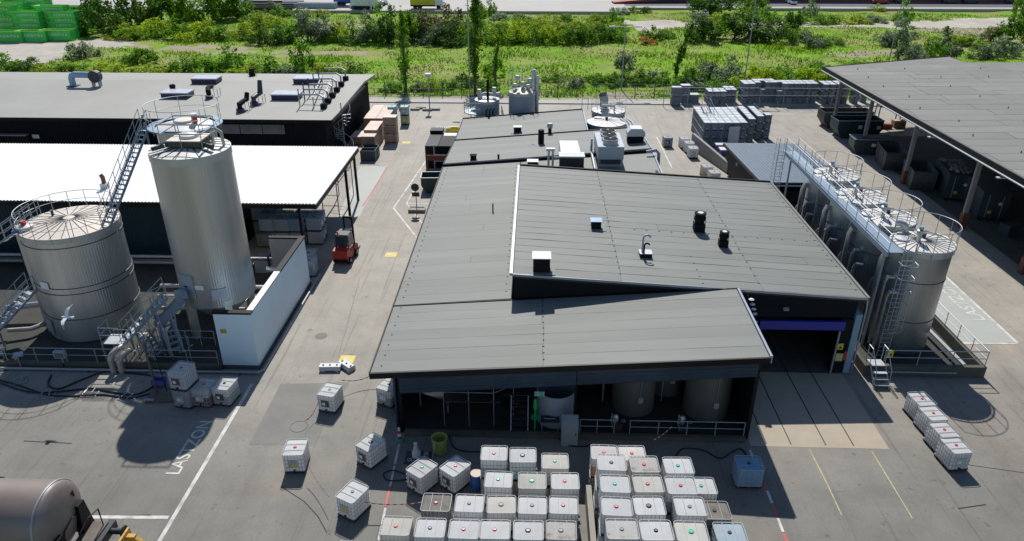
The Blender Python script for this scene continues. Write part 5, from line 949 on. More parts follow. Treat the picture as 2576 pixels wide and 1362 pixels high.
# ================================================================ skips on the right
def skip(name, label, px, py, rz, L_=3.6, W_=1.9, Ht=1.75, slope=.75, mat='skip', group=None, lid=None, both=True, lab=True, loc=None, up=0, mats=None):
    p = at(px, py) if loc is None else Vector(loc); t = thing(name, label, 'skip', (p.x, p.y, p.z + up), rz, group)
    hl, hw, th = L_ / 2, W_ / 2, .06
    prof = [(-hl, Ht * .5), (-hl + slope * .55, .02), (hl - slope * .55, .02), (hl, Ht * .5), (hl, Ht), (-hl, Ht)] if both else [(-hl, Ht), (-hl + slope, .02), (hl, .02), (hl, Ht)]
    n = len(prof)
    inner = [(x * .96, max(.1, z)) for x, z in prof]
    ms = MB(); ms.prism(prof, -hw, -hw + th, 'y'); ms.build('side', mat, t, local=True); MB().prism(prof, hw - th, hw, 'y').build('side', mat, t, local=True)
    path = prof if not both else [prof[5], prof[0], prof[1], prof[2], prof[3], prof[4]]
    e = MB()
    for a, b in zip(path, path[1:]):
        d = Vector((b[0] - a[0], b[1] - a[1])).normalized(); nn = Vector((-d.y, d.x)) * .05
        e.add([(a[0], -hw + th, a[1]), (b[0], -hw + th, b[1]), (b[0], hw - th, b[1]), (a[0], hw - th, a[1]), (a[0] + nn.x, -hw + th, a[1] + nn.y), (b[0] + nn.x, -hw + th, b[1] + nn.y), (b[0] + nn.x, hw - th, b[1] + nn.y), (a[0] + nn.x, hw - th, a[1] + nn.y)], [(3, 2, 1, 0), (4, 5, 6, 7), (0, 1, 5, 4), (2, 3, 7, 6), (1, 2, 6, 5), (3, 0, 4, 7)])
    e.build('shell', mat, t, local=True)
    rm = 'galv' if mat != 'skip_green' else 'skip_rim'
    MB().tube([(-hl - .02, -hw - .02, Ht), (hl + .02, -hw - .02, Ht), (hl + .02, hw + .02, Ht), (-hl - .02, hw + .02, Ht)], .05, 4, True).build('rim', rm if mat != 'skip_worn' else 'skip_worn', t, local=True)
    for x in (-hl * .45, hl * .45):
        for s in (-1, 1): MB().box(x - .05, s * hw - .045 * (s < 0) * 1, .1, x + .05, s * hw + .045 * (s > 0), Ht - .06).build('rib', mat, t, local=True)
    if lab: MB().box(-.28, -hw - .06, Ht * .55, .18, -hw - .048, Ht * .76).build('label', 'sticker', t, local=True)
    if lid: MB().obox((0, -.15, Ht + .1), (L_ * .98, W_ * .8, .06), 0, R(4)).build('lid', lid, t, local=True)
    return t
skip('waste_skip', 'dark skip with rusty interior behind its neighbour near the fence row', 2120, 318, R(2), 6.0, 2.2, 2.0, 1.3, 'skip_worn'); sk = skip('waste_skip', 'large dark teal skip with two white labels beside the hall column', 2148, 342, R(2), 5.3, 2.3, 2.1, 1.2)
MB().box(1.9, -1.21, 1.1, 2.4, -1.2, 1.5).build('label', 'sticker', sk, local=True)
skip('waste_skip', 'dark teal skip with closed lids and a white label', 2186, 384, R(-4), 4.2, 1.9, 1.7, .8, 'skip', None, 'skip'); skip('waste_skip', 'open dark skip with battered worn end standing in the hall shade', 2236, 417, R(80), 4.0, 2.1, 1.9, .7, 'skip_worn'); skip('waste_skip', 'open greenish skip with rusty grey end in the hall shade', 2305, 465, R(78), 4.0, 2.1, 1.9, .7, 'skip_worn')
skip('waste_skip', 'dark green skip with rust at its rim beside the left roof', 1096, 478, R(4), 2.6, 1.7, 1.5, .75, 'skip', lab=False)
# dark compactor boxes in the hall shade
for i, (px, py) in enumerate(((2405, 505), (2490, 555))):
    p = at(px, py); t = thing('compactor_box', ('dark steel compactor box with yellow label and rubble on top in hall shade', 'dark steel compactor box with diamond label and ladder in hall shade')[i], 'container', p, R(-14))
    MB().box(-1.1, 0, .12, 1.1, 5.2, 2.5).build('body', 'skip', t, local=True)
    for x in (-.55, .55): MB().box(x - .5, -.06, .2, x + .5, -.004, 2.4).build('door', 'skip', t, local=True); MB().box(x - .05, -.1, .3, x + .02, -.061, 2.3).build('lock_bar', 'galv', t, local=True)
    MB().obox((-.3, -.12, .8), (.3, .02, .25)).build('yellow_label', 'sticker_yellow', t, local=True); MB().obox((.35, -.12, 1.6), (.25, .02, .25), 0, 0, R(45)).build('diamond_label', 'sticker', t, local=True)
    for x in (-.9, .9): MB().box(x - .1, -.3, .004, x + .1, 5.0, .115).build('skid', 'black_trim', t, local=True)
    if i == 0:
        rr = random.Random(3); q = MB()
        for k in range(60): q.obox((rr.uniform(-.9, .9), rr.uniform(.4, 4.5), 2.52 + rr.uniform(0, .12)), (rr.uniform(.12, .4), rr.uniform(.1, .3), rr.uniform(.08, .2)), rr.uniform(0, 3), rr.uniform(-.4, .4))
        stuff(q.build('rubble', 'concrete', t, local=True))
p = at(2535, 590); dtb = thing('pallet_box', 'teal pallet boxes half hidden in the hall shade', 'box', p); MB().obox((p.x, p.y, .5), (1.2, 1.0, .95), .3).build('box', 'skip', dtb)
# racking with odds and ends under the hall edge
rk = thing('storage_rack', 'open steel rack frame under the hall edge', 'rack', (40.5, 82, 0)); p = at(2205, 315)
rk.location = p
for x in (0, 2.7, 5.2):
    for y in (0, 1.1): MB().box(x - .05, y - .05, .01, x + .05, y + .05, 5.0).build('upright', 'steel_dark', rk, local=True)
for z in (2.2, 4.6):
    for y in (0, 1.1): MB().box(.05, y - .04, z, 5.15, y + .04, z + .12).build('beam', 'steel_dark', rk, local=True)
MB().obox((3.2, .5, 2.75), (2.0, 1.0, .8), .2).build('machine_part', 'steel_brown', rk, local=True); MB().lathe([(.6, 0), (.5, .5), (.2, .9)], 12, (3.4, .5, 2.4)).build('motor_part', 'steel_brown', rk, True, local=True)
for i, (px, py, mt_, lb) in enumerate(((2182, 322, 'wood', 'low wooden crate beside the steel rack'), (2225, 322, 'wood_red', 'reddish flat crate below the steel rack'), (2258, 320, 'wood', 'brown crate of parts below the rack beams'))):
    p = at(px, py); t = thing('wooden_crate', lb, 'crate', p)
    for z in (0.01, .3, .6)[:2 + (i == 2)]: MB().box(p.x - .7, p.y - .5, z, p.x + .7, p.y + .5, z + .26).build('board', mt_, t)
p = at(2162, 322); bm_ = thing('yellow_bin', 'yellow slatted bin with a broom beside the hall column', 'bin', p)
for k in range(6): MB().box(p.x - .5 + k * .18, p.y - .4, .01, p.x - .38 + k * .18, p.y - .34, 1.1).build('slat', 'drum_yellow', bm_)
MB().box(p.x - .5, p.y - .33, .01, p.x + .55, p.y + .4, 1.05).build('liner', 'drum_yellow', bm_); MB().tube([(p.x + .2, p.y, 1.0), (p.x + .5, p.y, 2.0)], .03, 5).build('broom', 'wood', bm_)
# ================================================================ retaining wall and things beside it
rw = thing('retaining_wall', 'tapering grey concrete wall beside the grey crate block', 'wall', at(1780, 420)); A_, B_ = at(1740, 372), at(1845, 446); d = (B_ - A_).normalized(); nn = Vector((-d.y, d.x, 0)) * .15
MB().add([A_ - nn, B_ - nn, B_ + nn, A_ + nn, A_ - nn + Vector((0, 0, 1.7)), B_ - nn + Vector((0, 0, 1.0)), B_ + nn + Vector((0, 0, 1.0)), A_ + nn + Vector((0, 0, 1.7))], [(3, 2, 1, 0), (4, 5, 6, 7), (0, 1, 5, 4), (1, 2, 6, 5), (2, 3, 7, 6), (3, 0, 4, 7)]).build('wall_panel', 'concrete', rw)
flight('tall galvanised outdoor stair in front of the grey crate block', at(1822, 375), at(1765, 340) + Vector((0, 0, 3.4)), .9, 14, 1.1, None, 'galv_light')
for i, (px, py) in enumerate(((1812, 385), (1823, 398))):
    p = at(px, py); t = thing('blue_tub', ('blue plastic tub with white lid against the crate block', 'blue plastic tub with white lid standing beside the concrete wall')[i], 'tub', p); MB().prism([(p.x - .5, .01), (p.x + .5, .01), (p.x + .62, .95), (p.x - .62, .95)], p.y - .4, p.y + .5, 'y').build('body', 'blue_box', t); MB().box(p.x - .68, p.y - .5, .953, p.x + .68, p.y + .58, 1.06).build('lid', 'white_metal', t)
p = at(1841, 374); dr = thing('white_panel_door', 'white panel door leaning against the grey crates', 'door', p); MB().box(p.x - .6, p.y - .06, .01, p.x + .6, p.y, 2.5).build('panel', 'sky_dome', dr)
for z in (.5, 1.9): MB().box(p.x + .5, p.y - .09, z, p.x + .59, p.y - .061, z + .15).build('hinge', 'galv', dr)
for i, (px, py) in enumerate(((1818, 404), (1836, 411))):
    p = at(px, py); t = thing('concrete_block', 'light concrete block lying beside the concrete wall', 'block', p, .3, 'concrete blocks by the wall'); MB().box(-.6, -.3, .004, .6, .3, .35).build('block', 'concrete', t, local=True); MB().box(-.5, -.1, .352, .5, .1, .39).build('lifting_bar', 'galv', t, local=True)
# ================================================================ centre rear tanks
def at_base(px, py, Y): return atY(px, py, Y)
t1 = tank('process_tank', 'small grey tank with white pipework on top and a side ring platform', -5.4, 82.2, .02, 4.9, 1.38, 40, 'grey_tank', 'tank_edge', (), seams=8)
x, y = -5.4, 82.2
MB().tube([(x - .7, y, 5.0), (x - .7, y, 5.4), (x - .3, y, 5.6), (x + .7, y, 5.5), (x + 1.4, y, 5.6), (x + 1.5, y, 5.1)], .17, 10).build('pipe', 'white_metal', t1, True); MB().tube([(x + .1, y - .3, 5.0), (x + .1, y - .3, 7.2)], .14, 10).build('chimney', 'fan_black', t1, True); MB().lathe([(.22, 5.0), (.22, 6.0)], 12, (x - .9, y + .3, 0)).build('pot', 'pipe_clad', t1, True); MB().obox((x + .8, y + .4, 5.7), (.4, .4, 1.0)).build('hood', 'white_metal', t1)
MB().lathe([(.8, 3.6), (1.5, 3.6), (1.5, 3.7), (.8, 3.7)], 24, (x - 1.1, y - .5, 0), bot=False, top=False).build('ring_platform', 'galv_blue', t1); ring_rail(t1, x - 1.1, y - .5, 3.7, 1.5, R(90), R(290), 7, 1.2, 'galv_blue')
t2 = tank('process_tank', 'taller blue-grey tank with cage platform and silver columns behind the rear roof', -1.45, 82.3, .02, 5.8, 1.5, 40, 'grey_tank', 'tank_roof', (), seams=8, slope=.35); x, y = -1.45, 82.3
ring_rail(t2, x, y, 5.7, 1.55, posts=8, h=1.1, mat='galv_blue'); ring_rail(t2, x, y, 6.9, 1.55, posts=8, h=1.2, mat='galv_blue')
for dx, dy, r_, h_ in ((1.35, .8, .26, 7.9), (1.7, .5, .2, 7.3)): MB().lathe([(r_, .02), (r_, h_), (r_ * .6, h_ + .2)], 14, (x + dx, y + dy, 0)).build('column', 'pipe_clad', t2, True)
for dx, dz in ((-.8, 6.3), (.1, 6.5), (.9, 6.9), (-.5, 7.2), (.7, 6.2)): MB().lathe([(.25, 0), (.3, .2), (.2, .45)], 12, (x + dx, y - .2, dz)).build('vessel', 'pipe_clad', t2, True)
guard_rail('railed access stair between the two rear tanks', [(-3.7, 80.6, 3.6), (-3.5, 82.4, 2.0)], 1.0, .8, .03, 'galv_blue')
t3 = tank('process_tank', 'low round tank with white radial-ribbed lid beside the rear roof', 7.5, 74.8, .02, 4.4, 2.0, 40, 'grey_tank', 'tank_roof_white', (), seams=12); x, y = 7.5, 74.8
MB().lathe([(.15, 0), (.15, .35)], 10, (x, y, 4.62)).build('lid_knob', 'steel_dark', t3); MB().lathe([(.4, 4.5), (.4, 4.66)], 14, (x - .8, y + 1.0, 0)).build('manhole', 'white_metal', t3)
for i in range(3): MB().tube([(x + 1.5 + i * .35, y + .7, 4.6), (x + 1.9 + i * .35, y - .2, 4.5), (x + 2.5 + i * .3, y - 1.8, 3.6), (x + 2.5 + i * .3, y - 1.8, .5)], .11, 8).build('pipe', 'white_metal', t3, True)
t4 = tank('process_tank', 'round tank with railed white top and a leaning open duct', 8.1, 79.3, .02, 4.5, 1.8, 40, 'grey_tank', 'tank_roof_white', (), seams=8); x, y = 8.1, 79.3
ring_rail(t4, x, y, 4.5, 1.85, posts=8, h=1.3, mat='galv'); MB().tube([(x - .5, y + .4, 4.8), (x - .5, y + .4, 5.6), (x - .7, y + .2, 6.2)], .45, 14, cap=False).build('duct', 'galv', t4, True); MB().tube([(x - .8, y - 1, 4.7), (x - .8, y - 1, 5.3), (x + .5, y - 1.2, 5.3), (x + .5, y - 1.2, 4.7)], .12, 8).build('pipe', 'white_metal', t4, True)
guard_rail('railed blue gangway from the rear roof to the round tank', [(5.2, 79.6, 4.5), (5.85, 79.6, 4.5)], 1.2, .6, .03, 'galv_blue')
# ================================================================ bins and boxes left of the rear roofs
def open_box(name, label, cat, c, w_, d_, h_, mat, rz=0, th=.05, group=None, extra=None):
    t = thing(name, label, cat, c, rz, group); MB().box(-w_ / 2, -d_ / 2, .01, w_ / 2, d_ / 2, .08).build('floor', mat, t, local=True)
    for x0, y0, x1, y1 in ((-w_ / 2, -d_ / 2, w_ / 2, -d_ / 2 + th), (-w_ / 2, d_ / 2 - th, w_ / 2, d_ / 2), (-w_ / 2, -d_ / 2 + th, -w_ / 2 + th, d_ / 2 - th), (w_ / 2 - th, -d_ / 2 + th, w_ / 2, d_ / 2 - th)): MB().box(x0, y0, .082, x1, y1, h_).build('side', mat, t, local=True)
    return t
p = at(1090, 420); t = thing('compactor', 'tall black steel compactor box with open hopper and white rails', 'container', p); MB().box(p.x - .7, p.y - .5, .01, p.x + .6, p.y + 5.2, 2.4).build('body', 'black_trim', t); MB().box(p.x + .62, p.y - .3, .01, p.x + 3.0, p.y + 3.5, 2.35).build('hopper', 'black_clad', t)
MB().box(p.x - .75, p.y + 4.0, 2.41, p.x + .65, p.y + 5.25, 2.75).build('lid_frame', 'black_trim', t); MB().box(p.x + .7, p.y + 3.6, .01, p.x + 3.0, p.y + 5.1, 2.2).build('white_tank', 'white_metal', t)
for z in (.8, 1.5): MB().tube([(p.x + .3, p.y - .55, z), (p.x + 2.2, p.y - .55, z)], .05, 6).build('white_rail', 'white_metal', t)
MB().tube([(p.x + .25, p.y - .56, .02), (p.x + .25, p.y - .56, 2.6)], .06, 6).build('white_post', 'white_metal', t); MB().box(p.x - .4, p.y - 2.2, 1.4, p.x + 1.6, p.y - 2.1, 1.95).build('rusty_plate', 'rust', t); MB().box(p.x - .3, p.y - 2.18, .01, p.x - .2, p.y - 2.12, 1.4).build('plate_post', 'rust', t); MB().box(p.x + 1.4, p.y - 2.18, .01, p.x + 1.5, p.y - 2.12, 1.4).build('plate_post', 'rust', t)
p = at(1142, 352); t = thing('yellow_tub', 'round bright yellow tub beside the rear roof', 'tub', p); MB().lathe([(.5, .01), (.8, .5), (.95, 1.3), (1.0, 1.32), (.9, 1.3), (.7, .5), (.01, .4)], 20, (p.x, p.y, 0), top=False).build('shell', 'yellow_plastic', t, True)
p = at(1118, 352); t = thing('mesh_cage', 'galvanised mesh cage cart beside the yellow tub', 'cart', p)
for k in range(8): MB().tube([(p.x - .8 + k * .22, p.y - .5, .05), (p.x - .8 + k * .22, p.y - .5, 1.5), (p.x - .8 + k * .22, p.y + .5, 1.5), (p.x - .8 + k * .22, p.y + .5, .05)], .03, 4).build('cage_bar', 'galv', t)
for y in (-.5, .5): MB().tube([(p.x - .8, p.y + y, 1.5), (p.x + .74, p.y + y, 1.5)], .03, 4).build('cage_rail', 'galv', t)
p = at(1049, 533); sg = thing('portable_sign', 'round traffic sign and plate seen from behind on a block base', 'sign', p)
MB().box(p.x - .75, p.y - .28, .01, p.x + .75, p.y + .28, .28).build('base', 'concrete', sg); MB().tube([(p.x, p.y, .28), (p.x, p.y, 2.6)], .035, 6).build('post', 'steel_dark', sg); MB().lathe([(.36, 0), (.36, .02)], 24).xf(Matrix.Translation((p.x - .05, p.y + .03, 2.3)) @ Matrix.Rotation(R(90), 4, 'X')).build('round_plate', 'steel_dark', sg); MB().box(p.x - .36, p.y - .03, 1.45, p.x + .32, p.y - .01, 1.85).build('lower_plate', 'steel_dark', sg); MB().tube([(p.x - .75, p.y + .5, .3), (p.x + .6, p.y + .5, .3)], .04, 5).build('bar', 'galv', sg); MB().box(p.x - .7, p.y + .42, .004, p.x + .6, p.y + .56, .26).build('rear_block', 'concrete', sg)
p = at(1081, 275); ms_ = thing('camera_mast', 'slim mast carrying a white camera box on concrete feet', 'mast', p); MB().tube([(p.x, p.y, .01), (p.x, p.y, 4.3)], .08, 8).build('mast', 'galv', ms_); MB().box(p.x - .35, p.y - .4, 4.3, p.x + .35, p.y + .4, 4.75).build('camera_box', 'white_metal', ms_)
for k, (dx, dy) in enumerate(((-.2, -.8), (.8, -.5), (-1.2, .2))): MB().obox((p.x + dx, p.y + dy, .13), (1.3, .5, .25)).build('ballast_block', 'concrete', ms_)
for k in range(3): b = p + Vector((-1.9 - k * 1.5, -.6, 0)); tag(MB().obox((b.x, b.y, .13), (1.2, .5, .25)).build('ballast_block', 'concrete'), 'low concrete ballast block in the row beside the camera mast', 'block', 'ballast blocks')
for i, (px, py, a) in enumerate(((832, 930, .05), (873, 926, -.7))):
    p = at(px, py); t = thing('barrier_block', ('white road barrier block lying straight by the yellow floor mark', 'white road barrier block turned aslant beside its twin')[i], 'barrier', p, a)
    MB().prism([(-.28, .1), (.28, .1), (.2, .32), (-.2, .32)], -.62 if i == 0 else -.5, .62 if i == 0 else .5, 'x').build('block', 'white_metal', t, local=True)
    for x in (-.4, 0, .4): MB().lathe([(.06, 0), (.05, .06)], 10, (x, 0, .322)).build('stud', 'cap_grey', t, local=True)
    for x in (-.42, .42): MB().box(x - .1, -.25, .005, x + .1, .25, .098).build('foot', 'white_metal', t, local=True)
# aluminium lattice beams under the canopy corner
p = at(815, 545); la = thing('lattice_tower', 'galvanised lattice trestle leaning at the canopy corner', 'trestle', (p.x, p.y, 0))
for dx, dy in ((0, 0), (1.4, 0), (0, 5.5), (1.4, 5.5)): MB().tube([(p.x + dx, p.y + dy, .01), (p.x + dx, p.y + dy, 3.6)], .05, 5).build('leg', 'galv', la)
for z in (2.9, 3.3, 3.6):
    for dx in (0, 1.4): MB().tube([(p.x + dx, p.y, z), (p.x + dx, p.y + 5.5, z)], .04, 5).build('beam', 'galv', la)
for k in range(7): MB().tube([(p.x, p.y + k * .9, 2.9 + .7 * (k % 2)), (p.x + 1.4, p.y + k * .9 + .1, 3.6 - .7 * (k % 2))], .03, 5).build('brace', 'galv', la)
for z in (1.0, 2.0): MB().tube([(p.x, p.y, z), (p.x + 1.4, p.y, z)], .03, 5).build('rung', 'galv', la)
# ================================================================ caged liquid containers
def rbox(m, hx, hy, z0, z1, rad, n=4, dome=0., inset=.03):
    ring = []
    for (sx, sy, a0) in ((1, 1, 0), (-1, 1, 90), (-1, -1, 180), (1, -1, 270)):
        for i in range(n + 1):
            a = R(a0 + 90 * i / n); ring.append((sx * (hx - rad) + rad * math.cos(a), sy * (hy - rad) + rad * math.sin(a)))
    L_ = len(ring); vs = []
    for z, s in ((z0, 1), (z1 - inset, 1), (z1, .965), (z1 + dome, .5)): vs += [(x * s, y * s, z) for x, y in ring]
    fs = [(k * L_ + i, k * L_ + (i + 1) % L_, (k + 1) * L_ + (i + 1) % L_, (k + 1) * L_ + i) for k in range(3) for i in range(L_)] + [tuple(range(3 * L_, 4 * L_)), tuple(reversed(range(L_)))]
    return m.add(vs, fs)
IX, IY, IH = .5, .6, 1.16
IBM = {}
def bottle_mesh(mat, fill=None, lvl=.55):
    k = (mat, fill)
    if k not in IBM:
        m = MB(); rbox(m, IX - .016, IY - .016, .15, 1.105, .09, 4, .012)
        mats = [mat]
        if fill:
            m2 = MB(); rbox(m2, IX - .0145, IY - .0145, .16, .15 + lvl, .09, 4); m.add(m2.v, m2.f, 1); mats = [mat, fill]
        IBM[k] = m.mesh('bottle', mats, True)
    return IBM[k]
cg = MB()
def loop(z, r, inset=.0): 
    hx, hy, rad = IX - inset, IY - inset, .1; pts = []
    for (sx, sy, a0) in ((1, 1, 0), (-1, 1, 90), (-1, -1, 180), (1, -1, 270)):
        for i in range(3): a = R(a0 + 45 * i); pts.append((sx * (hx - rad) + rad * math.cos(a), sy * (hy - rad) + rad * math.sin(a), z))
    cg.tube(pts, r, 4, True)
for z, r_ in ((.17, .016), (.4, .011), (.62, .011), (.84, .011), (1.145, .015)): loop(z, r_)
for i in range(6):
    x = -IX + .12 + i * (2 * IX - .24) / 5
    for s in (-1, 1): cg.tube([(x, s * IY, .15), (x, s * IY, 1.145)], .011, 4, cap=False)
for i in range(7):
    y = -IY + .12 + i * (2 * IY - .24) / 6
    for s in (-1, 1): cg.tube([(s * IX, y, .15), (s * IX, y, 1.145)], .011, 4, cap=False)
for y in (-.22, .22): cg.tube([(-IX, y, 1.142), (IX, y, 1.142)], .012, 4)
CAGE = cg.mesh('cage', 'cage')
pl_ = MB()
for x in (-.42, 0, .42): pl_.box(x - .06, -.58, .005, x + .06, .58, .04)
for x in (-.42, 0, .42):
    for y in (-.5, 0, .5): pl_.box(x - .07, y - .08, .041, x + .07, y + .08, .115)
pl_.box(-.49, -.59, .116, .49, .59, .145); PALLET = pl_.mesh('pallet', 'pallet')
def cap_mesh(c, r): return MB().lathe([(r * 1.15, 0), (r * 1.15, .015), (r, .02), (r, .035), (r * .75, .045), (r * .7, .035)], 14).mesh('cap', c, True)
CAPS = {(c, b): cap_mesh('cap_' + c, .1 if b else .075) for c in ('red', 'green', 'black', 'grey') for b in (0, 1)}
VALVE = MB().lathe([(.05, 0), (.05, .14)], 8).xf(Matrix.Translation((0, -IY + .02, .22)) @ Matrix.Rotation(R(90), 4, 'X')).mesh('valve', 'cap_black'); PLATE = MB().box(-.26, -IY - .014, .42, .2, -IY - .002, .82).mesh('label_plate', 'plate'); PLATED = MB().box(-.26, -IY - .014, .42, .2, -IY - .002, .82).mesh('label_plate', 'plate_dark')
PAPER = MB().box(-.2, -IY - .02, .5, -.02, -IY - .0145, .68).mesh('paper_label', 'sticker'); PAPERY = MB().box(-.12, -IY - .02, .44, .16, -IY - .0145, .6).mesh('paper_label', 'sticker_yellow')
CPH = {'red': 'red cap', 'green': 'green cap', 'black': 'black cap', 'grey': 'grey cap'}
def ibc(x, y, z, rz, cap='red', big=0, label=None, group=None, mat='ibc_white', fill=None, plate=1, lean=0):
    t = thing('liquid_container', label, 'liquid container', (x, y, z), rz, group)
    b = inst('bottle', bottle_mesh(mat, fill), t, local=True); inst('cap', CAPS[(cap, big)], b, (0, .02, 1.115)); inst('cage', CAGE, t, local=True); inst('pallet', PALLET, t, local=True); inst('valve', VALVE, t, local=True)
    if plate: pq = inst('label_plate', PLATE if plate < 3 else PLATED, t, local=True); inst('paper_label', PAPER if plate != 2 else PAPERY, pq)
    return t
def column_of(px, py, n, rz, cap, big=0, where='', mat='ibc_white', fill=None, lowmat='ibc_yellowed', lowfill=None, group='containers in the front cluster', plate=1):
    if mat == 'ibc_white' and rng.random() < .1: mat = 'ibc_yellowed'
    if fill is None and mat in ('ibc_white', 'ibc_yellowed'): fill = rng.choice((None, None, None, 'ibc_yellowed', 'ibc_pale_blue'))
    zt = IH * n; p = at(px, py, zt - .02); jx = rng.uniform(-.04, .04)
    for k in range(n):
        top = k == n - 1
        if top:
            ap = {'ibc_white': 'white', 'ibc_yellowed': 'yellowed', 'ibc_dirty': 'dirty dark', 'ibc_stained': 'stained', 'ibc_rusty': 'rust-spotted', 'ibc_blue': 'blue', 'ibc_pale_blue': 'pale blue', 'ibc_orange': 'orange', 'ibc_teal': 'pale teal', 'ibc_grey': 'grey', 'ibc_yellow': 'yellow'}[mat]
            lb = '%s container with %s%s %s' % (ap, 'large ' if big else '', CPH[cap], where)
        else: lb = 'lower caged container %s' % where
        ibc(p.x + (jx if top else -jx), p.y + (0 if top else rng.uniform(-.02, .02)), k * IH, rz + rng.uniform(-.035, .035), cap, big, lb, group + (' on top' if top else ' below'), mat if top else lowmat, fill if top else lowfill, plate)
Q = R(90)
LW = 'in the left cluster'; RW = 'in the right cluster'
GL = 'left front cluster'; GR = 'right front cluster'
for px, py, c, b, mt_, fl_ in ((1243, 1140, 'red', 0, 'ibc_white', 'ibc_pale_blue'), (1317, 1145, 'black', 1, 'ibc_white', 'ibc_teal'), (1398, 1160, 'green', 0, 'ibc_white', None), (1252, 1206, 'green', 0, 'ibc_white', None), (1341, 1209, 'green', 1, 'ibc_white', None), (1422, 1210, 'red', 0, 'ibc_white', None),
        (1098, 1264, 'red', 0, 'ibc_dirty', None), (1180, 1266, 'grey', 0, 'ibc_white', None), (1262, 1269, 'grey', 1, 'ibc_white', None), (1341, 1271, 'grey', 0, 'ibc_white', None), (1420, 1271, 'red', 0, 'ibc_white', None),
        (999, 1323, 'red', 0, 'ibc_white', None), (1085, 1328, 'grey', 0, 'ibc_white', None), (1165, 1331, 'red', 0, 'ibc_white', None), (1248, 1332, 'red', 0, 'ibc_white', None), (1331, 1334, 'black', 1, 'ibc_white', None), (1414, 1334, 'grey', 1, 'ibc_stained', None), (880, 1388, 'grey', 0, 'ibc_white', None), (966, 1393, 'red', 0, 'ibc_white', None)):
    column_of(px, py, 2, Q, c, b, 'in the left cluster, row %s from the bay' % ('one' if py < 1180 else 'two' if py < 1240 else 'three' if py < 1300 else 'four' if py < 1370 else 'five'), mt_, fl_, group=GL)
column_of(1520, 1138, 2, Q, 'red', 0, 'at the back of the right front cluster', 'ibc_white', 'ibc_orange', 'ibc_dirty', group='orange pair'); column_of(1589, 1140, 2, Q, 'red', 0, 'at the back of the right front cluster', 'ibc_white', 'ibc_orange', group='orange pair')
for px, py, c, b, mt_, n in ((1538, 1163, 'black', 0, 'ibc_white', 3), (1621, 1168, 'red', 0, 'ibc_stained', 3), (1708, 1171, 'green', 0, 'ibc_white', 3), (1549, 1217, 'green', 0, 'ibc_white', 3), (1631, 1217, 'red', 0, 'ibc_white', 3), (1713, 1221, 'red', 0, 'ibc_white', 3), (1551, 1274, 'red', 0, 'ibc_white', 3), (1632, 1272, 'black', 1, 'ibc_white', 3), (1734, 1274, 'grey', 0, 'ibc_white', 3),
        (1565, 1331, 'grey', 0, 'ibc_rusty', 3), (1650, 1334, 'black', 0, 'ibc_white', 3), (1742, 1337, 'green', 1, 'ibc_white', 3)):
    column_of(px, py, n, Q, c, b, 'in the right cluster, row %s from the bay' % ('two' if py < 1190 else 'three' if py < 1240 else 'four' if py < 1300 else 'five'), mt_, None, group=GR)
for px, py, c, mt_, lw in ((1766, 1222, 'green', 'ibc_white', 'at the outer side of the right cluster'), (1800, 1284, 'black', 'ibc_dirty', 'tucked beside the right front cluster'), (1837, 1339, 'black', 'ibc_pale_blue', 'at the right cluster corner')): column_of(px, py, 2, Q, c, 0, lw, mt_, None, group='cluster edge')
def single(px, py, rz, cap, big, label, mat='ibc_white', fill=None, plate=1, z=0, group=None):
    p = at(px, py, z + IH - .04); return ibc(p.x, p.y, z, rz, cap, big, label, group, mat, fill, plate)
single(1885, 1166, Q, 'black', 0, 'blue tinted caged liquid container alone beside the right painted dashes', 'ibc_blue')
single(829, 981, R(-12), 'green', 0, 'white liquid container with green cap near the manhole cover', plate=3); single(978, 967, R(-24), 'black', 0, 'white and beige liquid container with black cap at the factory roof corner', 'ibc_white', 'ibc_stained')
single(742, 1126, R(4), 'red', 0, 'white liquid container with red cap standing farthest out on the roadway', plate=2); single(932, 1113, R(-33), 'black', 1, 'turned liquid container with large black cap half in the roof shade', plate=3); single(886, 1238, R(-27), 'grey', 0, 'white liquid container with grey cap and yellow label near the front cluster', plate=2)
single(1061, 1176, R(-36), 'green', 0, 'turned white liquid container with green cap by the pump tray', plate=3); single(1145, 1173, R(-38), 'red', 0, 'turned white liquid container with red cap beside the blue drum', plate=3)
for i, (zx, zy) in enumerate(((1412, 312), (1497, 418), (1578, 540), (1665, 655))):
    px, py = (2150 + zx / 2.5087) / 1.16964, (1050 + zy / 2.5087) / 1.16964; single(px, py, R(7), 'red', 0, ('white liquid container with red cap at the head of the row of four', 'second white liquid container in the row of four', 'third white liquid container in the row of four', 'last white liquid container in the row of four with a paper label')[i])
p = at(455, 926, 2 * IH - .04); ibc(p.x, p.y, 0, R(-10), 'red', 0, 'lower grey liquid container under another beside the jib mast', None, 'ibc_grey', None, 1); ibc(p.x, p.y, IH, R(-10), 'red', 0, 'white liquid container with red cap stacked on top beside the jib mast', None, 'ibc_white', None, 3)
single(512, 968, R(-6), 'red', 0, 'liquid container with reddish contents and red cap in the silo shadow', 'ibc_white', 'rust'); single(564, 965, R(-8), 'black', 0, 'dusty white liquid container with black cap at the painted line', 'ibc_white', 'ibc_grey', 3)
single(1680, 344, R(2), 'black', 0, 'grey shrink-wrapped liquid container with black symbol standing alone', 'ibc_grey', None, 3)
for i, (px, py) in enumerate(((1722, 347), (1734, 358), (1744, 371))): single(px, py, R(3), 'grey', 0, 'white wrapped liquid container in the slanting trio by the concrete wall', group='wrapped trio')
single(1779, 417, R(5), 'grey', 0, 'yellowish caged liquid container behind the main roof edge', 'ibc_white', 'ibc_yellow'); single(1797, 432, R(5), 'grey', 0, 'white caged liquid container in front of the yellowish one', 'ibc_white')
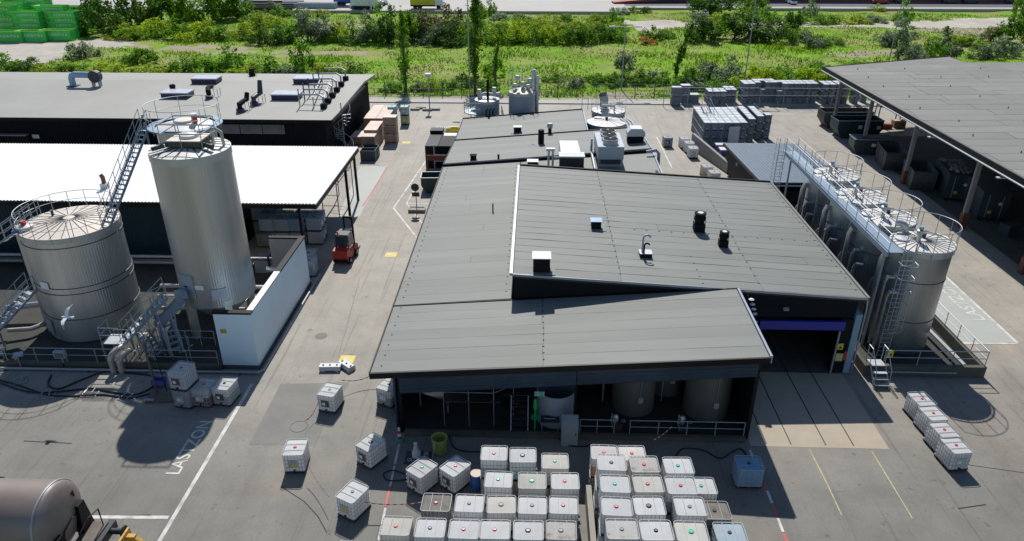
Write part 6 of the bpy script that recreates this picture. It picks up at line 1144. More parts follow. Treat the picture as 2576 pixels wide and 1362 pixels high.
for i, (px, py, mt_) in enumerate(((986, 266, 'ibc_teal'), (1017, 266, 'ibc_teal'))):
    p = at(px, py, 2 * IH); ibc(p.x, p.y, 0, R(2), 'grey', 0, ('caged container under the pale teal one beside wooden boxes', 'yellow caged container below the pale teal one')[i], None, 'ibc_white' if i == 0 else 'ibc_yellow'); ibc(p.x, p.y, IH, R(2), 'grey', 0, 'pale teal caged container on top of a two-high stack', 'teal containers', 'ibc_teal')
def zc(x, y): return ((680 + x / 5.045) / 1.16964, (560 + y / 5.045) / 1.16964)
for zx, zy, n, mt_ in ((405, 246, 2, 'ibc_pale_blue'), (622, 246, 2, 'ibc_pale_blue'), (562, 325, 2, 'ibc_blue'), (800, 322, 2, 'ibc_pale_blue'), (1040, 322, 2, 'ibc_blue'), (1262, 322, 2, 'ibc_pale_blue'), (528, 402, 2, 'ibc_pale_blue'), (752, 404, 2, 'ibc_pale_blue'), (975, 402, 2, 'ibc_blue'), (1232, 388, 2, 'ibc_pale_blue')):
    px, py = zc(zx, zy); column_of(px, py, n, Q, 'black', 0, 'under the white canopy', mt_, None, 'ibc_grey', group='canopy stock')
px, py = zc(225, 300); single(px, py, Q, 'grey', 0, 'sunlit white liquid container at the back of the canopy bay')
px, py = zc(500, 628); single(px, py, Q, 'black', 0, 'brownish liquid container at the front of the canopy bay', 'ibc_dirty')
for i, (zx, zy) in enumerate(((1150, 925), (1155, 1042))): px, py = zc(zx, zy); single(px, py, R(4), 'black', 0, 'liquid container standing outside the white wall end', 'ibc_pale_blue', group='containers by the wall end')
px, py = zc(530, 985); p = at(px, py, 1.1); t = thing('slatted_bin', 'grey steel bin with ribbed lid in the canopy bay', 'bin', (p.x, p.y, 0)); MB().box(p.x - .8, p.y - .6, .01, p.x + .8, p.y + .6, 1.0).build('body', 'grey_steel', t)
for k in range(7): MB().box(p.x - .75 + k * .22, p.y - .55, 1.002, p.x - .63 + k * .22, p.y + .55, 1.08).build('slat', 'galv', t)
# ================================================================ grey pallet boxes
def crate_mesh(w_, d_, h_):
    m = MB(); m.box(-w_ / 2 + .03, -d_ / 2 + .03, .1, w_ / 2 - .03, d_ / 2 - .03, h_ - .1); m.box(-w_ / 2 - .01, -d_ / 2 - .01, h_ - .1, w_ / 2 + .01, d_ / 2 + .01, h_ - .012)
    m.box(-w_ / 2 + .07, -d_ / 2 + .07, h_ - .011, w_ / 2 - .07, d_ / 2 - .07, h_ - .003, 1)
    for x in (-w_ / 2 + .06, w_ / 2 - .06):
        for y in (-d_ / 2 + .06, d_ / 2 - .06): m.box(x - .05, y - .05, .0, x + .05, y + .05, .099)
    for f in (-.3, 0, .3): m.box(w_ * f - .03, -d_ / 2 + .0, .14, w_ * f + .03, -d_ / 2 + .029, h_ - .1); m.box(-w_ / 2 + .0, d_ * f - .03, .14, -w_ / 2 + .029, d_ * f + .03, h_ - .1)
    m.box(-.1, -d_ / 2 - .01, .24, .1, -d_ / 2 - .003, .36, 1)
    return m.mesh('pallet_box', ['crate', 'crate_lid'])
CR = crate_mesh(.8, 1.15, .95); CRB = crate_mesh(1.3, 1.2, 1.25)
def zr(x, y): return ((1940 + x / 4.155) / 1.16964, (230 + y / 4.155) / 1.16964)
def crate(x, y, z, me, lb, gp): o = inst('pallet_box', me, None, (x, y, z)); o.rotation_euler = (0, 0, rng.uniform(-.025, .025)); return tag(o, (lb + (', bottom layer', ', middle layer' if 'three' in lb or 'big block' in lb else ', top layer', ', top layer')[round(z / .96)]) if me is CR else lb, 'pallet box', gp)
def front_at(zx, zy): return at(*zr(zx, zy))
for zx, zy, n in ((200, 345, 2), (308, 315, 2)):
    p = front_at(zx, zy)
    for k in range(n): crate(p.x, p.y + .6, k * 1.25, CRB, 'big grey pallet box in the two-high stacks at the fence rail end', 'big grey boxes')
p = front_at(422, 315); crate(p.x, p.y + .6, 0, CRB, 'single big grey pallet box beside the two-high stacks', None)
LB2 = 'grey lidded pallet box in the short two-high group before the fence'
for zx, zy in ((618, 336), (693, 336), (768, 334), (830, 312), (895, 312)):
    p = front_at(zx, zy)
    for r_ in range(2):
        for k in range(2): crate(p.x, p.y + .58 + r_ * 1.22, k * .96, CR, LB2, 'short two-high group')
LB3 = 'grey lidded pallet box in the long three-high row before the fence'
for zx, zy, miss in ((1036, 327, 0), (1108, 325, 0), (1172, 308, 0), (1236, 308, 1), (1300, 306, 0), (1368, 306, 0), (1444, 328, 1), (1512, 325, 0), (1580, 325, 0), (1650, 325, 0), (1720, 325, 0), (1795, 325, 0), (1868, 325, 0)):
    p = front_at(zx, zy)
    for r_ in range(2 if not miss else 1):
        for k in range(3 - miss): crate(p.x, p.y + .58 + r_ * 1.22, k * .96, CR, LB3, 'long three-high row')
    if miss:
        for k in range(3): crate(p.x, p.y + .58 + 1.22, k * .96, CR, LB3, 'long three-high row')
LB4 = 'grey lidded pallet box in the three-high block nearest the hall column'
for zx, zy in ((2005, 336), (2085, 336), (2170, 334), (2248, 332), (2385, 330), (2490, 312)):
    p = front_at(zx, zy)
    for r_ in range(2 if zx < 2300 else 1):
        for k in range(3 if zx < 2480 else 2): crate(p.x, p.y + .58 + r_ * 1.22, k * .96, CR, LB4, 'block by the hall column')
LB5 = 'grey lidded pallet box in the big block behind the outdoor stair'
for ci, (zx, zy) in enumerate(((560, 852), (646, 852), (732, 852), (820, 852), (908, 852), (996, 850), (1096, 800), (1198, 762), (1296, 748))):
    p = front_at(zx, zy)
    for r_ in range((6, 6, 6, 6, 6, 6, 5, 4, 1)[ci]):
        for k in range(3): crate(p.x + r_ * .02, p.y + .58 + r_ * 1.2, k * .96, CR, LB5, 'big block')
A_ = at(1478, 1262); dv = thing('divider_wall', 'low stained concrete wall between the two container clusters', 'wall', (A_.x, 21, 0)); MB().box(A_.x - .12, 18.2, .004, A_.x + .12, A_.y, 1.0).build('wall_panel', 'concrete', dv)
# ================================================================ wooden boxes at the rear left
def zw(x, y): return ((1020 + x / 6.81) / 1.16964, (280 + y / 6.81) / 1.16964)
def wood_mesh(w_, d_, h_, body):
    m = MB(); m.box(-w_ / 2, -d_ / 2, .12, w_ / 2, d_ / 2, h_ - .05); m.box(-w_ / 2 - .02, -d_ / 2 - .02, h_ - .048, w_ / 2 + .02, d_ / 2 + .02, h_, 1)
    for x in (-w_ / 2 + .08, 0, w_ / 2 - .08): m.box(x - .07, -d_ / 2, .0, x + .07, d_ / 2, .118)
    for x in (-w_ / 2 + .05, w_ / 2 - .05): m.box(x - .05, -d_ / 2 - .025, .12, x + .05, -d_ / 2 - .001, h_ - .05)
    m.box(-w_ / 2, -d_ / 2 - .015, h_ * .5 - .02, w_ / 2, -d_ / 2 - .002, h_ * .5 + .02); return m.mesh('wooden_box', [body, 'wood_lid'])
WB = wood_mesh(1.45, 1.25, 1.0, 'wood'); WR = wood_mesh(1.45, 1.25, 1.0, 'wood_red')
def wbox(x, y, z, me, lb, gp): return tag(inst('wooden_box', me, None, (x, y, z)), lb, 'wooden box', gp)
def wstack(zx, zy, n, rows, lb, gp, first=None):
    p = at(*zw(zx, zy))
    for r_ in range(rows):
        for k in range(n): wbox(p.x + rng.uniform(-.03, .03), p.y + .65 + r_ * 1.3, k * 1.01, (first if first and r_ == 0 else WB), lb, gp)
wstack(485, 800, 2, 5, 'pale-topped wooden box in the large two-high block by the wall', 'large wooden block', WR); wstack(715, 800, 2, 5, 'pale-topped wooden box in the large two-high block by the wall', 'large wooden block', WR)
wstack(500, 1050, 2, 3, 'pale-topped wooden box in the middle group beside the spiral stair', 'middle wooden group'); wstack(220, 1010, 1, 2, 'low wooden box against the warehouse end wall', 'low wooden boxes')
wstack(890, 965, 3, 1, 'wooden box in the separate three-high stack on the roadway', 'separate wooden stack'); wstack(455, 1190, 2, 1, 'wooden crate in the stack behind the dark open bins', 'wooden crates by the bins')
for i, (zx, zy) in enumerate(((430, 1330), (480, 1265))): p = at(*zw(zx, zy)); open_box('open_bin', ('dark green open bin with pale rim beside the canopy corner', 'dark open bin standing behind its green twin')[i], 'bin', (p.x, p.y + .6, 0), 1.6, 1.15, 1.15, 'skip')
# ================================================================ barrier tape
def tape(label, a, b, sag=.25, za=.7, zb=.7, dash=.16):
    A_, B_ = at(*a, za), at(*b, zb); n = max(4, int((B_ - A_).length / dash)); m = MB()
    P = [A_.lerp(B_, i / n) - Vector((0, 0, sag * 4 * (i / n) * (1 - i / n))) for i in range(n + 1)]
    for i in range(n): 
        p, q = P[i], P[i + 1]; m.add([p, q, q + Vector((0, 0, .06)), p + Vector((0, 0, .06))], [(0, 1, 2, 3)], i % 2)
    return tag(m.build('barrier_tape', ['red_sign', 'sticker']), label, 'tape')
tape('red and white barrier tape from roof corner to green-capped container', (860, 958), (948, 938)); tape('red and white barrier tape hanging above the manhole cover', (800, 1015), (768, 1060), .2, .7, .5); tape('red and white barrier tape from red-capped to grey-capped container', (776, 1175), (828, 1252), .15); tape('red and white barrier tape from grey-capped container to dirty dark container', (918, 1265), (1060, 1265), .15, .7, .9); tape('striped tape from the cluster corner to the bay rail', (1640, 1110), (1690, 1075), .1, 1.1, 1.0)
# ================================================================ fence at the yard edge
fe = thing('mesh_fence', 'green welded-mesh fence along the far pavement', 'fence', (0, 104.2, 0)); me = MB().box(-.05, -.05, 0, .05, .05, 2.1).mesh('post', 'fence_green')
for i in range(48): inst('post', me, fe, (-60 + i * 2.75, 104.2, .02))
for z in (.3, 1.15, 2.0): MB().tube([(-60, 104.2, z), (70, 104.2, z)], .03, 4).build('rail', 'fence_green', fe)
q = MB()
for i in range(860): q.add([(-60 + i * .15, 104.25, .1), (-60 + i * .15 + .012, 104.25, .1), (-60 + i * .15 + .012, 104.25, 2.05), (-60 + i * .15, 104.25, 2.05)], [(0, 1, 2, 3)])
stuff(q.build('mesh_wires', 'fence_green', fe))
A_, B_ = at(1664, 262), at(2060, 262); guard_rail('pale steel crash rail on posts behind the grey boxes', [(A_.x, 99.5, 0), (B_.x + 4, 99.5, 0)], 2.6, 3.2, .045, 'galv', mid=.62)
for i, (px, pb, zt, lb, dbl) in enumerate(((1182, 243, 15, 'tall street lamp beside the poplar tree', 0), (1870, 222, 15, 'tall street lamp rising from shrubs by the fence', 0), (1563, 228, 9, 'twin-headed street lamp in the meadow edge', 1), (2232, 172, 16, 'street lamp with curved arm behind the hall roof', 0))):
    p = at(px, pb); t = thing('street_lamp', lb, 'lamp post', p); MB().tube([(p.x, p.y, 0), (p.x, p.y, zt)], [.1, .06], 6).build('pole', 'galv', t)
    for s in ((-1, 1) if dbl else (-1,)): MB().tube([(p.x, p.y, zt), (p.x + s * .8, p.y, zt + .1), (p.x + s * 1.6, p.y, zt + .1)], .06, 6).build('lamp_arm', 'galv_light', t); MB().obox((p.x + s * 1.9, p.y, zt + .1), (.9, .35, .16)).build('lamp_head', 'galv_light', t)
# ================================================================ stacked green skips far left
GT = 'A-ZNEVTER A'
def gskip_stack(px, py, n, lb, L_=6.2, rz=0):
    p = at(px, py); p.z = fh(p.x, p.y)
    for k in range(n):
        t = skip('green_skip', lb if n == 1 else ('bright green lettered skip in the %s' % lb), 0, 0, rz + rng.uniform(-.03, .03), L_, 2.3, 2.0, 1.9, 'skip_green', 'green skips', None, False, False, (p.x, p.y, p.z), k * 1.0)
        if k == 0: pass
        text = GSK_T; o = inst('lettering', text, t, (-1.3, -1.17, .95 if k == 0 else 1.15), local=True); o.rotation_euler = (R(90), 0, 0)
cu = text_obj('lettering', GT, .62, (0, 0, 0), (0, 0, 0), 'sticker'); GSK_T = cu.data; bpy.data.objects.remove(cu)
for px, py, n, lb in ((30, 106, 1, 'bright green lettered skip at the left end of the front row'), (90, 105, 1, 'bright green lettered skip in the middle of the front row'), (150, 103, 1, 'bright green lettered skip at the right end of the front row'), (20, 92, 5, 'left five-high stack'), (82, 94, 4, 'middle stack behind the front row'), (148, 90, 5, 'stack behind the right front skip'), (50, 82, 5, 'rear stack above the middle'), (108, 78, 6, 'tall rear stack'), (172, 92, 4, 'right end stack by the bushes'), (4, 70, 6, 'rear left corner stack'), (198, 62, 3, 'small stack between bushes'), (60, 66, 6, 'rearmost long stack')): gskip_stack(px, py, n, lb)
# ================================================================ far yard, vehicles, buildings
fz = .62
far1 = setting(MB().box(-68, 195, -.3, 24, 330, fz).build('far_yard', 'far_yard')); setting(MB().box(-260, 196, -.3, -68.05, 330, fz - .02).build('far_yard', 'far_yard'))
setting(MB().box(24.05, 203, -.3, 260, 206.5, fz + .02).build('far_pavement', 'pavement')); setting(MB().box(24.05, 206.55, -.3, 260, 330, fz).build('car_park', 'far_asphalt'))
rbd = thing('red_building', 'long low dark red building with pale shutters at the far edge', 'building', (90, 226, 0)); MB().box(26, 220, fz, 230, 240, 7).build('wall', 'red_building', rbd); MB().box(25.5, 219.5, 7, 230.5, 240.5, 7.5).build('roof', 'steel_dark', rbd)
for i in range(22): 
    f = MB().box(30 + i * 9, 219.9, fz + .5, 36.5 + i * 9, 219.98, fz + 3.2).build('shutter', 'far_yard', rbd)
    for k in range(3): MB().box(30 + i * 9, 219.86, fz + 1.1 + k * .7, 36.5 + i * 9, 219.895, fz + 1.14 + k * .7).build('shutter_rib', 'galv', f)
MB().obox((32, 214, 1.6), (22, 3, .5), R(8), 0, R(-4)).build('loading_ramp', 'red_building', rbd)
def car(label, px, py, mat, rz, L_=4.3, H_=1.45, group=None):
    p = at(px, py, fz); t = thing('parked_car', label, 'car', (p.x, p.y, fz + .02), rz, group); h = L_ / 2
    MB().prism([(-h, .3), (h, .3), (h, .75), (h * .85, .88), (-h * .9, .9), (-h, .8)], -.85, .85, 'y').build('body', mat, t, local=True); MB().prism([(-h * .8, .9), (h * .45, .88), (h * .15, H_), (-h * .6, H_)], -.75, .75, 'y').build('cabin', 'glass', t, local=True); MB().box(-h * .58, -.72, H_ + .002, h * .13, .72, H_ + .04).build('roof', mat, t, local=True)
    me = MB().lathe([(.32, -.1), (.32, .1)], 14).xf(Matrix.Rotation(R(90), 4, 'X')).mesh('wheel', 'rubber_tyre')
    for x in (-h * .62, h * .62):
        for y in (-.8, .8): inst('wheel', me, t, (x, y, .32), local=True)
car('white parked van in front of the dark red building', 1990, 10, 'white_car', R(90), 5.0, 2.0); car('dark red parked car before the pale shutters', 2212, 10, 'red_car', 0)
for i, px in enumerate((2268, 2388, 2440, 2548)): car('dark parked car along the far car park edge', px, 9, 'dark_car', R(rng.uniform(-8, 8)), group='dark parked cars')
def box_truck(label, px, py, L_, H_, mat, cabmat='white_car', rz=0):
    p = at(px, py, fz); t = thing('lorry', label, 'lorry', (p.x, p.y, fz + .01), rz); MB().box(-L_ / 2, -1.2, 1.0, L_ / 2 - 2.2, 1.2, H_).build('cargo_box', mat, t, local=True); MB().prism([(L_ / 2 - 2.1, .6), (L_ / 2, .6), (L_ / 2, 2.0), (L_ / 2 - .4, 3.0), (L_ / 2 - 2.1, 3.0)], -1.15, 1.15, 'y').build('cab', cabmat, t, local=True); MB().box(-L_ / 2, -1.0, .6, L_ / 2 - 2.2, 1.0, .99).build('chassis', 'steel_dark', t, local=True)
    for x in (-L_ / 2 + 1.2, -L_ / 2 + 2.4, L_ / 2 - 1.2):
        for y in (-1.0, 1.0): MB().lathe([(.5, -.15), (.5, .15)], 16).xf(Matrix.Translation((x, y, .5)) @ Matrix.Rotation(R(90), 4, 'X')).build('wheel', 'rubber_tyre', t, local=True)
box_truck('lorry with bright yellow box body on the far concrete yard', 1075, 22, 8.5, 4.6, 'yellow_plastic'); box_truck('lorry with blue container parked among pipes', 880, 14, 8, 5, 'truck_blue'); box_truck('small white tanker lorry beside stacked pipes', 920, 24, 7, 3.4, 'white_car')
for i, (px, py, L_) in enumerate(((700, 16, 14), (760, 19, 10), (800, 21, 10), (680, 24, 12), (640, 14, 8))):
    p = at(px, py, fz); t = thing('material_stack', ('stack of long dark sections on the far yard', 'stack of grey beams on the far yard', 'low stack of grey sections beside the lorries', 'long low dark stack at the yard edge', 'white-wrapped stack at the yard edge')[i], 'stack', (p.x, p.y, fz + .01))
    for k in range(4): MB().box(-L_ / 2, -1.2 + k * .62, .01, L_ / 2, -.65 + k * .62, .7 + .35 * ((k + i) % 3)).build('section', ('steel_dark', 'galv', 'grey_steel', 'steel_dark', 'white_metal')[i], t, local=True)
for i in range(9):
    p = at(895 + i * 9, 21 - (i % 3) * 5, fz); t = thing('machine', 'small parked machine with frame and drum among the lorries', 'machine', (p.x, p.y, fz + .01), rng.uniform(0, 3), 'small machines'); MB().box(-1.3, -.7, .3, 1.3, .7, 1.2).build('body', ('white_car', 'steel_dark', 'truck_blue', 'galv')[i % 4], t, local=True); MB().tube([(-1, 0, 1.2), (-.6, 0, 2.6), (.8, 0, 2.4)], .12, 6).build('arm', 'galv', t, local=True)
    for x in (-.8, .8): MB().lathe([(.4, -.8), (.4, .8)], 12).xf(Matrix.Translation((x, 0, .4)) @ Matrix.Rotation(R(90), 4, 'X')).build('axle_wheels', 'rubber_tyre', t, local=True)
p = at(560, 6, fz); sht = thing('white_trailer', 'white box trailer on the far yard behind the trees', 'trailer', (p.x, p.y, fz + .01)); MB().box(-5, -1.2, .9, 5, 1.2, 3.6).build('box', 'white_car', sht, local=True)
for x in (-3.5, -2.4, 3.2): MB().lathe([(.5, -1.1), (.5, 1.1)], 14).xf(Matrix.Translation((x, 0, .5)) @ Matrix.Rotation(R(90), 4, 'X')).build('wheel_pair', 'rubber_tyre', sht, local=True)
# ================================================================ vegetation
def leaf(m, p, s, r, k=0, up=.3):
    n = Vector((r.gauss(0, 1), r.gauss(0, 1), r.gauss(0, 1) + up)).normalized(); u = n.orthogonal().normalized(); a = r.uniform(0, 6.28); v = n.cross(u); u, v = u * math.cos(a) + v * math.sin(a), v * math.cos(a) - u * math.sin(a)
    L_ = s * r.uniform(.7, 1.35); w_ = L_ * r.uniform(.45, .75)
    m.add([p - u * L_ * .5, p + v * w_ * .5 + n * L_ * .06, p + u * L_ * .5, p - v * w_ * .5 + n * L_ * .06], [(0, 1, 2, 3)], k)
def bush_mesh(seed, n, size, lobes, flat=.8, blossom=0., squ=1.):
    """unit shrub about 1 m in radius: many ragged leaf clumps with gaps between them and loose shoots on top"""
    r = random.Random(seed); m = MB(); mb = MB(); C_ = []
    for i in range(lobes * 3):
        a = r.uniform(0, 6.28); d = math.sqrt(r.random()) * .85; rad = r.uniform(.13, .3) * (1.15 - d * .4); top = flat * (1.75 - 1.15 * d * d) * r.uniform(.72, 1.1)
        C_.append((d * math.cos(a), d * math.sin(a) * squ, max(rad * .6, top * r.uniform(.35, 1.) - rad), rad))
    tot = sum(c[3] ** 1.6 for c in C_)
    for (cx, cy, cz, rad) in C_:
        el = r.uniform(.8, 1.5)
        for k in range(int(n * rad ** 1.6 / tot)):
            d = Vector((r.gauss(0, 1), r.gauss(0, 1), r.gauss(0, 1))).normalized(); q = rad * (r.uniform(.6, 1.2) if r.random() < .8 else r.uniform(.1, .6))
            p = Vector((cx, cy, cz)) + Vector((d.x, d.y, d.z * el)) * q
            if p.z < .02: p.z = r.uniform(.02, .2)
            leaf(m, p, size * r.uniform(.6, 1.25), r)
            if blossom and d.z > -.1 and r.random() < blossom: leaf(mb, p + d * .04, size * .7, r)
    return m, mb
def tree_mesh(seed, n, size, h, rad, lean=0., base=.1):
    """wispy upright crown: short upswept leafy twigs around the stem, with gaps"""
    r = random.Random(seed); m = MB(); nt_ = int(n / 26)
    for i in range(nt_):
        t = r.random() ** .85; w_ = rad * (math.sin(math.pi * min(1, (t * .88 + .12))) ** .7) * (1 - .3 * t) * r.uniform(.5, 1.25); a = r.uniform(0, 6.28); z = h * (base + (1 - base) * t) * .94
        c0 = Vector((lean * t * t, 0, z)); c1 = c0 + Vector((w_ * math.cos(a) + lean * .1, w_ * math.sin(a), r.uniform(.5, 1.5) * h / 12))
        for k in range(26):
            u = r.uniform(.15, 1.05); p = c0.lerp(c1, u) + Vector((r.gauss(0, .13), r.gauss(0, .13), r.gauss(0, .2))) * (h / 12)
            leaf(m, p, size * r.uniform(.6, 1.1), r, up=.6)
    return m
BV = {}
def bush_var(mat, blossom=0., seed=1, n=700, size=.17, lobes=8, flat=.8, squ=1.):
    k = (mat, blossom, seed, n, flat)
    if k not in BV:
        m, mb = bush_mesh(seed, n, size, lobes, flat, blossom, squ); BV[k] = (m.mesh('crown', mat), mb.mesh('blossom', 'blossom') if blossom else None)
    return BV[k]
STEM = MB().tube([(0, 0, -.1), (.05, 0, .35), (-.03, .02, .8)], [.06, .045, .02], 5).mesh('stem', 'bark')
def place_of(px, py):
    if py < 48: return 'beside the far concrete yard' if px < 1500 else 'at the far car park edge'
    if py < 80: return ('behind the green skips' if px < 420 else 'among the far left trees' if px < 660 else 'behind the blossoming hedge' if px < 1180 else 'behind the lime green hedge' if px < 1560 else 'along the far gravel road')
    if py < 125: return ('next to the green skips' if px < 350 else 'below the far left trees' if px < 640 else 'in the blossoming hedge' if px < 1010 else 'around the brownish trees' if px < 1185 else 'in the lime green hedge' if px < 1600 else 'near the orange shrub' if px < 1720 else 'in the dark hedge clump' if px < 2060 else 'on the open meadow behind the hall')
    if py < 170: return 'beside the gravel track' if px < 1000 else 'on the open meadow' if px < 2100 else 'behind the hall roof'
    return ('behind the black warehouse' if px < 960 else 'at the slender poplar' if px < 1100 else 'at the tallest poplar' if px < 1300 else 'at the fence behind the round tanks' if px < 1480 else 'at the twin-headed lamp' if px < 1660 else 'at the leaning poplar' if px < 1790 else 'behind the long row of grey boxes' if px < 2040 else 'at the hall corner')
NICE = {'leaf_dark': 'dark green', 'leaf_mid': 'mid green', 'leaf_lime': 'lime green', 'leaf_grey': 'grey-green', 'leaf_brown': 'brownish', 'leaf_orange': 'orange'}
def bush_label(px, py, h, mat, blossom): return '%s %s%s %s' % ('tall' if h > 6.5 else 'low' if h < 2.9 else 'bushy', NICE[mat] + ' ', ('white-blossomed shrub' if blossom > .12 else 'tree' if h > 7.4 else 'shrub'), place_of(px, py))
def bush(px, py, rx, h, mat, label, blossom=0., seed=None, group='shrubs on the waste ground', name='shrub', flat=.8, n=700, cat='shrub', size=.17):
    p = at(px, py); p.z = fh(p.x, p.y) - .05; seed = seed or rng.randint(1, 4); cr, bl_ = bush_var(mat, blossom, seed, n, size, 8, flat)
    t = thing(name, label, cat, p, rng.uniform(0, 6.28), group); s = (rx, rx * rng.uniform(.8, 1.1), h / (flat * 1.75)); o = inst('crown', cr, t, local=True); o.scale = s
    if bl_: b = inst('blossom', bl_, t, local=True); b.scale = s
    b = inst('trunk', STEM, t, local=True); b.scale = s; return t
def poplar(px, py, h, rad, label, seed, lean=0., n=2200, size=.36, mat='leaf_mid'):
    p = at(px, py); p.z = 0; t = thing('poplar_tree', label, 'tree', p); tree_mesh(seed, n, size, h, rad, lean).build('crown', mat, t, local=True); MB().tube([(0, 0, -.1), (0, 0, h * .4), (lean * .5, 0, h * .75), (lean, 0, h * .95)], [.22, .16, .1, .03], 6).build('trunk', 'bark', t, local=True)
    r = random.Random(seed)
    for k in range(9):
        z = h * (.15 + k * .08); a = r.uniform(0, 6.28); MB().tube([(0, 0, z), (rad * .5 * math.cos(a), rad * .5 * math.sin(a), z + 1.2)], [.07, .02], 4).build('limb', 'bark', t, local=True)
poplar(1022, 232, 11.5, 1.25, 'slender poplar tree left of the lamp by the fence', 2); poplar(1195, 232, 14.5, 1.75, 'tallest broad poplar tree beside the street lamp', 3, .5, 4200, .36); poplar(1246, 222, 7.5, .7, 'thin young poplar right of the tallest one', 4, .6, 700); poplar(1700, 205, 8.5, .9, 'poplar leaning in the wind near the grey boxes', 5, 1.6, 1500)
DT, MT, LT, BT, GT_, BR = 'dense dark green tree in the far left clump', 'mid green rounded shrub in the meadow hedge', 'lime green bushy shrub in the meadow hedge', 'white-blossomed hawthorn shrub in the meadow hedge', 'grey-green willow shrub on the meadow', 'brownish open tree behind the hedge'
DG = 'dark green shrub in the meadow hedge'; LG = 'low green shrub along the fence foot'
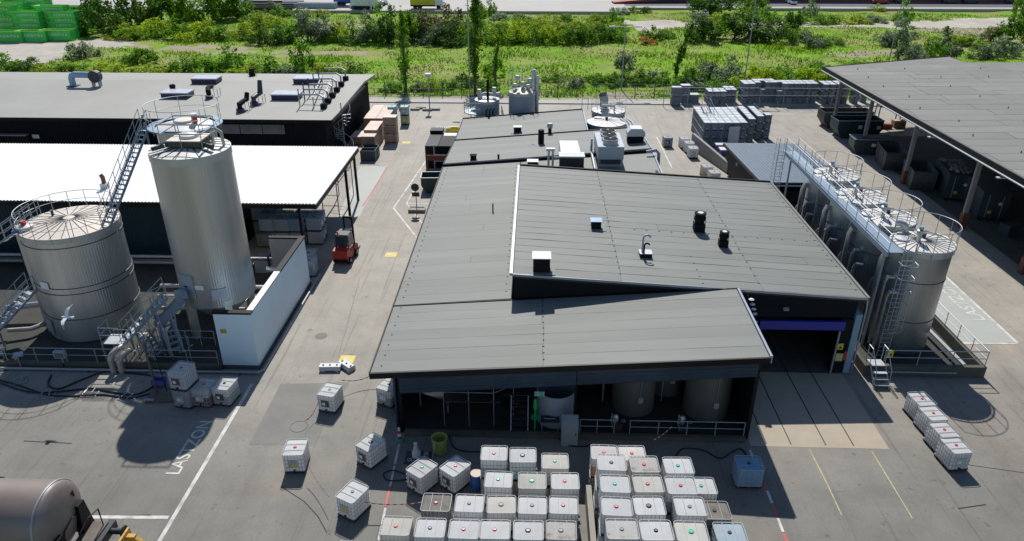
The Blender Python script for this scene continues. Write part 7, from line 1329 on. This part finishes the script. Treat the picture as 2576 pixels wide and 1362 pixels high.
# far left clump
for px, py, rx, h, mt_, bl_, lb in ((262, 85, 8, 9, 'leaf_dark', 0, DT), (330, 70, 8, 9.5, 'leaf_dark', 0, DT), (405, 62, 8, 9, 'leaf_dark', 0, DT), (470, 58, 8, 9, 'leaf_mid', 0, DT), (540, 55, 8, 9, 'leaf_mid', 0, DT), (600, 50, 6.5, 7.5, 'leaf_mid', 0, DT), (235, 70, 5, 7, 'leaf_dark', 0, DT), (290, 92, 5, 4.5, 'leaf_dark', 0, DG), (330, 100, 5, 4, 'leaf_mid', 0, MT), (385, 92, 6, 5, 'leaf_lime', 0, LT), (440, 95, 6.5, 5, 'leaf_mid', 0, MT), (500, 100, 6.5, 4.5, 'leaf_lime', 0, LT), (565, 98, 6.5, 4.5, 'leaf_mid', 0, MT), (620, 96, 5, 4, 'leaf_lime', 0, LT), (655, 75, 5.5, 4.5, 'leaf_lime', 0, LT), (690, 66, 5, 4, 'leaf_lime', 0, LT), (640, 60, 4.5, 4, 'leaf_mid', .1, BT), (705, 40, 4, 3.4, 'leaf_mid', 0, MT), (745, 42, 5, 3.4, 'leaf_mid', 0, MT), (800, 42, 5, 3, 'leaf_lime', 0, LT), (690, 36, 3.4, 4.6, 'leaf_grey', .15, BT),
        (655, 110, 4.5, 5, 'leaf_dark', 0, DG), (700, 108, 5, 6, 'leaf_dark', 0, DG), (735, 105, 4, 5, 'leaf_mid', 0, MT), (775, 106, 4.5, 8, 'leaf_grey', .35, BT), (815, 105, 4.5, 7, 'leaf_grey', .3, BT), (850, 106, 4, 5, 'leaf_lime', 0, LT), (885, 108, 4.5, 5.5, 'leaf_mid', .25, BT), (925, 107, 4.5, 7, 'leaf_grey', .2, BT), (960, 106, 4.5, 9.5, 'leaf_mid', .25, BT), (990, 108, 4, 9, 'leaf_dark', .12, BT), (1030, 104, 5, 8, 'leaf_mid', 0, MT), (1070, 100, 6.5, 9.5, 'leaf_brown', 0, BR), (1110, 98, 7, 9.5, 'leaf_brown', 0, BR), (1150, 100, 5.5, 8.5, 'leaf_brown', 0, BR), (1095, 112, 4.5, 5.5, 'leaf_grey', 0, GT_), (1135, 116, 5, 5.5, 'leaf_dark', 0, DG), (1160, 110, 4, 6, 'leaf_mid', 0, MT), (1225, 108, 4.5, 4.6, 'leaf_lime', 0, LT), (1262, 112, 5, 4.6, 'leaf_mid', 0, MT), (1300, 110, 5, 5, 'leaf_lime', 0, LT), (1340, 112, 5, 4.6, 'leaf_mid', 0, MT), (1380, 112, 5, 4.6, 'leaf_lime', 0, LT), (1425, 112, 5.5, 5, 'leaf_mid', 0, MT), (1470, 110, 5.5, 5.5, 'leaf_mid', 0, MT), (1510, 106, 5, 5, 'leaf_dark', 0, DG), (1545, 104, 4.5, 4.6, 'leaf_mid', 0, MT), (1262, 85, 6, 3.4, 'leaf_lime', 0, LT), (1330, 80, 6, 3.4, 'leaf_lime', 0, LT), (1400, 78, 6, 3.4, 'leaf_lime', 0, LT), (1460, 80, 5.5, 4, 'leaf_lime', 0, LT), (1255, 52, 3.5, 3, 'leaf_grey', .5, BT), (1310, 58, 4, 3, 'leaf_mid', .1, BT), (1360, 60, 4, 3, 'leaf_lime', 0, LT), (1420, 55, 4, 3, 'leaf_mid', 0, MT), (1205, 45, 3.5, 6, 'leaf_mid', 0, MT), (1232, 40, 3, 5.5, 'leaf_mid', 0, MT), (1540, 62, 4.5, 4.5, 'leaf_mid', 0, MT), (1500, 58, 4, 3.4, 'leaf_lime', 0, LT),
        (1640, 100, 4, 4, 'leaf_dark', 0, DG), (1675, 98, 3, 2.4, 'leaf_mid', 0, MT), (1585, 32, 3, 2.6, 'leaf_mid', 0, MT), (1620, 34, 3, 2.6, 'leaf_dark', 0, DG), (1560, 36, 3.5, 2.2, 'leaf_grey', .3, BT),
        (1765, 106, 5, 6.5, 'leaf_dark', 0, DG), (1800, 100, 5.5, 7.5, 'leaf_mid', 0, MT), (1845, 104, 5, 6.5, 'leaf_dark', .12, BT), (1890, 104, 5, 7, 'leaf_dark', .15, BT), (1935, 108, 5, 6.5, 'leaf_dark', .2, BT), (1975, 92, 5, 8.5, 'leaf_dark', 0, DG), (1990, 108, 5, 5, 'leaf_mid', 0, MT), (2032, 118, 4.5, 4, 'leaf_grey', 0, GT_), (1772, 58, 5, 4.5, 'leaf_grey', .5, BT), (1830, 70, 5.5, 5, 'leaf_lime', 0, 'yellow-flowering shrub on top of the right hedge clump'), (1785, 42, 7.5, 9, 'leaf_dark', 0, 'large round dark tree behind the right hedge clump'), (1870, 50, 5.5, 6, 'leaf_mid', .1, BT), (1920, 60, 5.5, 5, 'leaf_mid', 0, MT), (1900, 30, 4.5, 7.5, 'leaf_mid', 0, MT), (2038, 40, 4, 6, 'leaf_grey', .2, BT), (2060, 60, 6, 3.6, 'leaf_mid', 0, MT), (2010, 60, 5, 4, 'leaf_mid', 0, MT), (2110, 58, 5, 2.4, 'leaf_lime', 0, LT), (2160, 58, 4.5, 2.6, 'leaf_lime', 0, LT), (2200, 56, 4.5, 2.6, 'leaf_grey', .3, BT), (2205, 28, 3, 2.6, 'leaf_lime', 0, LT), (2268, 64, 3.6, 7, 'leaf_mid', .25, BT), (2255, 118, 4.5, 6.5, 'leaf_grey', 0, GT_), (2225, 118, 3.6, 4.5, 'leaf_grey', 0, GT_), (2290, 176, 4.5, 7, 'leaf_grey', 0, GT_), (2365, 148, 4.5, 7, 'leaf_grey', 0, GT_), (2335, 158, 4, 6, 'leaf_mid', 0, GT_), (2470, 148, 4.5, 4, 'leaf_grey', 0, GT_), (2520, 140, 4.5, 5, 'leaf_grey', .15, GT_), (2540, 110, 5, 8, 'leaf_mid', 0, MT), (2490, 108, 3, 4.5, 'leaf_brown', 0, BR), (2565, 60, 4, 9, 'leaf_mid', 0, MT), (2400, 112, 4, 3, 'leaf_lime', 0, LT), (2440, 118, 4, 2.6, 'leaf_mid', 0, MT), (2080, 114, 4.5, 2.6, 'leaf_mid', 0, MT)):
    hh = h * (1.15 if (py < 90 and px < 620) else .85); bush(px, py, rx * .78, hh, mt_, lb if 'alone' in lb or 'top of' in lb or 'large round' in lb else bush_label(px, py, h, mt_, bl_), bl_, flat=.95 if h > 6 else .8, n=2200 if h > 6 else 1500, size=.12)
# low band near the fence and behind the rear warehouse
for px, py, rx, h, mt_, bl_, lb in ((20, 178, 4.5, 3.4, 'leaf_mid', 0, LG), (70, 180, 4, 3, 'leaf_dark', 0, LG), (215, 146, 4, 4.6, 'leaf_grey', 0, 'grey-green willow shrub alone on the pale gravel'), (125, 185, 3.5, 2.2, 'leaf_lime', 0, LG), (180, 186, 4, 2.4, 'leaf_mid', 0, LG), (240, 186, 4, 2.4, 'leaf_lime', 0, LG), (290, 188, 4, 2.4, 'leaf_lime', 0, LG), (345, 160, 3, 3.6, 'leaf_mid', 0, MT), (375, 158, 3, 3.2, 'leaf_mid', 0, MT), (345, 188, 4, 2.2, 'leaf_lime', 0, LG), (400, 188, 4, 2.6, 'leaf_lime', 0, LG), (465, 182, 3.2, 4, 'leaf_mid', .2, BT), (520, 186, 4, 3.6, 'leaf_mid', 0, LG), (575, 178, 4, 5, 'leaf_mid', 0, MT), (620, 190, 4, 3, 'leaf_lime', 0, LG), (680, 186, 4, 3.6, 'leaf_mid', 0, LG), (765, 180, 3.2, 7, 'leaf_mid', .1, BT), (820, 190, 4, 3, 'leaf_lime', 0, LG), (880, 190, 4, 3, 'leaf_mid', 0, LG), (720, 192, 3, 2.2, 'leaf_grey', .2, BT),
        (985, 230, 2.6, 2.4, 'leaf_mid', 0, LG), (1055, 228, 2.4, 1.8, 'leaf_brown', 0, LG), (1090, 226, 2.6, 2.2, 'leaf_lime', 0, LG), (1140, 224, 2.6, 2.4, 'leaf_mid', 0, LG), (1175, 218, 2.6, 3.2, 'leaf_dark', 0, LG), (1228, 228, 2.6, 3.4, 'leaf_mid', 0, LG), (1245, 190, 2.6, 4, 'leaf_mid', 0, MT), (1395, 206, 2.6, 2, 'leaf_mid', 0, LG), (1440, 222, 2.6, 2.4, 'leaf_grey', .3, LG), (1490, 212, 2.6, 2.2, 'leaf_mid', 0, LG), (1530, 218, 3, 2.6, 'leaf_mid', 0, LG), (1570, 214, 3, 2.6, 'leaf_dark', 0, LG), (1570, 170, 2.6, 4.5, 'leaf_grey', .15, GT_), (1610, 212, 3, 2.8, 'leaf_mid', 0, LG), (1640, 206, 3, 2.8, 'leaf_grey', .25, LG), (1680, 214, 3, 2.6, 'leaf_mid', 0, LG), (1740, 206, 3, 3.6, 'leaf_mid', 0, LG), (1780, 200, 3.5, 4.6, 'leaf_grey', 0, GT_), (1830, 204, 3.5, 4.8, 'leaf_grey', 0, GT_), (1745, 222, 3, 2.2, 'leaf_grey', .3, LG), (1800, 226, 3, 2.2, 'leaf_mid', 0, LG), (1875, 222, 3.5, 3.2, 'leaf_lime', 0, LG), (1925, 214, 3.5, 3.4, 'leaf_lime', 0, LG), (1980, 206, 3.5, 3.2, 'leaf_mid', 0, LG), (2030, 208, 3.5, 3.2, 'leaf_lime', 0, LG), (2075, 198, 3.5, 3.4, 'leaf_mid', 0, LG), (2110, 206, 3.5, 3.2, 'leaf_mid', 0, LG), (2050, 188, 3.5, 3.2, 'leaf_mid', 0, LG), (1960, 190, 3, 2.2, 'leaf_mid', 0, LG), (1900, 196, 3, 2.8, 'leaf_lime', 0, LG), (1330, 224, 2.4, 1.8, 'leaf_mid', 0, LG), (2150, 182, 3, 2.6, 'leaf_mid', 0, LG), (2200, 176, 3, 2.6, 'leaf_lime', 0, LG)):
    bush(px, py, rx * .85, h * .85, mt_, lb if 'alone' in lb else bush_label(px, py, h, mt_, bl_), bl_, n=1200, size=.14)
hr_ = random.Random(17)
for i in range(46):
    px = hr_.choice((hr_.uniform(640, 1180), hr_.uniform(1190, 1560), hr_.uniform(1190, 1560), hr_.uniform(300, 640))); py = hr_.uniform(72, 108); h = hr_.uniform(1.6, 3.4); mt_ = hr_.choice(('leaf_lime', 'leaf_lime', 'leaf_mid'))
    bush(px, py, hr_.uniform(2.4, 4.2), h, mt_, bush_label(px, py, h, mt_, 0), 0, n=1500, size=.12)
bush(1624, 112, 2.6, 1.5, 'leaf_orange', 'bright orange flowering shrub on the green meadow', group=None, n=700, seed=2)
# rough grass and weeds
gm = MB(); gr = random.Random(21)
while len(gm.f) < 90000:
    x = gr.uniform(-140, 150); y = 104.5 + 92 * gr.random() ** 1.3
    if abs(x + 2) > y * .78: continue
    if any(inpoly(x, y, P) for P in GRAV): continue
    d = noise.noise(Vector((x * .12, y * .15, 5))); d2 = noise.noise(Vector((x * .05, y * .06, 2)))
    if gr.random() > .55 + d: continue
    z = fh(x, y) - .03; h = gr.uniform(.14, .34) * (1 + max(0, d) * 1.4) * (1 + max(0, d2))
    k = 1 if (d2 < -.25 and gr.random() < .5) else (2 if (d2 > .22 and gr.random() < .3) else 0)
    for _ in range(2):
        a = gr.uniform(0, 6.28); w_ = gr.uniform(.05, .14); lx, ly = gr.gauss(0, .12), gr.gauss(0, .12)
        gm.add([(x - w_ * math.cos(a), y - w_ * math.sin(a), z), (x + w_ * math.cos(a), y + w_ * math.sin(a), z), (x + lx, y + ly, z + h)], [(0, 1, 2)], k)
tag(stuff(gm.build('meadow_grass', ['blade', 'leaf_brown', 'leaf_lime'])), 'rough bright green grass covering the waste ground', 'grass')
